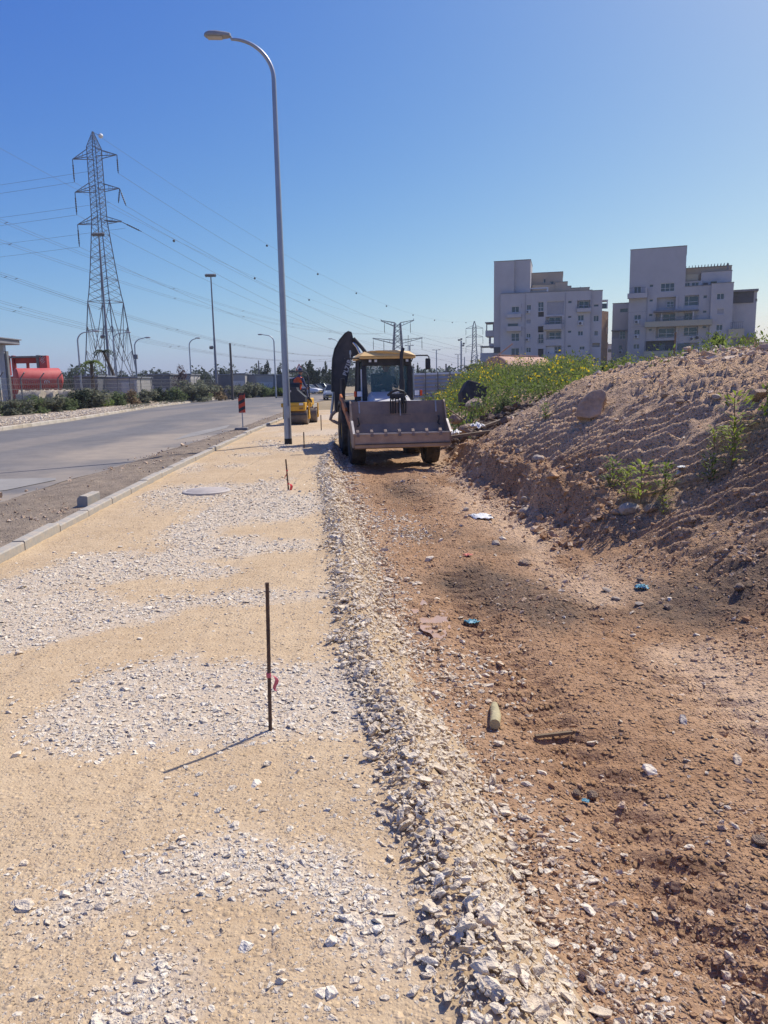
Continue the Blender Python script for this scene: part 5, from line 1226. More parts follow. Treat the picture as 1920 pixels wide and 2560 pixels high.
for z_, reach in ((za1, 4.15), (za2, 4.2), (za3, 4.2)):
    for s in (-1, 1):
        mb = MB()
        for yy in (-.8, .8):
            mb.bar((s * .8, yy, z_ - .55), (s * reach, 0, z_ - .55 + .1), .10); mb.bar((s * .8, yy, z_ + .65), (s * reach, 0, z_ - .45), .09)
            for u in (.3, .55, .78):
                a = Vector((s * .8, yy, z_ - .55)).lerp(Vector((s * reach, 0, z_ - .45)), u); b = Vector((s * .8, yy, z_ + .65)).lerp(Vector((s * reach, 0, z_ - .45)), u); mb.bar(a, b, .05); 
        mb.build('cross_arm', M_STEEL, py1)
    insulator(py1, (-reach, 0, z_ - .5), (-reach, 0, z_ - 4.0)); tipsL.append(Vector((-reach, 0, z_ - 4.05)))
    if z_ == za1: insulator(py1, (reach, 0, z_ - .5), (reach, 0, z_ - 3.3)); tipsR.append(Vector((reach, 0, z_ - 3.3)))
    elif z_ == za2: insulator(py1, (reach, 0, z_ - .5), (reach - .4, 0, z_ - 2.7)); insulator(py1, (reach, 0, z_ - .5), (reach + .6, .6, z_ - 3.1)); tipsR.append(Vector((reach + .6, .6, z_ - 3.1)))
    else: insulator(py1, (reach, .1, z_ - .6), (reach + 1.8, 2.8, z_ - 1.7)); insulator(py1, (reach, -.1, z_ - .6), (reach - 1.6, -2.6, z_ - .7)); tipsR.append(Vector((reach + 1.8, 2.8, z_ - 1.7)))
mb = MB(); mb.lathe([(.05, -.4), (.3, -.25), (.4, 0), (.3, .25), (.05, .4)], 14, (1.25, .3, top - .7)); mb.build('warning_ball', M_SIGNW, py1, True)
mb = MB(); mb.cyl((0, 0, top - .1), (1.25, .3, top - .7), .03, None, 6); mb.build('earth_wire_clamp', M_STEEL, py1)
bpy.context.view_layer.update()
MW1 = py1.matrix_world.copy()
# second pylon with two wide flat arms, straight ahead
P2Y = 313.0; b2 = at(996, 960, P2Y); py2 = empty('power_pylon', (b2.x, P2Y, -.14), R(8), 'distant pylon with two wide flat arms above the backhoe cab', 'pylon')
zz2 = lambda v: at(996, v, P2Y).z + .14
zt, zl = zz2(808), zz2(852)
mb = MB(); lattice(mb, [(i * zt / 12, 2.6 - 1.5 * (i / 12)) for i in range(13)], .34, .14); mb.build('mast', M_STEEL, py2)
att2 = []
for z_, r_, ins in ((zt, 6.6, (-5.2, 5.2)), (zl, 10.0, (-9.8, -5.6, 5.0, 9.8))):
    for s in (-1, 1):
        mb = MB()
        for yy in (-1, 1): mb.bar((s * 1.1, yy, z_ - 1.2), (s * r_, 0, z_ + 1.0), .22); mb.bar((s * 1.1, yy, z_ + .2), (s * r_, 0, z_ + 1.15), .2)
        for u in (.25, .5, .75): mb.bar(Vector((s * 1.1, 0, z_ - 1.2)).lerp(Vector((s * r_, 0, z_ + 1.0)), u), Vector((s * 1.1, 0, z_ + .2)).lerp(Vector((s * r_, 0, z_ + 1.15)), u), .12)
        mb.build('cross_arm', M_STEEL, py2)
    for x_ in ins:
        zz = z_ - .8 + 1.7 * abs(x_) / r_; insulator(py2, (x_, 0, zz), (x_, 0, zz - 4.4), .16); att2.append(Vector((x_, 0, zz - 4.4)))
for s in (-1, 1): mb = MB(); mb.cyl((s * 6.55, 0, zt + 1), (s * 6.55, 0, zt + 1.7), .1, None, 6); mb.build('arm_peak', M_STEEL, py2)
# third pylon, same family as the first
P3Y = 430.0; b3 = at(1186, 950, P3Y); py3 = empty('power_pylon', (b3.x, P3Y, -.14), R(-10), 'small far lattice pylon with three arms left of the apartment blocks', 'pylon')
zz3 = lambda v: at(1184, v, P3Y).z + .14
zt3 = zz3(803); arms3 = [zz3(818), zz3(840), zz3(863)]
mb = MB(); lattice(mb, [(i * arms3[2] / 9, 2.7 - 1.7 * (i / 9)) for i in range(10)] + [(arms3[2] + (arms3[0] - arms3[2]) * i / 6, 1.0 - .1 * i / 6) for i in range(1, 7)] + [(zt3, .08)], .3, .13); mb.build('mast', M_STEEL, py3)
att3 = []
for z_ in arms3:
    for s in (-1, 1):
        mb = MB(); mb.bar((s * .9, 0, z_ - .5), (s * 4.7, 0, z_ - .7), .2); mb.bar((s * .9, 0, z_ + .8), (s * 4.7, 0, z_ - .6), .18); mb.build('cross_arm', M_STEEL, py3)
        insulator(py3, (s * 4.6, 0, z_ - .7), (s * 4.6, 0, z_ - 4.2), .16); att3.append(Vector((s * 4.6, 0, z_ - 4.2)))
bpy.context.view_layer.update()
MW2, MW3 = py2.matrix_world.copy(), py3.matrix_world.copy()
# wires
M_WIRE = mat('aluminium_wire', (.17, .18, .20), .5, .05, 1)
def sagcurve(a, b, sag, n=40): return [Vector(a).lerp(Vector(b), u) - Vector((0, 0, 4 * sag * u * (1 - u))) for u in [i / n for i in range(n + 1)]]
def wire(a, b, sag, label, group, r=.024, twin=0.0, n=44):
    mb = MB()
    for off in ((0,) if not twin else (-twin / 2, twin / 2)):
        d = Vector((off, 0, off * .3)); mb.tube([p + d for p in sagcurve(a, b, sag, n)], r, 4, False)
    if twin:
        for u in (.12, .2, .28, .36, .44, .55, .66, .77):
            p = Vector(a).lerp(Vector(b), u) - Vector((0, 0, 4 * sag * u * (1 - u))); mb.bar(p - Vector((twin / 2, 0, twin * .15)), p + Vector((twin / 2, 0, twin * .15)), .07)
    return tag(mb.build('power_line', M_WIRE), label, 'power line', group)
GA = 'wires strung from the tall left pylon'
for i in range(3):
    wire(MW1 @ tipsR[i], MW3 @ att3[2 * i + 1], 10.5, ['uppermost wire from right arm of the tall left pylon', 'middle wire from right arm of the tall left pylon', 'lowest wire from right arm of the tall left pylon'][i], GA)
    wire(MW1 @ tipsL[i], MW3 @ att3[2 * i], 10.5, ['uppermost wire running right from left arm of the tall left pylon', 'middle wire running right from left arm of the tall left pylon', 'lowest wire running right from left arm of the tall left pylon'][i], GA)
    pl_ = MW1 @ tipsL[i]; wire(pl_, pl_ + Vector((-240, 60, 3)), 4.0, ['uppermost wire leaving the tall left pylon towards the left edge', 'middle wire leaving the tall left pylon towards the left edge', 'lowest wire leaving the tall left pylon towards the left edge'][i], GA)
    pr_ = MW1 @ (tipsR[i] + Vector((-2, -1.5, .4))); wire(pr_, pr_ + Vector((-240, 60, 3)), 4.0, ['uppermost faint wire passing behind the left pylon to the left', 'middle faint wire passing behind the left pylon to the left', 'lowest faint wire passing behind the left pylon to the left'][i], GA, .022)
eA, eB = MW1 @ Vector((0, 0, top)), MW3 @ Vector((0, 0, zt3)); wire(eA, eB, 9.5, 'thin earth wire with dark marker balls from the left pylon tip', GA, .02)
M_BALL = mat('marker_ball', (.03, .03, .035), .5, .1, 3)
ballm = MB().lathe([(.02, -.4), (.28, -.28), (.4, 0), (.28, .28), (.02, .4)], 12).mesh('marker_ball', M_BALL, True)
nb = 0
for u in (.20, .30, .40, .50, .61, .72, .83, .93):
    p = eA.lerp(eB, u) - Vector((0, 0, 4 * 9.5 * u * (1 - u) + .4)); o = link('marker_ball', ballm, None, p); o.scale = (.7, .7, .7)
    nb += 1; tag(o, 'dark marker ball on the earth wire, number %s counting from the left pylon' % ['one', 'two', 'three', 'four', 'five', 'six', 'seven', 'eight'][nb - 1], 'marker ball', 'marker balls on the earth wires')
GB = 'twin wires coming in from the left edge'
S0 = Vector((-75, 40, 0))
for i, (z0, sag, ai, tw) in enumerate(((37.3, 9.2, 0, .5), (32.2, 8.2, 0, .5), (31.6, 11.0, 2, .45), (31.2, 10.6, 3, .45), (26.0, 11.0, 3, .5), (24.6, 10.6, 2, .5))):
    wire(S0 + Vector((0, i * .8, z0)), MW2 @ (att2[ai] + Vector((0, 0, 0))), sag, ['uppermost twin wire entering from the left edge', 'second twin wire from the top entering from the left edge', 'third twin wire from the top entering from the left edge', 'fourth twin wire from the top entering from the left edge', 'fifth twin wire from the top entering from the left edge', 'lowest twin wire entering from the left edge'][i], GB, .019, tw)
eC, eD = Vector((-70, 48, 44)), MW2 @ Vector((-6.5, 0, zt + 1.7)); wire(eC, eD, 6.5, 'thin earth wire with marker balls entering from upper left', GB, .018)
for k, u in enumerate((.42, .56, .70)):
    p = eC.lerp(eD, u) - Vector((0, 0, 4 * 6.5 * u * (1 - u) + .3)); o = link('marker_ball', ballm, None, p); o.scale = (.65, .65, .65); tag(o, 'dark marker ball on the lower earth wire, %s from the left' % ['first', 'second', 'third'][k], 'marker ball', 'marker balls on the earth wires')
for k, ai in enumerate((1, 4, 5, 0)):
    a = MW2 @ att2[ai]; wire(a, a + Vector((150 + 10 * k, 190, -2)), 9, ['wire leaving the flat armed pylon from upper right arm', 'wire leaving the flat armed pylon from inner lower right arm', 'wire leaving the flat armed pylon from outer lower right arm', 'wire leaving the flat armed pylon from upper left arm'][k], 'wires beyond the flat armed pylon', .04)
for o in bh.children:
    if o.name.split('.')[0] in ('cab_pillar', 'roof_rail', 'pillar_cover', 'front_header', 'rear_header', 'windscreen', 'side_window', 'rear_window', 'cab_roof', 'work_light', 'headlight', 'grab_rail', 'cab_floor', 'mirror_arm', 'antenna', 'beacon_stem'):
        o.scale.x = .90
# ------------------------------------------------------------------ foliage
M_LEAF_DK = mat('dark_leaf', (.04, .058, .032), .75, .35, .8, trans=.25)
M_LEAF_PINE = mat('pine_needles', (.045, .065, .045), .8, .35, .8, trans=.2)
M_LEAF_MID = mat('hedge_leaf', (.14, .18, .08), .7, .4, 1.2, trans=.45)
M_LEAF_GREY = mat('dusty_leaf', (.20, .21, .145), .8, .35, 1.0, trans=.4)
M_LEAF_BRT = mat('weed_leaf', (.16, .22, .045), .65, .35, 2.0, trans=.5)
M_LEAF_YEL = mat('young_leaf', (.26, .32, .05), .6, .25, 3.0, trans=.5)
M_DRY = mat('dry_stalk', (.26, .19, .11), .9, .3, 2.0, trans=.2)
M_PURPLE = mat('bare_purplish_twigs', (.13, .075, .075), .85, .25, 1.0, trans=.2)
M_FLOWER = mat('yellow_flower', (.78, .60, .03), .6, .12, 6, trans=.4)
M_BARK = mat('bark', (.10, .075, .055), .95, .3, 3)
def leaves(P, size, up=0.0, aspect=.55, r=rng):
    """one leaf-shaped quad at every point of P"""
    n = len(P); d = r.normal(size=(n, 3)); d[:, 2] += up; d /= np.linalg.norm(d, axis=1)[:, None]
    e = r.normal(size=(n, 3)); e -= (e * d).sum(1)[:, None] * d; e /= np.linalg.norm(e, axis=1)[:, None]
    s = (np.asarray(size) * np.ones(n))[:, None]
    V = np.stack([P - d * s * .5, P + e * s * aspect * .5, P + d * s * .5, P - e * s * aspect * .5], 1).reshape(-1, 3)
    return V, np.arange(4 * n).reshape(n, 4)
def crown_points(n, blobs, r, shell=.55):
    """points spread through overlapping blobs (cx, cy, cz, rx, ry, rz), denser towards the skin, with gaps"""
    w = np.array([b[3] * b[4] * b[5] for b in blobs]) ** .67; k = r.choice(len(blobs), n, p=w / w.sum()); B_ = np.array(blobs)[k]
    d = r.normal(size=(n, 3)); d /= np.linalg.norm(d, axis=1)[:, None]
    rad = shell + (1 - shell) * r.random(n) ** .6; rad *= .75 + .5 * r.random(n)
    return B_[:, :3] + d * rad[:, None] * B_[:, 3:]
def tree_meshes(kind, seed):
    r = np.random.default_rng(seed); bl_ = []
    if kind == 'pine':
        for i in range(15):
            z = .28 + .68 * i / 14; rr = .34 * (1 - z) ** .8 + .05; a = r.uniform(0, 6.28); q = rr * r.uniform(.3, .95); bl_.append((q * math.cos(a), q * math.sin(a), z + r.normal(0, .03), rr * r.uniform(.45, .8), rr * r.uniform(.45, .8), .06 + .05 * r.random()))
        n = 2300; sz = r.uniform(.035, .065, n); m = M_LEAF_PINE
    elif kind == 'round':
        for i in range(13):
            a = r.uniform(0, 6.28); q = r.uniform(0, .34); z = r.uniform(.34, .82); bl_.append((q * math.cos(a), q * math.sin(a), z - q * .4, r.uniform(.13, .24), r.uniform(.13, .24), r.uniform(.10, .18)))
        n = 2300; sz = r.uniform(.035, .07, n); m = M_LEAF_DK
    else:                                    # 'cypress'
        for i in range(9): bl_.append((0, 0, .12 + i * .1, .10 * (1 - abs(i - 3) / 8), .10 * (1 - abs(i - 3) / 8), .09))
        n = 900; sz = r.uniform(.035, .06, n); m = M_LEAF_DK
    V, F = leaves(crown_points(n, bl_, r), sz, r=r); crown = np_mesh('crown', V, F, m)
    mb = MB(); mb.tube([(0, 0, -.02), (.01, 0, .3), (-.01, .01, .6), (0, 0, .8)], [.035, .026, .016, .006], 7)
    for i in range(6):
        b = bl_[int(r.integers(len(bl_)))]; z0 = r.uniform(.18, .5); mb.tube([(0, 0, z0), (b[0] * .5, b[1] * .5, (z0 + b[2]) / 2 + .02), (b[0], b[1], b[2])], [.014, .009, .004], 5)
    return crown, mb.mesh('trunk', M_BARK, True)
TREES = {k: [tree_meshes(k, 500 + 10 * i + j) for j in range(3)] for i, k in enumerate(('pine', 'round', 'cypress'))}
def tree(px, top_y, Y, wpx, kind, label, group='trees along the skyline', mat_over=None, v=0, name=None):
    p = at(px, top_y, Y); h = p.z + .14; w = wpx * Y / FPX
    t = empty(name or {'pine': 'pine_tree', 'round': 'broadleaf_tree', 'cypress': 'cypress_tree'}[kind], (p.x, Y, -.14), rng.uniform(0, 6.28), label, 'tree', group)
    cm, tm = TREES[kind][v % 3]; k = {'pine': .62, 'round': .85, 'cypress': .2}[kind]
    if mat_over: cm = cm.copy(); cm.materials[0] = mat_over
    c = link('crown', cm, t); c.scale = (w / k, w / k, h); u = link('trunk', tm, t); u.scale = (h * .55, h * .55, h)
    return t
tl = [
 (150, 921, 170, 34, 'round', 'round dark tree left of the red tank frame gap'), (175, 915, 175, 40, 'round', 'taller dark round tree behind the leftmost street lamp'), (205, 930, 190, 40, 'round', 'low dark tree behind the drooping palm'),
 (300, 916, 200, 46, 'round', 'dark tree just right of the pylon feet'), (335, 924, 205, 40, 'round', 'low dark tree behind the box on a lamp post'), (362, 918, 195, 44, 'round', 'dark tree midway between pylon and purplish tree'), (388, 913, 200, 34, 'round', 'dark tree left of the purplish tree'), (415, 926, 210, 40, 'round', 'low dark tree touching the purplish tree'),
 (552, 912, 150, 34, 'round', 'small round dark tree right of the floodlight mast'), (506, 922, 160, 40, 'round', 'low dark tree left of the floodlight mast'), (520, 928, 240, 40, 'round', 'faint low tree behind the floodlight mast foot'),
 (630, 927, 170, 30, 'round', 'low dark tree left of the tall pine'), (667, 904, 140, 38, 'pine', 'pine tree left of the near lamp post'), (702, 911, 150, 34, 'pine', 'pine tree partly behind the near lamp post'),
 (773, 902, 140, 38, 'pine', 'tallest pine right above the roller bar'), (798, 922, 138, 40, 'pine', 'low pine between two taller ones behind the cars'), (815, 908, 142, 36, 'pine', 'pine tree just left of the backhoe boom'), (842, 914, 146, 36, 'pine', 'pine tree behind the backhoe boom'),
 (1032, 913, 180, 30, 'pine', 'pine tree above the hoarding beside the cab'), (1044, 906, 190, 10, 'cypress', 'thin cypress above the hoarding'), (1058, 918, 185, 30, 'round', 'dark tree under the backhoe mirror'), (1080, 921, 190, 30, 'round', 'dark tree right of the backhoe mirror'), (1100, 927, 220, 36, 'round', 'low tree left of the thin grey pole'), (1132, 929, 225, 40, 'round', 'low tree left of the camera pole'), (1008, 922, 200, 40, 'round', 'low tree behind the cab side window'),
 (1165, 931, 235, 40, 'round', 'low far tree behind the right palms'), (1200, 928, 240, 34, 'round', 'low far tree left of the apartment balconies'),
 (250, 930, 230, 60, 'round', 'far tree seen through the pylon legs'), (90, 928, 240, 60, 'round', 'far tree behind the red frame'), (590, 932, 250, 50, 'round', 'far low tree behind the concrete pole'), (740, 926, 220, 50, 'round', 'far tree behind the warning sign'),
 (450, 908, 92, 44, 'round', 'purplish bare tree beside the sheds'),
]
for i, (px, ty, Y, w, k, lb) in enumerate(tl): tree(px, ty, Y, w, k, lb, mat_over=M_PURPLE if 'purplish bare' in lb else None, v=i)
# far wood closing the horizon
r = np.random.default_rng(77); bl_ = []
for i in range(150):
    x = -430 + 700 * i / 149 + r.normal(0, 3); hgt = r.uniform(6, 11); bl_.append((x, 330 + r.uniform(-20, 40), hgt * .45, r.uniform(3, 6), 4, hgt * .6))
V, F = leaves(crown_points(42000, bl_, r, .15), r.uniform(.9, 2.0, 42000), r=r); o = link('far_wood', np_mesh('far_wood', V, F, M_LEAF_DK)); tag(o, 'dark line of far woodland along the horizon', kind='stuff')

# shrubs and weeds in front of the yard fence
def shrub_mesh(seed, m, n=1100, leaf=.10, tall=1.0, name='foliage'):
    r = np.random.default_rng(seed); bl_ = []
    for i in range(11):
        a = r.uniform(0, 6.28); q = r.uniform(0, .42); z = r.uniform(.12, .75) * (1 - q * .5); bl_.append((q * math.cos(a), q * math.sin(a), z, r.uniform(.12, .25), r.uniform(.12, .25), r.uniform(.10, .24)))
    V, F = leaves(crown_points(n, bl_, r, .35), r.uniform(.6, 1.3, n) * leaf, .5, r=r); return np_mesh(name, V, F, m)
def stem_mesh(seed, m=M_BARK):
    r = np.random.default_rng(seed); mb = MB()
    for i in range(9): a = r.uniform(0, 6.28); q = r.uniform(.1, .4); mb.tube([(0, 0, -.05), (q * .4 * math.cos(a), q * .4 * math.sin(a), .3), (q * math.cos(a), q * math.sin(a), r.uniform(.5, .85))], [.02, .012, .004], 5)
    return mb.mesh('stems', m)
STEM = [stem_mesh(i) for i in range(3)]
SH = {'mid': [shrub_mesh(600 + i, M_LEAF_MID) for i in range(3)], 'grey': [shrub_mesh(610 + i, M_LEAF_GREY) for i in range(3)], 'brt': [shrub_mesh(620 + i, M_LEAF_BRT) for i in range(3)], 'dry': [shrub_mesh(630 + i, M_DRY, 700) for i in range(2)], 'dk': [shrub_mesh(640 + i, M_LEAF_DK) for i in range(2)]}
def shrub(x, y, z, w, h, kind, label, group, name='shrub'):
    t = empty(name, (x, y, z), rng.uniform(0, 6.28), label, 'shrub', group)
    c = link('foliage', SH[kind][int(rng.integers(len(SH[kind])))], t); c.scale = (w, w, h); s = link('stems', STEM[int(rng.integers(3))], t); s.scale = (w, w, h); return t
FENCE_X = lambda y: float(np.interp(y, [40, 60, 80, 100], [-24.5, -24.2, -23.2, -21.5]))
GS = 'shrubs in front of the yard fence'
sl_ = [(20, 47, 1.5, 'grey', 'dusty shrub at the left edge below the red tank'), (70, 49, 1.45, 'mid', 'green shrub below the red tank lettering'), (115, 52, 1.5, 'grey', 'dusty shrub between the bent fence posts'), (150, 54, 1.35, 'mid', 'green shrub below the pale rubble pile'),
       (185, 57, 1.6, 'dk', 'dark shrub left of the white flowered bush'), (212, 59, 2.3, 'grey', 'tall bush with pale blooms in front of the dark shed'), (245, 61, 1.3, 'brt', 'bright low shrub right of the pale bloomed bush'), (285, 64, 1.5, 'mid', 'green shrub before the white shed door'), (322, 67, 1.6, 'dry', 'brown dry bush below the white shed door'),
       (352, 69, 1.7, 'grey', 'dusty bush right of the dry brown one'), (390, 72, 1.9, 'dk', 'dark dense bush left of the mast foot'), (430, 75, 1.8, 'mid', 'green bush beside the dark dense one'), (470, 79, 2.6, 'grey', 'tall dusty bush below the purplish tree'), (505, 82, 2.6, 'grey', 'tall dusty bush left of the floodlight mast'), (540, 85, 2.0, 'dry', 'brown bush at the foot of the floodlight mast'),
       (570, 92, 2.2, 'grey', 'dusty bush behind the concrete block'), (600, 96, 2.3, 'grey', 'grey hedge bush right of the concrete pole'), (625, 99, 2.2, 'grey', 'grey hedge bush below the white sheds'), (648, 101, 2.2, 'mid', 'green hedge bush left of the bright patch'), (672, 103, 1.6, 'brt', 'bright green bush nearest the near lamp post'), (695, 104, 1.7, 'brt', 'bright green bush behind the near lamp post')]
for px, Y, h, k, lb in sl_:
    p = at(px, 990, Y); shrub(p.x + .3, Y, -.05, h * 1.5, h, k, lb, GS)
# rank weeds filling the verge edge
r = np.random.default_rng(81); n = 22000; y = r.uniform(43, 104, n); fx = np.interp(y, [40, 60, 80, 100], [-24.5, -24.2, -23.2, -21.5]); x = fx + r.uniform(-.6, 1.0, n) + 1.6 * r.random(n) ** 2 * np.clip((70 - y) / 20, .2, 1)
z = r.random(n) * .95 * (.45 + .8 * fbm(x * .7, y * .5, 3)); V, F = leaves(np.stack([x, y, z], -1), r.uniform(.09, .22, n), .9, .35, r)
tag(link('verge_weeds', np_mesh('verge_weeds', V, F, M_LEAF_MID)), 'rank green weeds along the fence across the road', kind='stuff')
n = 1100; y = r.uniform(50, 95, n); x = road_left(y) - .3 + r.normal(0, .18, n); z = r.random(n) * .3; ok = fbm(y * .3, y * 0, 2) > .5; V, F = leaves(np.stack([x, y, z], -1)[ok], .16, .5, .4, r)
tag(link('kerb_weeds', np_mesh('kerb_weeds', V, F, M_LEAF_GREY)), 'tufts of weeds growing along the far kerb', kind='stuff')

# ------------------------------------------------------------------ yard across the road
M_FENCE = mat('fence_steel', (.20, .20, .20), .6, .2, 3, metal=.3)
fe = empty('chain_link_fence', (-24, 60, 0), 0, 'chain link fence with bent post tops across the road', 'fence'); fe.location = (0, 0, 0)
ys_ = np.arange(44, 104, 2.9); pm_ = MB(); pm_.tube([(0, 0, -.1), (0, 0, 2.3), (.32, 0, 2.68)], .045, 6); pme = pm_.mesh('post', M_FENCE)
for y_ in ys_: link('post', pme, fe, (FENCE_X(y_), y_, 0), (0, 0, rng.normal(0, .1)))
for z_ in (.4, .8, 1.2, 1.55, 1.9, 2.25):
    mb = MB(); mb.tube([(FENCE_X(y_), y_, z_) for y_ in ys_], .014, 4, False); mb.build('wire', M_FENCE, fe)
mb = MB(); yy = 44.0
while yy < 102:
    for s in (-1, 1): mb.bar((FENCE_X(yy), yy, .1 if s > 0 else 2.25), (FENCE_X(yy + 1.2), yy + 1.2, 2.25 if s > 0 else .1), .010)
    yy += .3
mb.build('mesh', M_FENCE, fe)
M_REDTANK = mat('red_tank_paint', (.46, .055, .058), .6, .2, .9, col2=(.56, .12, .11))
M_REDDK = mat('red_frame_paint', (.38, .05, .045), .6, .2, 1.2)
p = at(28, 952, 58); t = empty('storage_tank', (p.x, 58, -.1), 0, 'red horizontal cylinder tank at the left edge behind the fence', 'tank')
ax = Vector((.80, .60, 0)).normalized(); cz = p.z + .05; A = Vector((.4, 0, cz + .1)); B_ = A + ax * 3.0
mb = MB(); mb.tube([A - ax * .12, A - ax * .05, A, B_, B_ + ax * .06, B_ + ax * .2], [.60, .82, .86, .86, .82, .5], 36); mb.build('shell', M_REDTANK, t, True)
for u in (.15, .85):
    q = A.lerp(B_, u); mb = MB(); mb.box((q.x, q.y, cz / 2 - .3), (.3, 1.3, cz - .2), rot=(0, 0, math.atan2(ax.y, ax.x))); mb.build('saddle', M_REDDK, t)
# white lettering on the tank side: a row of small marks
side = Vector((ax.y, -ax.x, 0))
for k, (du, hh, ww, dz) in enumerate(((0, .16, .035, 0), (.07, .05, .08, .09), (.15, .18, .03, -.01), (.21, .05, .09, .09), (.29, .15, .03, .02), (.35, .16, .035, .0))):
    mb = MB(); q = A + ax * (1.75 + du) + side * .85; mb.box((q.x, q.y, q.z - .18 + dz), (ww, .03, hh), rot=(0, 0, math.atan2(ax.y, ax.x))); mb.build('lettering', M_SIGNW, t)
p = at(70, 930, 66); t = empty('red_machine', (p.x, 66, -.1), 0, 'red steel machine frame with grey top beam behind the red tank', 'machine')
W_ = 1.75; zb, zt_ = p.z - .6, at(70, 893, 66).z + .1
mb = MB(); mb.box((0, 0, zb * .5 + .2), (3.4, 1.6, zb + .3), ch=.05); mb.build('base', M_REDDK, t)
for x_, w_, m in ((-1.66, .34, M_REDDK), (-1.1, .16, M_REDDK), (1.0, .22, M_FENCE)): mb = MB(); mb.box((x_, 0, (zb + zt_) / 2 + .3), (w_, .5, zt_ - zb - .3)); mb.build('upright', m, t)
mb = MB(); mb.box((-.15, 0, zt_ + .02), (3.3, .7, .14)); mb.build('top_beam', M_FENCE, t)
mb = MB(); mb.box((-.05, .1, zt_ - .28), (1.9, .4, .44)); mb.build('hood', M_REDDK, t)
mb = MB(); mb.box((0, .1, (zb + zt_) / 2 + .1), (.14, .3, zt_ - zb - .3)); mb.build('centre_post', M_REDDK, t)
mb = MB(); mb.tube([(-.7, 0, zb + .3), (-.4, -.1, zb + .55), (-.05, -.1, zb + .6)], .05, 8); mb.build('pipe', M_HOSE, t, True)
mb = MB(); mb.box((1.5, -.1, (zb + zt_) / 2 + .2), (.62, .5, zt_ - zb - .2)); ep = mb.build('end_panel', M_REDTANK, t)
for k in range(6): mb = MB(); mb.bar((1.25 + .1 * (k % 3), -.37, zt_ - .30 - .1 * k + .25), (1.45 + .1 * (k % 3), -.37, zt_ - .12 - .1 * k + .25), .03); mb.build('white_stripe', M_SIGNW, ep)
p = at(12, 930, 56); t = empty('canopy', (p.x, 56, -.1), 0, 'grey column carrying a flat canopy roof at the left edge', 'canopy'); zt_ = at(12, 862, 56).z + .1
mb = MB(); mb.box((-.05, 0, zt_ / 2), (.40, .4, zt_), ch=.03); mb.build('column', mat('pale_grey_steel', (.38, .39, .42), .6, .08, 1), t)
mb = MB(); mb.box((.28, -.02, zt_ / 2 - .2), (.10, .3, zt_ - .5)); mb.build('downpipe', M_FENCE, t)
mb = MB(); mb.box((-2.6, 0, zt_ + .22), (6.2, 3.4, .34), ch=.05); mb.box((-2.6, 0, zt_ + .42), (6.4, 3.6, .07)); mb.build('roof', mat('canopy_grey', (.25, .25, .27), .6, .1, 1), t)
# rubble of rolled matting by the fence
M_RUB = mat('tan_matting', (.42, .36, .28), .95, .2, 3, bump=.5, bscale=14)
for k, (px, Y, w_, h_) in enumerate(((118, 56, 1.2, .9), (150, 58, 1.7, 1.0), (78, 55, 1.6, .7))):
    p = at(px, 978, Y); mb = MB(); vs = []; n = 18
    for i in range(7):
        for j in range(n):
            a = PI * j / (n - 1); q = 1 + .12 * math.sin(i * 2.1 + j * 1.3 + k); vs.append((-w_ / 2 + w_ * i / 6, math.cos(a) * .7 * q, math.sin(a) * h_ * q))
    mb.add(vs, [(i * n + j, i * n + j + 1, (i + 1) * n + j + 1, (i + 1) * n + j) for i in range(6) for j in range(n - 1)] + [tuple(range(n)), tuple(range(6 * n, 7 * n))])
    o = mb.build('rubble_heap', M_RUB, None, True, (p.x, Y, max(0, p.z - h_ * .95))); tag(o, ['pale tan rubble heap right under the red tank end', 'larger pale rubble heap right of the red tank', 'low pale rubble heap below the red tank lettering'][k], 'rubble', 'rubble heaps behind the fence')
# row of sheds
def shed(px0, px1, py, Y, m, roof_m, label, panels=(), dep=5):
    a = at(px0, py, Y); b = at(px1, py, Y); w = b.x - a.x; h = a.z + .12; t = empty('shed', ((a.x + b.x) / 2, Y, -.12), 0, label, 'shed', 'sheds in the yard')
    mb = MB(); mb.box((0, dep / 2, h / 2), (w, dep, h)); mb.build('wall', m, t)
    mb = MB(); mb.box((0, dep / 2, h + .07), (w + .25, dep + .3, .14)); mb.build('roof', roof_m, t)
    for u0, u1, v0, v1, pm2 in panels: mb = MB(); mb.box((-w / 2 + w * (u0 + u1) / 2, -.03, h * (v0 + v1) / 2), (w * (u1 - u0), .07, h * (v1 - v0))); mb.build('door', pm2, t)
M_SHD = mat('dark_shed_sheet', (.15, .155, .17), .7, .15, .8); M_SHG = mat('grey_shed_wall', (.42, .40, .38), .8, .12, .6); M_SHR = mat('shed_roof_sheet', (.22, .23, .26), .6, .1, .5); M_SHW = mat('white_shed_door', (.60, .58, .54), .7, .08, 1)
shed(186, 243, 943, 76, M_SHD, M_SHR, 'dark sheet metal shed behind the pale bloomed bush')
shed(243, 342, 947, 78, M_SHG, M_SHR, 'grey walled shed with white door panels left of the box lamp', [(.60, .80, .05, .85, M_SHW), (.93, .995, .0, .9, M_SHW), (.84, .92, .05, .8, mat('tan_door', (.42, .36, .30), .8))])
shed(366, 424, 938, 92, M_SHD, M_SHR, 'dark shed left of the purplish tree', [(.1, .3, .1, .6, M_SHG), (.5, .8, .1, .5, M_SHG)])
shed(424, 476, 938, 96, M_SHG, M_SHR, 'grey shed with white shutters below the purplish tree', [(.05, .35, .1, .75, M_SHW), (.42, .95, .1, .7, M_SHW)])
shed(538, 582, 938, 104, M_SHD, M_SHR, 'dark shed between floodlight mast and concrete pole')
shed(582, 612, 936, 104, M_SHG, M_SHR, 'shed with a wide white shutter right of the concrete pole', [(.02, .93, .2, .72, M_SHW)])
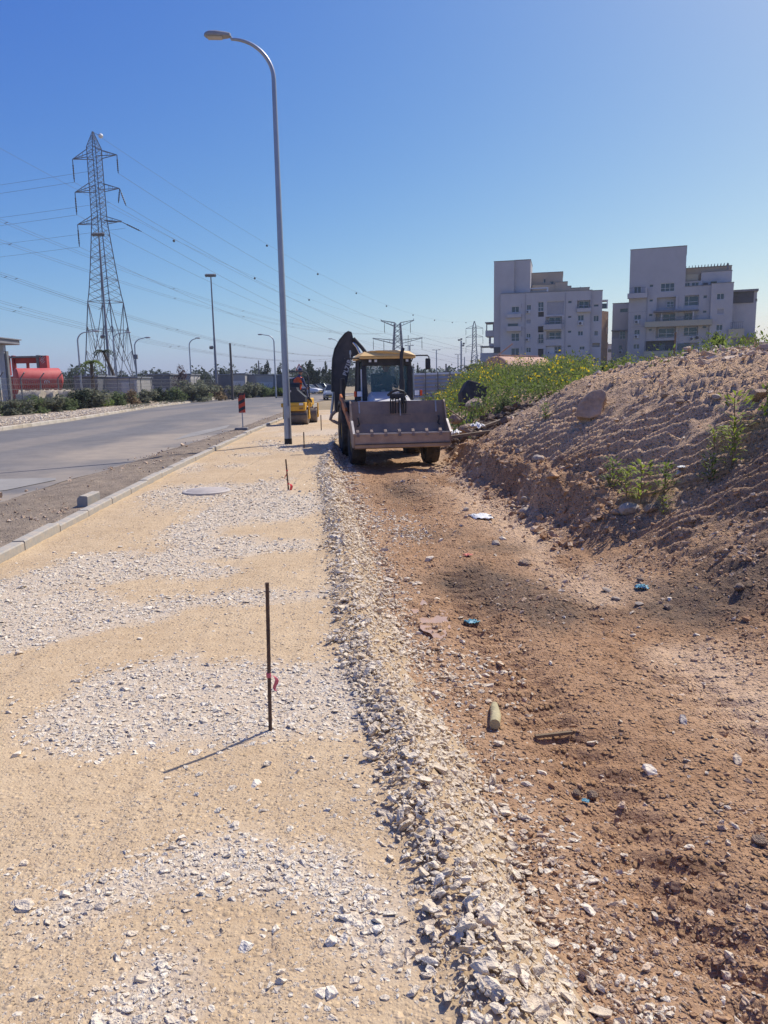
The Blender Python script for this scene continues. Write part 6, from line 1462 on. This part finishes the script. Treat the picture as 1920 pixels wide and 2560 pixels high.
shed(612, 640, 939, 106, M_SHG, M_SHR, 'plain grey shed between two white shuttered ones')
shed(640, 683, 939, 104, M_SHG, M_SHR, 'long shed with a white shutter left of the near lamp post', [(.02, .96, .15, .68, M_SHW)])
shed(683, 716, 939, 104, M_SHD, M_SHR, 'dark shed with pale roof edge behind the near lamp post')
pw = at(272, 950, 83); car((pw.x, 83, .75), R(80), bpy.data.materials['white_paint'], 'white vehicle roof showing above the grey shed wall', group='vehicles in the yard', H=1.55)
# concrete block by the far kerb
p = at(576, 996, 92); mb = MB(); mb.box((0, 0, .55), (1.35, 1.0, 1.15), rot=(0, 0, R(20)), ch=.12); o = mb.build('concrete_block', mat('weathered_concrete', (.26, .23, .20), .9, .25, 2, bump=.4, bscale=6), None, False, (p.x, 92, 0)); tag(o, 'big weathered concrete block on the verge by the far kerb', 'concrete block')
# street lamps, masts and poles
GL = 'street lamps across the road'
def far_lamp(px, top, Y, rz, label, reach=1.5): p = at(px, top, Y); return lamp_post((p.x, Y, -.12), p.z + .12, .10, .055, reach, .9, rz, label, GL, head=.65)
far_lamp(192, 829, 75, R(180), 'curved street lamp left of the tall pylon'); far_lamp(335, 845, 84, R(180), 'curved street lamp with a dark box right of the pylon', 1.1); far_lamp(472, 846, 98, R(180), 'curved street lamp left of the floodlight mast', .8); far_lamp(684, 836, 92, 0, 'curved street lamp just left of the near lamp post', 1.2); far_lamp(281, 832, 88, R(180), 'street lamp standing among the pylon legs', 1.4); far_lamp(846, 847, 120, 0, 'street lamp showing left of the backhoe boom', .9)
p = at(339, 892, 83.6); mb = MB(); mb.box((0, 0, 0), (.42, .3, .48), ch=.03); mb.bar((0, 0, -.24), (0, 0, -2.6), .09); o = mb.build('control_box', M_SHD, None, False, p); tag(o, 'dark box on a short post beside the curved lamp', 'control box')
def mast(px, top, Y, label, lean=0, lights=4, low=None):
    p = at(px, top, Y); t = empty('floodlight_mast', (p.x, Y, -.12), 0, label, 'floodlight mast'); h = p.z + .12
    mb = MB(); mb.tube([(0, 0, 0), (0, 0, h * .5), (0, 0, h * .503), (0, 0, h)], [.19, .13, .115, .075], 10); mb.build('pole', mat('mast_steel', (.20, .205, .23), .5, .1, 1, metal=.3), t, True)
    mb = MB(); mb.bar((-.55, 0, h), (.55, 0, h), .08); mb.build('crossbar', M_FENCE, t)
    for k in range(lights): mb = MB(); mb.box((-.5 + k * 1.0 / max(1, lights - 1), -.15, h + .05), (.34, .28, .34), rot=(R(35), 0, R(20 * (k - 1.5))), ch=.05); mb.build('floodlight', M_SHD, t)
    if low is not None:
        q = at(px, low, Y).z + .12; mb = MB(); mb.box((-.42, -.1, q), (.45, .35, .35), rot=(R(30), 0, 0), ch=.05); mb.bar((0, 0, q), (-.3, 0, q), .06); mb.build('floodlight', M_SHD, t)
    return t
mast(247, 588, 90, 'tall floodlight mast standing in front of the pylon', low=842); mast(527, 690, 100, 'tall floodlight mast between the pylon and the near lamp', low=869)
p = at(575, 858, 86); t = tag(MB().tube([(0, 0, 0), (0, 0, p.z + .12)], [.15, .11], 8).build('utility_pole', mat('weathered_pole', (.13, .115, .105), .9, .2, 2), None, True, (p.x, 86, -.12)), 'plain dark pole standing right of the floodlight mast', 'pole')
p = at(646, 900, 150); tag(MB().tube([(0, 0, 0), (0, 0, p.z)], [.16, .12], 6).build('utility_pole', M_SHD, None, True, (p.x, 150, -.1)), 'thin far pole left of the pine tree', 'pole')
p = at(1115, 907, 80); tag(MB().tube([(0, 0, 0), (0, 0, p.z)], [.09, .08], 6).build('utility_pole', M_SHD, None, True, (p.x, 80, -.1)), 'short thin pole above the hoarding, right of the mirror', 'pole')
p = at(1161, 890, 110); tag(MB().tube([(0, 0, 0), (0, 0, p.z)], [.1, .07], 6).build('utility_pole', M_GALV, None, True, (p.x, 110, -.1)), 'thin pale pole just right of the camera pole', 'pole')
def tlamp(px, top, Y, half, label):
    p = at(px, top, Y); t = empty('double_lamp', (p.x, Y, -.12), 0, label, 'street lamp', 'double headed lamps above the hoarding'); h = p.z + .12; w = half * Y / FPX
    mb = MB(); mb.tube([(0, 0, 0), (0, 0, h)], [.11, .08], 8); mb.build('pole', M_GALV, t, True)
    mb = MB(); mb.bar((-w, 0, h), (w, 0, h), .06); mb.build('arm', M_GALV, t)
    for s in (-1, 1): mb = MB(); mb.box((s * w * .72, 0, h + .03), (w * .55, .28, .11), ch=.04); mb.build('lamp_head', M_LAMPGREY, t)
tlamp(1023, 864, 118, 11, 'double headed lamp rising behind the cab roof'); tlamp(1091, 875, 132, 10, 'double headed lamp right of the backhoe mirror'); tlamp(1145, 886, 150, 8, 'double headed lamp left of the camera pole'); tlamp(1190, 890, 158, 8, 'double headed lamp in front of the small far pylon')
p = at(1153, 852, 100); t = empty('camera_pole', (p.x, 100, -.12), 0, 'pole with cameras on top right of the hoarding lamps', 'camera pole'); h = p.z + .12
mb = MB(); mb.tube([(0, 0, 0), (0, 0, h)], [.14, .10], 8); mb.build('pole', M_GALV, t, True)
for dx, dz in ((-.3, .1), (.32, -.35), (.0, .2), (.25, -.6)): mb = MB(); mb.box((dx, -.1, h + dz), (.24, .34, .2), ch=.04); mb.bar((0, 0, h + dz - .05), (dx, 0, h + dz - .05), .05); mb.build('camera', M_SHD, t)
mb = MB(); mb.box((-.2, -.1, h * .42), (.4, .3, .7), ch=.03); mb.build('cabinet', M_LAMPGREY, t)
# palms
def palm(px, py, Y, rad, trunk_h, m, label, n=16, droop=1.0, lean=(0, 0)):
    p = at(px, py, Y); t = empty('palm_tree', (p.x - lean[0], Y, -.12), 0, label, 'palm tree', 'palm trees'); top_ = Vector((lean[0], lean[1], p.z + .12))
    mb = MB(); mb.tube([(0, 0, 0), (lean[0] * .4, lean[1] * .4, top_.z * .6), top_], [.22, .17, .15], 8); mb.build('trunk', M_BARK, t, True)
    r = np.random.default_rng(int(px)); V = []; F = []
    for i in range(n):
        a = 2 * PI * i / n + r.uniform(-.2, .2); el = r.uniform(.2, 1.1); L = rad * r.uniform(.8, 1.1); mb = MB(); 
        for j in range(9):
            u = j / 8; c = top_ + Vector((math.cos(a) * L * u, math.sin(a) * L * u, L * (math.sin(el) * u - droop * .85 * u * u)))
            for s in (-1, 1):
                q = len(V); tip = c + Vector((-math.sin(a) * s * .30 * rad * (1 - u * .6), math.cos(a) * s * .30 * rad * (1 - u * .6), -.12 * rad)); d_ = Vector((math.cos(a), math.sin(a), 0)) * .05 * rad
                V += [c - d_, c + d_, tip + d_ * .3, tip - d_ * .3]; F.append((q, q + 1, q + 2, q + 3))
    o = link('fronds', np_mesh('fronds', np.array([tuple(v) for v in V]), np.array(F), m), t)
palm(228, 905, 72, 1.25, 3, M_LEAF_BRT, 'drooping pale green palm in front of the pylon foot', 18, 1.35); palm(258, 878, 86, 1.15, 4, M_LEAF_DK, 'dark leaning palm among the pylon legs', 18, 1.2, (-1.4, 0)); palm(1170, 918, 88, 1.1, 3, M_LEAF_DK, 'palm behind the hoarding left of the small far pylon', 14, .9); palm(1196, 914, 90, 1.4, 3, M_LEAF_DK, 'larger palm behind the hoarding next to the rusty tank', 16, 1.1)

# ------------------------------------------------------------------ right hand bank
def hit(px, py, y0=2.0, y1=45.0):
    Ys_ = np.linspace(y0, y1, 3000); d = at(px, py, 1.0); dx, dz = d.x, d.z - EYE
    X_ = dx * Ys_; Z_ = EYE + dz * Ys_; g = soil_z(X_, Ys_); g = np.where(X_ < toe_x(Ys_), gravel_z(X_, Ys_), g)
    k = np.argmax(Z_ <= g); k = k if Z_[k] <= g[k] else -1
    return Vector((X_[k], Ys_[k], float(g[k])))
M_HOARD = mat('pale_sheet_hoarding', (.42, .43, .46), .55, .08, .6, metal=.2)
ho = empty('hoarding', (0, 42, 0), 0, 'pale corrugated sheet hoarding behind the backhoe', 'hoarding')
a = at(1000, 945, 42).x; bx = at(1214, 933, 44).x; n = 7
for k in range(n):
    x0_ = a + (bx - a) * k / n; x1_ = a + (bx - a) * (k + 1) / n; y_ = 2.2 * k / n; mb = MB(); zt_ = 2.0 + .012 * k
    for j in range(11):
        z0_ = -.2 + (zt_ + .2) * j / 11; z1_ = -.2 + (zt_ + .2) * (j + 1) / 11; zm = (z0_ + z1_) / 2
        mb.add([(x0_ + .01, y_, z0_), (x1_ - .01, y_ + .2, z0_), (x1_ - .01, y_ + .2 - .05, zm), (x0_ + .01, y_ - .05, zm), (x0_ + .01, y_, z1_), (x1_ - .01, y_ + .2, z1_)], [(0, 1, 2, 3), (3, 2, 5, 4)])
    mb.build('sheet', M_HOARD, ho)
    mb = MB(); mb.bar((x1_, y_ + .1, -.2), (x1_, y_ + .1, zt_ + .03), .06); mb.build('post', M_FENCE, ho)
M_RUST = mat('rusty_pink_tank', (.46, .25, .17), .75, .2, 1.0, col2=(.58, .38, .29))
p = at(1240, 930, 54); t = empty('storage_tank', (p.x, 54, 0), 0, 'rusty pink cylinder tank half hidden behind the wildflowers', 'tank')
ax = Vector((.62, .78, 0)); topz = at(1240, 890, 54).z; rr = 1.15; cz = topz - rr; A = Vector((0, 0, cz)); B_ = A + ax * 6.5
mb = MB(); mb.tube([A - ax * .10, A - ax * .04, A, B_, B_ + ax * .1], [.95 * rr, .99 * rr, rr, rr, .9 * rr], 40); mb.build('shell', M_RUST, t, True)
mb = MB(); mb.bar(A + Vector((.1, -.25, -1.2)), A + Vector((.1, -.25, 1.2)), .08); mb.bar(A + Vector((.1, -.25, 1.2)), A + Vector((1.1, -.2, 1.95)), .09); mb.build('pipe', M_RUST, t)
for k in range(4): mb = MB(); q = A - ax * .12 + Vector((-.55 + k * .28, -.02, .05)); mb.box(q, (.05, .05, .30)); mb.box(q + Vector((.06, 0, .12 - .1 * (k % 2))), (.12, .05, .05)); mb.build('painted_mark', M_SHD, t)
mb = MB(); mb.box(A + ax * 3 + Vector((0, 0, rr + .06)), (.5, 5.8, .05), rot=(0, 0, -math.atan2(ax.x, ax.y))); mb.build('catwalk', M_RUST, t)
# wildflower bank
r = np.random.default_rng(91)
def bank_mask(x, y):
    xm = np.interp(y, MT_Y, MT_X); d = x - xm
    m = sstep(19.5, 22.5, y + .35 * (x - 4)) * sstep(-.3, .6, d)
    m = m * sstep(.30, .46, fbm(x * .6 + 2, y * .5, 3)) * (1 - np.exp(-(((x - 2.9) / 1.0) ** 2 + ((y - 21.3) / 1.7) ** 2)) * 1.2)
    return np.clip(m * (1 - .93 * sstep(.235, .285, x / y)), 0, 1)
n = 12000; x = r.uniform(.5, 15, n); y = r.uniform(18, 44, n); ok = (r.random(n) < bank_mask(x, y)) & (x < .56 * y + 1); x, y = x[ok], y[ok]
hgt = (.22 + 1.15 * fbm(x * .8 + 6, y * .8, 3) ** 1.5) * (1 + .2 * r.random(len(x))); zb_ = soil_z(x, y)
def clumps(x, y, z0, h, per, leaf, wide, r):
    k = np.repeat(np.arange(len(x)), per); u = r.random(len(k)) ** .8
    P_ = np.stack([x[k] + r.normal(0, wide, len(k)) * (.5 + u), y[k] + r.normal(0, wide, len(k)) * (.5 + u), z0[k] + h[k] * u], -1); return P_, leaf * r.uniform(.6, 1.4, len(k))
for nm, m, sel, lab in (('wildflower_leaves', M_LEAF_BRT, r.random(len(x)) < .6, 'bright green wildflower foliage covering the bank right of the backhoe'), ('dark_weeds', M_LEAF_MID, None, 'darker green weeds among the wildflowers on the bank')):
    sel = sel if sel is not None else ~keep_sel; keep_sel = sel
    P_, s_ = clumps(x[sel], y[sel], zb_[sel], hgt[sel], 10, .12, .14, r); V, F = leaves(P_, s_, .8, .35, r); tag(link(nm, np_mesh(nm, V, F, m)), lab, kind='stuff')
fl = (sstep(.50, .66, fbm(x * .55 + 11, y * .55 + 3, 3)) > .5) & (r.random(len(x)) < .33)
P_, s_ = clumps(x[fl], y[fl], zb_[fl] + hgt[fl] * .82, hgt[fl] * .35, 5, .065, .16, r); V, F = leaves(P_, s_, .2, .9, r); tag(link('yellow_flowers', np_mesh('yellow_flowers', V, F, M_FLOWER)), 'drifts of small yellow flowers on the green bank', kind='stuff')
n = 700; x = r.uniform(3.5, 9, n); y = r.uniform(12.5, 17, n); ok = (x - np.interp(y, MT_Y, MT_X) > 2.9) & (fbm(x * 1.2, y * 1.2 + 5, 3) > .55); x, y = x[ok], y[ok]
if len(x): P_, s_ = clumps(x, y, soil_z(x, y), .12 + .25 * r.random(len(x)), 9, .07, .08, r); V, F = leaves(P_, s_, .8, .35, r); tag(link('crest_weeds', np_mesh('crest_weeds', V, F, M_LEAF_BRT)), 'sparse green weeds along the crest of the earth mound', kind='stuff')
# bushes on the bank
for px, py, Y, w, h, k, lb in ((1545, 905, 24, 1.5, 1.15, 'mid', 'large green bush on the crest left of the earth mound'), (1590, 905, 23, 1.0, .8, 'brt', 'smaller bright bush beside the large crest bush'), (1265, 1000, 22, .8, .7, 'mid', 'dark green bush below the yellow flower drift'), (1330, 945, 26, 1.3, .8, 'mid', 'dark bush at the right of the rusty tank'), (1700, 880, 19, 1.0, .65, 'brt', 'bright bush on the crest before the cream balcony'), (1790, 920, 15.5, .55, .55, 'mid', 'green bush below the crest at right')):
    q = at(px, py, Y); zz = float(soil_z(np.array(q.x), np.array(Y))); shrub(q.x, Y, zz - .05, w, max(h, q.z - zz + .05), k, lb, 'bushes on the earth bank', 'bush')
# single plants on the mound slope
def plant_mesh(seed, m, n=70, leaf=.10):
    r = np.random.default_rng(seed); V = []; F = []
    for i in range(n):
        a = r.uniform(0, 6.28); u = r.random(); b = Vector((.12 * math.cos(a) * u, .12 * math.sin(a) * u, .55 * r.random() ** .8)); el = r.uniform(.2, 1.2); d = Vector((math.cos(a) * math.cos(el), math.sin(a) * math.cos(el), math.sin(el))); sd = Vector((-math.sin(a), math.cos(a), 0)) * leaf * .16; L = leaf * r.uniform(.8, 1.7)
        q = len(V); V += [b - sd * .4, b + d * L * .5 - sd + Vector((0, 0, .01)), b + d * L - Vector((0, 0, L * .25)), b + d * L * .5 + sd + Vector((0, 0, .01))]; F.append((q, q + 1, q + 2, q + 3))
    return np_mesh('leaves', np.array([tuple(v) for v in V]), np.array(F), m)
PL = [plant_mesh(700 + i, M_LEAF_YEL) for i in range(2)] + [plant_mesh(710 + i, M_LEAF_BRT, 90) for i in range(2)]
plants = [(1533, 1222, .55, 2, 'small green plant left of the pair by the round stone'), (1566, 1245, .5, 0, 'bright leafy plant beside the big round stone'), (1602, 1258, .7, 1, 'bright leafy plant right above the big round stone'), (1660, 1232, .5, 3, 'low green plant right of the bright pair'), (1836, 1106, .75, 1, 'bushy bright plant highest on the open slope'), (1828, 1168, .6, 0, 'yellow green plant right of the long stick'), (1786, 1125, .4, 0, 'small yellow green plant left of the bushy one'), (1775, 1205, .45, 2, 'thin twiggy plant above the long stick'), (1362, 1050, .45, 2, 'small green tuft near the long plank'), (1660, 1285, .3, 0, 'tiny plant at the end of the long stick')]
for px, py, h, v, lb in plants:
    q = hit(px, py, 4); t = empty('plant', q, rng.uniform(0, 6.28), lb, 'plant', 'plants on the mound slope'); o = link('leaves', PL[v], t); o.scale = (h * 1.7, h * 1.7, h * 1.15); mb = MB(); mb.tube([(0, 0, -.05), (.02, .01, h * .6)], [.008, .004], 5); mb.build('stem', M_DRY, t)
q = hit(1905, 1090, 4); t = shrub(q.x + .25, q.y, q.z - .03, .75, .85, 'brt', 'tall green bush at the right edge of the slope', 'bushes on the earth bank', 'bush')
# rocks
M_ROCK = mat('pale_limestone_rock', (.42, .35, .28), .9, .2, 6, bump=.6, bscale=14); M_ROCKB = mat('brown_boulder', (.42, .31, .225), .92, .25, 5, bump=1.0, bscale=7, bdist=.06); M_ROCKD = mat('dark_concrete_lump', (.075, .07, .07), .9, .3, 3, bump=.5, bscale=8)
def rock(px, py, rpx, label, m=M_ROCK, flat=.7, sink=.3, Y=None, name='rock'):
    q = hit(px, py + rpx * .6, 2.0) if Y is None else at(px, py + rpx, Y); s = rpx * q.y / FPX * 2.1
    r = np.random.default_rng(int(px * 7 + py)); bm = bmesh.new(); bmesh.ops.create_icosphere(bm, subdivisions=2, radius=.5)
    for _ in range(7):
        nrm = Vector(r.normal(size=3)).normalized(); off = r.uniform(.30, .42)
        for v in bm.verts:
            k = v.co.dot(nrm)
            if k > off: v.co -= nrm * (k - off)
    for v in bm.verts: v.co *= 1 + r.normal(0, .02); v.co.z *= flat
    me = bpy.data.meshes.new(name); bm.to_mesh(me); bm.free(); me.materials.append(m)
    o = link(name, me, None, (q.x, q.y, q.z + s * flat * (.5 - sink)), (r.normal(0, .15), r.normal(0, .15), r.uniform(0, 6.28))); o.scale = (s * r.uniform(1, 1.15), s, s); me.polygons.foreach_set('use_smooth', [True] * len(me.polygons)); me.set_sharp_from_angle(angle=R(28))
    return tag(o, label, 'rock', 'rocks on the mound and trench')
for a_ in [(1572, 1264, 24, 'big rounded pale stone beside the bright plants'), (1625, 1268, 18, 'brown stone right of the big rounded pale one', M_ROCKB), (1347, 1143, 16, 'pale rock on top of the cut bank'), (1296, 1124, 13, 'brown rock left of the pale one on the cut bank', M_ROCKB), (1313, 1246, 9, 'small pale rock at the foot of the cut bank'), (1313, 1276, 15, 'pale rock on the trench floor below the cut bank'), (1764, 1151, 7, 'small pale stone near the slope plants'), (1898, 2098, 22, 'large smooth stone at the right edge of the foreground', M_ROCKB), (1312, 1404, 15, 'brown rock alone on the pale trench track', M_ROCKB), (1350, 1330, 8, 'flat pale chip on the pale track', M_ROCK, .4), (1240, 1354, 13, 'pale rock in the middle of the trench'), (1164, 1272, 9, 'pale stone before the backhoe wheel track'), (1849, 1464, 15, 'rounded brown stone on the lower right slope', M_ROCKB), (1896, 985, 24, 'large brown boulder at the right edge of the crest', M_ROCKB), (1662, 985, 10, 'small brown rock under the crest weeds', M_ROCKB), (1480, 1985, 16, 'brown stone in the near trench soil', M_ROCKB), (1440, 1985, 13, 'rounded brown stone left of the near trench one', M_ROCKB), (1520, 1470, 14, 'flat pale rock on the trench track', M_ROCK, .35), (1540, 1490, 13, 'second flat pale rock on the trench track', M_ROCK, .35), (1600, 1505, 12, 'flat rock below the blue litter', M_ROCK, .4), (1670, 1515, 13, 'brown rock right of the flat rocks', M_ROCKB), (1600, 1445, 11, 'round stone above the blue litter', M_ROCKB), (1730, 1300, 12, 'brown rock low on the open slope', M_ROCKB), (1700, 1000, 11, 'long brown rock near the slope top', M_ROCKB, .5), (1790, 990, 12, 'pale topped rock near the slope top')]: rock(*a_)
# leaning slab on the slope
q = hit(1480, 1046); k = q.y / FPX; out = [(-36, 0), (-34, 28), (-12, 58), (0, 66), (22, 70), (34, 62), (34, 48), (28, 30), (24, 4), (0, -4)]
mb = MB(); mb.prism([(a_ * k, b_ * k) for a_, b_ in out], .22); o = mb.build('boulder', M_ROCKB, None, False, (q.x, q.y + .05, q.z - .02)); o.rotation_euler = (R(-16), 0, R(-22)); bv = o.modifiers.new('bevel', 'BEVEL'); bv.width = .025; bv.segments = 2; tag(o, 'big leaning brown boulder standing up on the mound slope', 'boulder')
# dark concrete lump and brown rock at the bank's end
p = at(1180, 985, 25.5); mb = MB(); mb.prism([(-.40, -.36), (-.42, .10), (-.22, .52), (.10, .46), (.46, .34), (.42, -.12), (.05, -.42)], .5); o = mb.build('concrete_lump', M_ROCKD, None, False, (p.x, 25.5, p.z - .1)); o.rotation_euler = (R(-14), R(6), R(12)); bv = o.modifiers.new('bevel', 'BEVEL'); bv.width = .05; bv.segments = 2; tag(o, 'dark tilted concrete lump in front of the hoarding', 'concrete lump')
rock(1190, 992, 28, 'brown angular rock below the dark concrete lump', M_ROCKB, .75, .35, 24.5)
rock(1165, 1060, 20, 'rounded earth covered rock beside the bucket', M_ROCKB, .7, .3, 20.5); rock(1140, 1035, 18, 'earth lump just right of the bucket top', M_ROCKB, .7, .3, 21.5)
# heap of dark clods
x = 2.9 + rng.normal(0, .7, 420); y = 21.2 + rng.normal(0, 1.2, 420); s_ = rng.gamma(4, .03, 420); scatter('dark_clods', np.stack([x, y, soil_z(x, y) + s_ * .25 + .12 * np.exp(-((x - 2.9) ** 2 + (y - 21.2) ** 2))], -1), s_, base_set('dark_clod', rand_mat('dark_earth_clod', [(.12, .09, .07), (.20, .14, .10), (.10, .08, .07), (.26, .19, .14)]), 450, .75), soil, 'heap of dark clods between bank and bucket')
n = 1600; x = rng.uniform(4.2, 11, n); y = rng.uniform(11, 17.5, n); d = x - np.interp(y, MT_Y, MT_X); ok = d > 3.0; x, y = x[ok], y[ok]; s_ = rng.gamma(2, .038, len(x)); scatter('crest_rubble', np.stack([x, y, soil_z(x, y) + s_ * .2], -1), s_, C_P, soil, 'lumps and stones strewn along the mound crest')
# planks, sticks, rods
M_WOOD = mat('weathered_plank', (.20, .155, .11), .9, .25, 5, bump=.4, bscale=20); M_STICK = mat('dry_stick', (.22, .16, .10), .9, .25, 6)
def lay(a, b, w, h, label, name, m, cat, ya=None, yb=None, lift=.03, grp='timber left on the bank'):
    A = hit(*a) if ya is None else at(*a, ya); B2 = hit(*b) if yb is None else at(*b, yb); mb = MB(); mb.bar(Vector((0, 0, lift)), B2 - A + Vector((0, 0, lift)), w, h); o = mb.build(name, m, None, False, A); return tag(o, label, cat, grp)
lay((1206, 1070), (1304, 1035), .10, .05, 'long weathered plank lying up the bank', 'plank', M_WOOD, 'plank', 19.0, 20.2); lay((1124, 1096), (1232, 1081), .11, .06, 'dark plank sticking out right of the bucket', 'plank', M_WOOD, 'plank', 17.3, 18.0); lay((1110, 1018), (1158, 1052), .025, .025, 'thin rod slanting down beside the bucket', 'stick', M_STICK, 'stick', 20.3, 20.0); lay((1160, 1075), (1230, 1058), .03, .03, 'dark stick behind the white bag', 'stick', M_STICK, 'stick', 19.3, 19.8)
lay((1596, 1250), (1823, 1187), .022, .022, 'long pale stick lying across the open slope', 'stick', M_STICK, 'stick', lift=.02); lay((1576, 1168), (1622, 1082), .010, .010, 'thin dark twig standing on the slope', 'stick', M_STICK, 'stick', 10.6, 10.7); lay((1338, 1850), (1428, 1846), .018, .016, 'short curved stick on the trench floor', 'stick', M_STICK, 'stick', lift=.015)
q = at(1684, 905, 17); mb = MB(); mb.tube([(0, 0, -.1), (.02, 0, .75)], .02, 6); tag(mb.build('stick', M_WOOD, None, False, (q.x, 17, float(soil_z(np.array(q.x), np.array(17.0))))), 'upright dark stake on the mound crest', 'stick', 'timber left on the bank')
for k, (a_, b_, lb) in enumerate((((1780, 885), (1800, 872), 'pale bent root on the mound crest'), ((1885, 885), (1908, 868), 'dark root sticking out at the right of the crest'), ((1832, 1050), (1850, 1032), 'pale dead twig below the right crest'))):
    A = at(*a_, 14.5 if k < 2 else 11.5); B2 = at(*b_, 14.5 if k < 2 else 11.5); mid = (A + B2) / 2 + Vector((0, 0, .04)); mb = MB(); mb.tube([A - A, mid - A, B2 - A], [.02, .016, .008], 6); tag(mb.build('root', M_STICK, None, True, A), lb, 'root', 'timber left on the bank')
# wooden stub beside the stone edge
A, B2 = hit(1236, 1772), hit(1237, 1828); mb = MB(); d = A - B2; mb.tube([Vector((0, 0, .035)), d * .4 + Vector((.006, 0, .032)), d * .75 + Vector((0, 0, .028)), d + Vector((0, 0, .02))], [.030, .031, .027, .020], 10); o = mb.build('wooden_stub', mat('greenish_wood', (.42, .37, .22), .9, .2, 12, bump=.4, bscale=40), None, True, B2); mb = MB(); tag(o, 'short greenish wooden stub lying beside the stone edge', 'wood stub')
# litter
def crumple(px, py, wpx, label, m, Y=None, flat=.3, name='litter'):
    q = hit(px, py) if Y is None else at(px, py, Y); s = wpx * q.y / FPX; r = np.random.default_rng(int(px)); n = 9; X_, Y_ = np.meshgrid(np.linspace(-.5, .5, n), np.linspace(-.4, .4, n)); Zc = r.random((n, n)) * flat * (1.2 - np.hypot(X_, Y_)); X_ = X_ + r.normal(0, .05, (n, n)); Y_ = Y_ + r.normal(0, .05, (n, n))
    o = link(name, grid_mesh(name, X_, Y_, Zc, m, smooth=False), None, q + Vector((0, 0, .01)), (0, 0, r.uniform(0, 3))); o.scale = (s, s, s); sd = o.modifiers.new('thick', 'SOLIDIFY'); sd.thickness = .02; return tag(o, label, 'litter', 'litter on the ground')
M_PLBLUE = mat('blue_plastic', (.10, .28, .36), .5, .25, 8); M_PLWHITE = mat('white_plastic', (.72, .72, .70), .5, .1, 8); M_PLRED = mat('red_plastic', (.55, .16, .12), .5, .2, 8)
crumple(1604, 1472, 32, 'crumpled blue plastic scrap on the pale trench track', M_PLBLUE); crumple(1180, 1563, 34, 'small blue plastic scrap near the puddle', M_PLBLUE); crumple(1464, 2010, 20, 'pale blue plastic scrap in the foreground soil', M_PLBLUE); crumple(1202, 1295, 62, 'torn white plastic sheet in the middle of the trench', M_PLWHITE, flat=.15); crumple(1170, 1392, 20, 'small red scrap on the trench floor', M_PLRED); crumple(1704, 1178, 22, 'small white scrap on the mound slope', M_PLWHITE)
crumple(1190, 1072, 34, 'white sack lying beside the bucket, right one', M_PLWHITE, 18.8, .5, 'sack'); crumple(1138, 1088, 28, 'white sack half buried next to the bucket edge', M_PLWHITE, 17.8, .5, 'sack')

# ------------------------------------------------------------------ air
hz_ = MB(); hz_.box((-500, 1700, 58), (6600, 4600, 120)); o = hz_.build('haze', None); hm = bpy.data.materials.new('thin_haze'); hm.use_nodes = True
hn = hm.node_tree; hn.nodes.clear(); pv = hn.nodes.new('ShaderNodeVolumePrincipled'); ho_ = hn.nodes.new('ShaderNodeOutputMaterial'); pv.inputs['Color'].default_value = (.80, .88, .97, 1); pv.inputs['Density'].default_value = .0003; hn.links.new(pv.outputs[0], ho_.inputs['Volume'])
o.data.materials.append(hm); tag(o, 'thin pale haze filling the air over the site', kind='stuff')
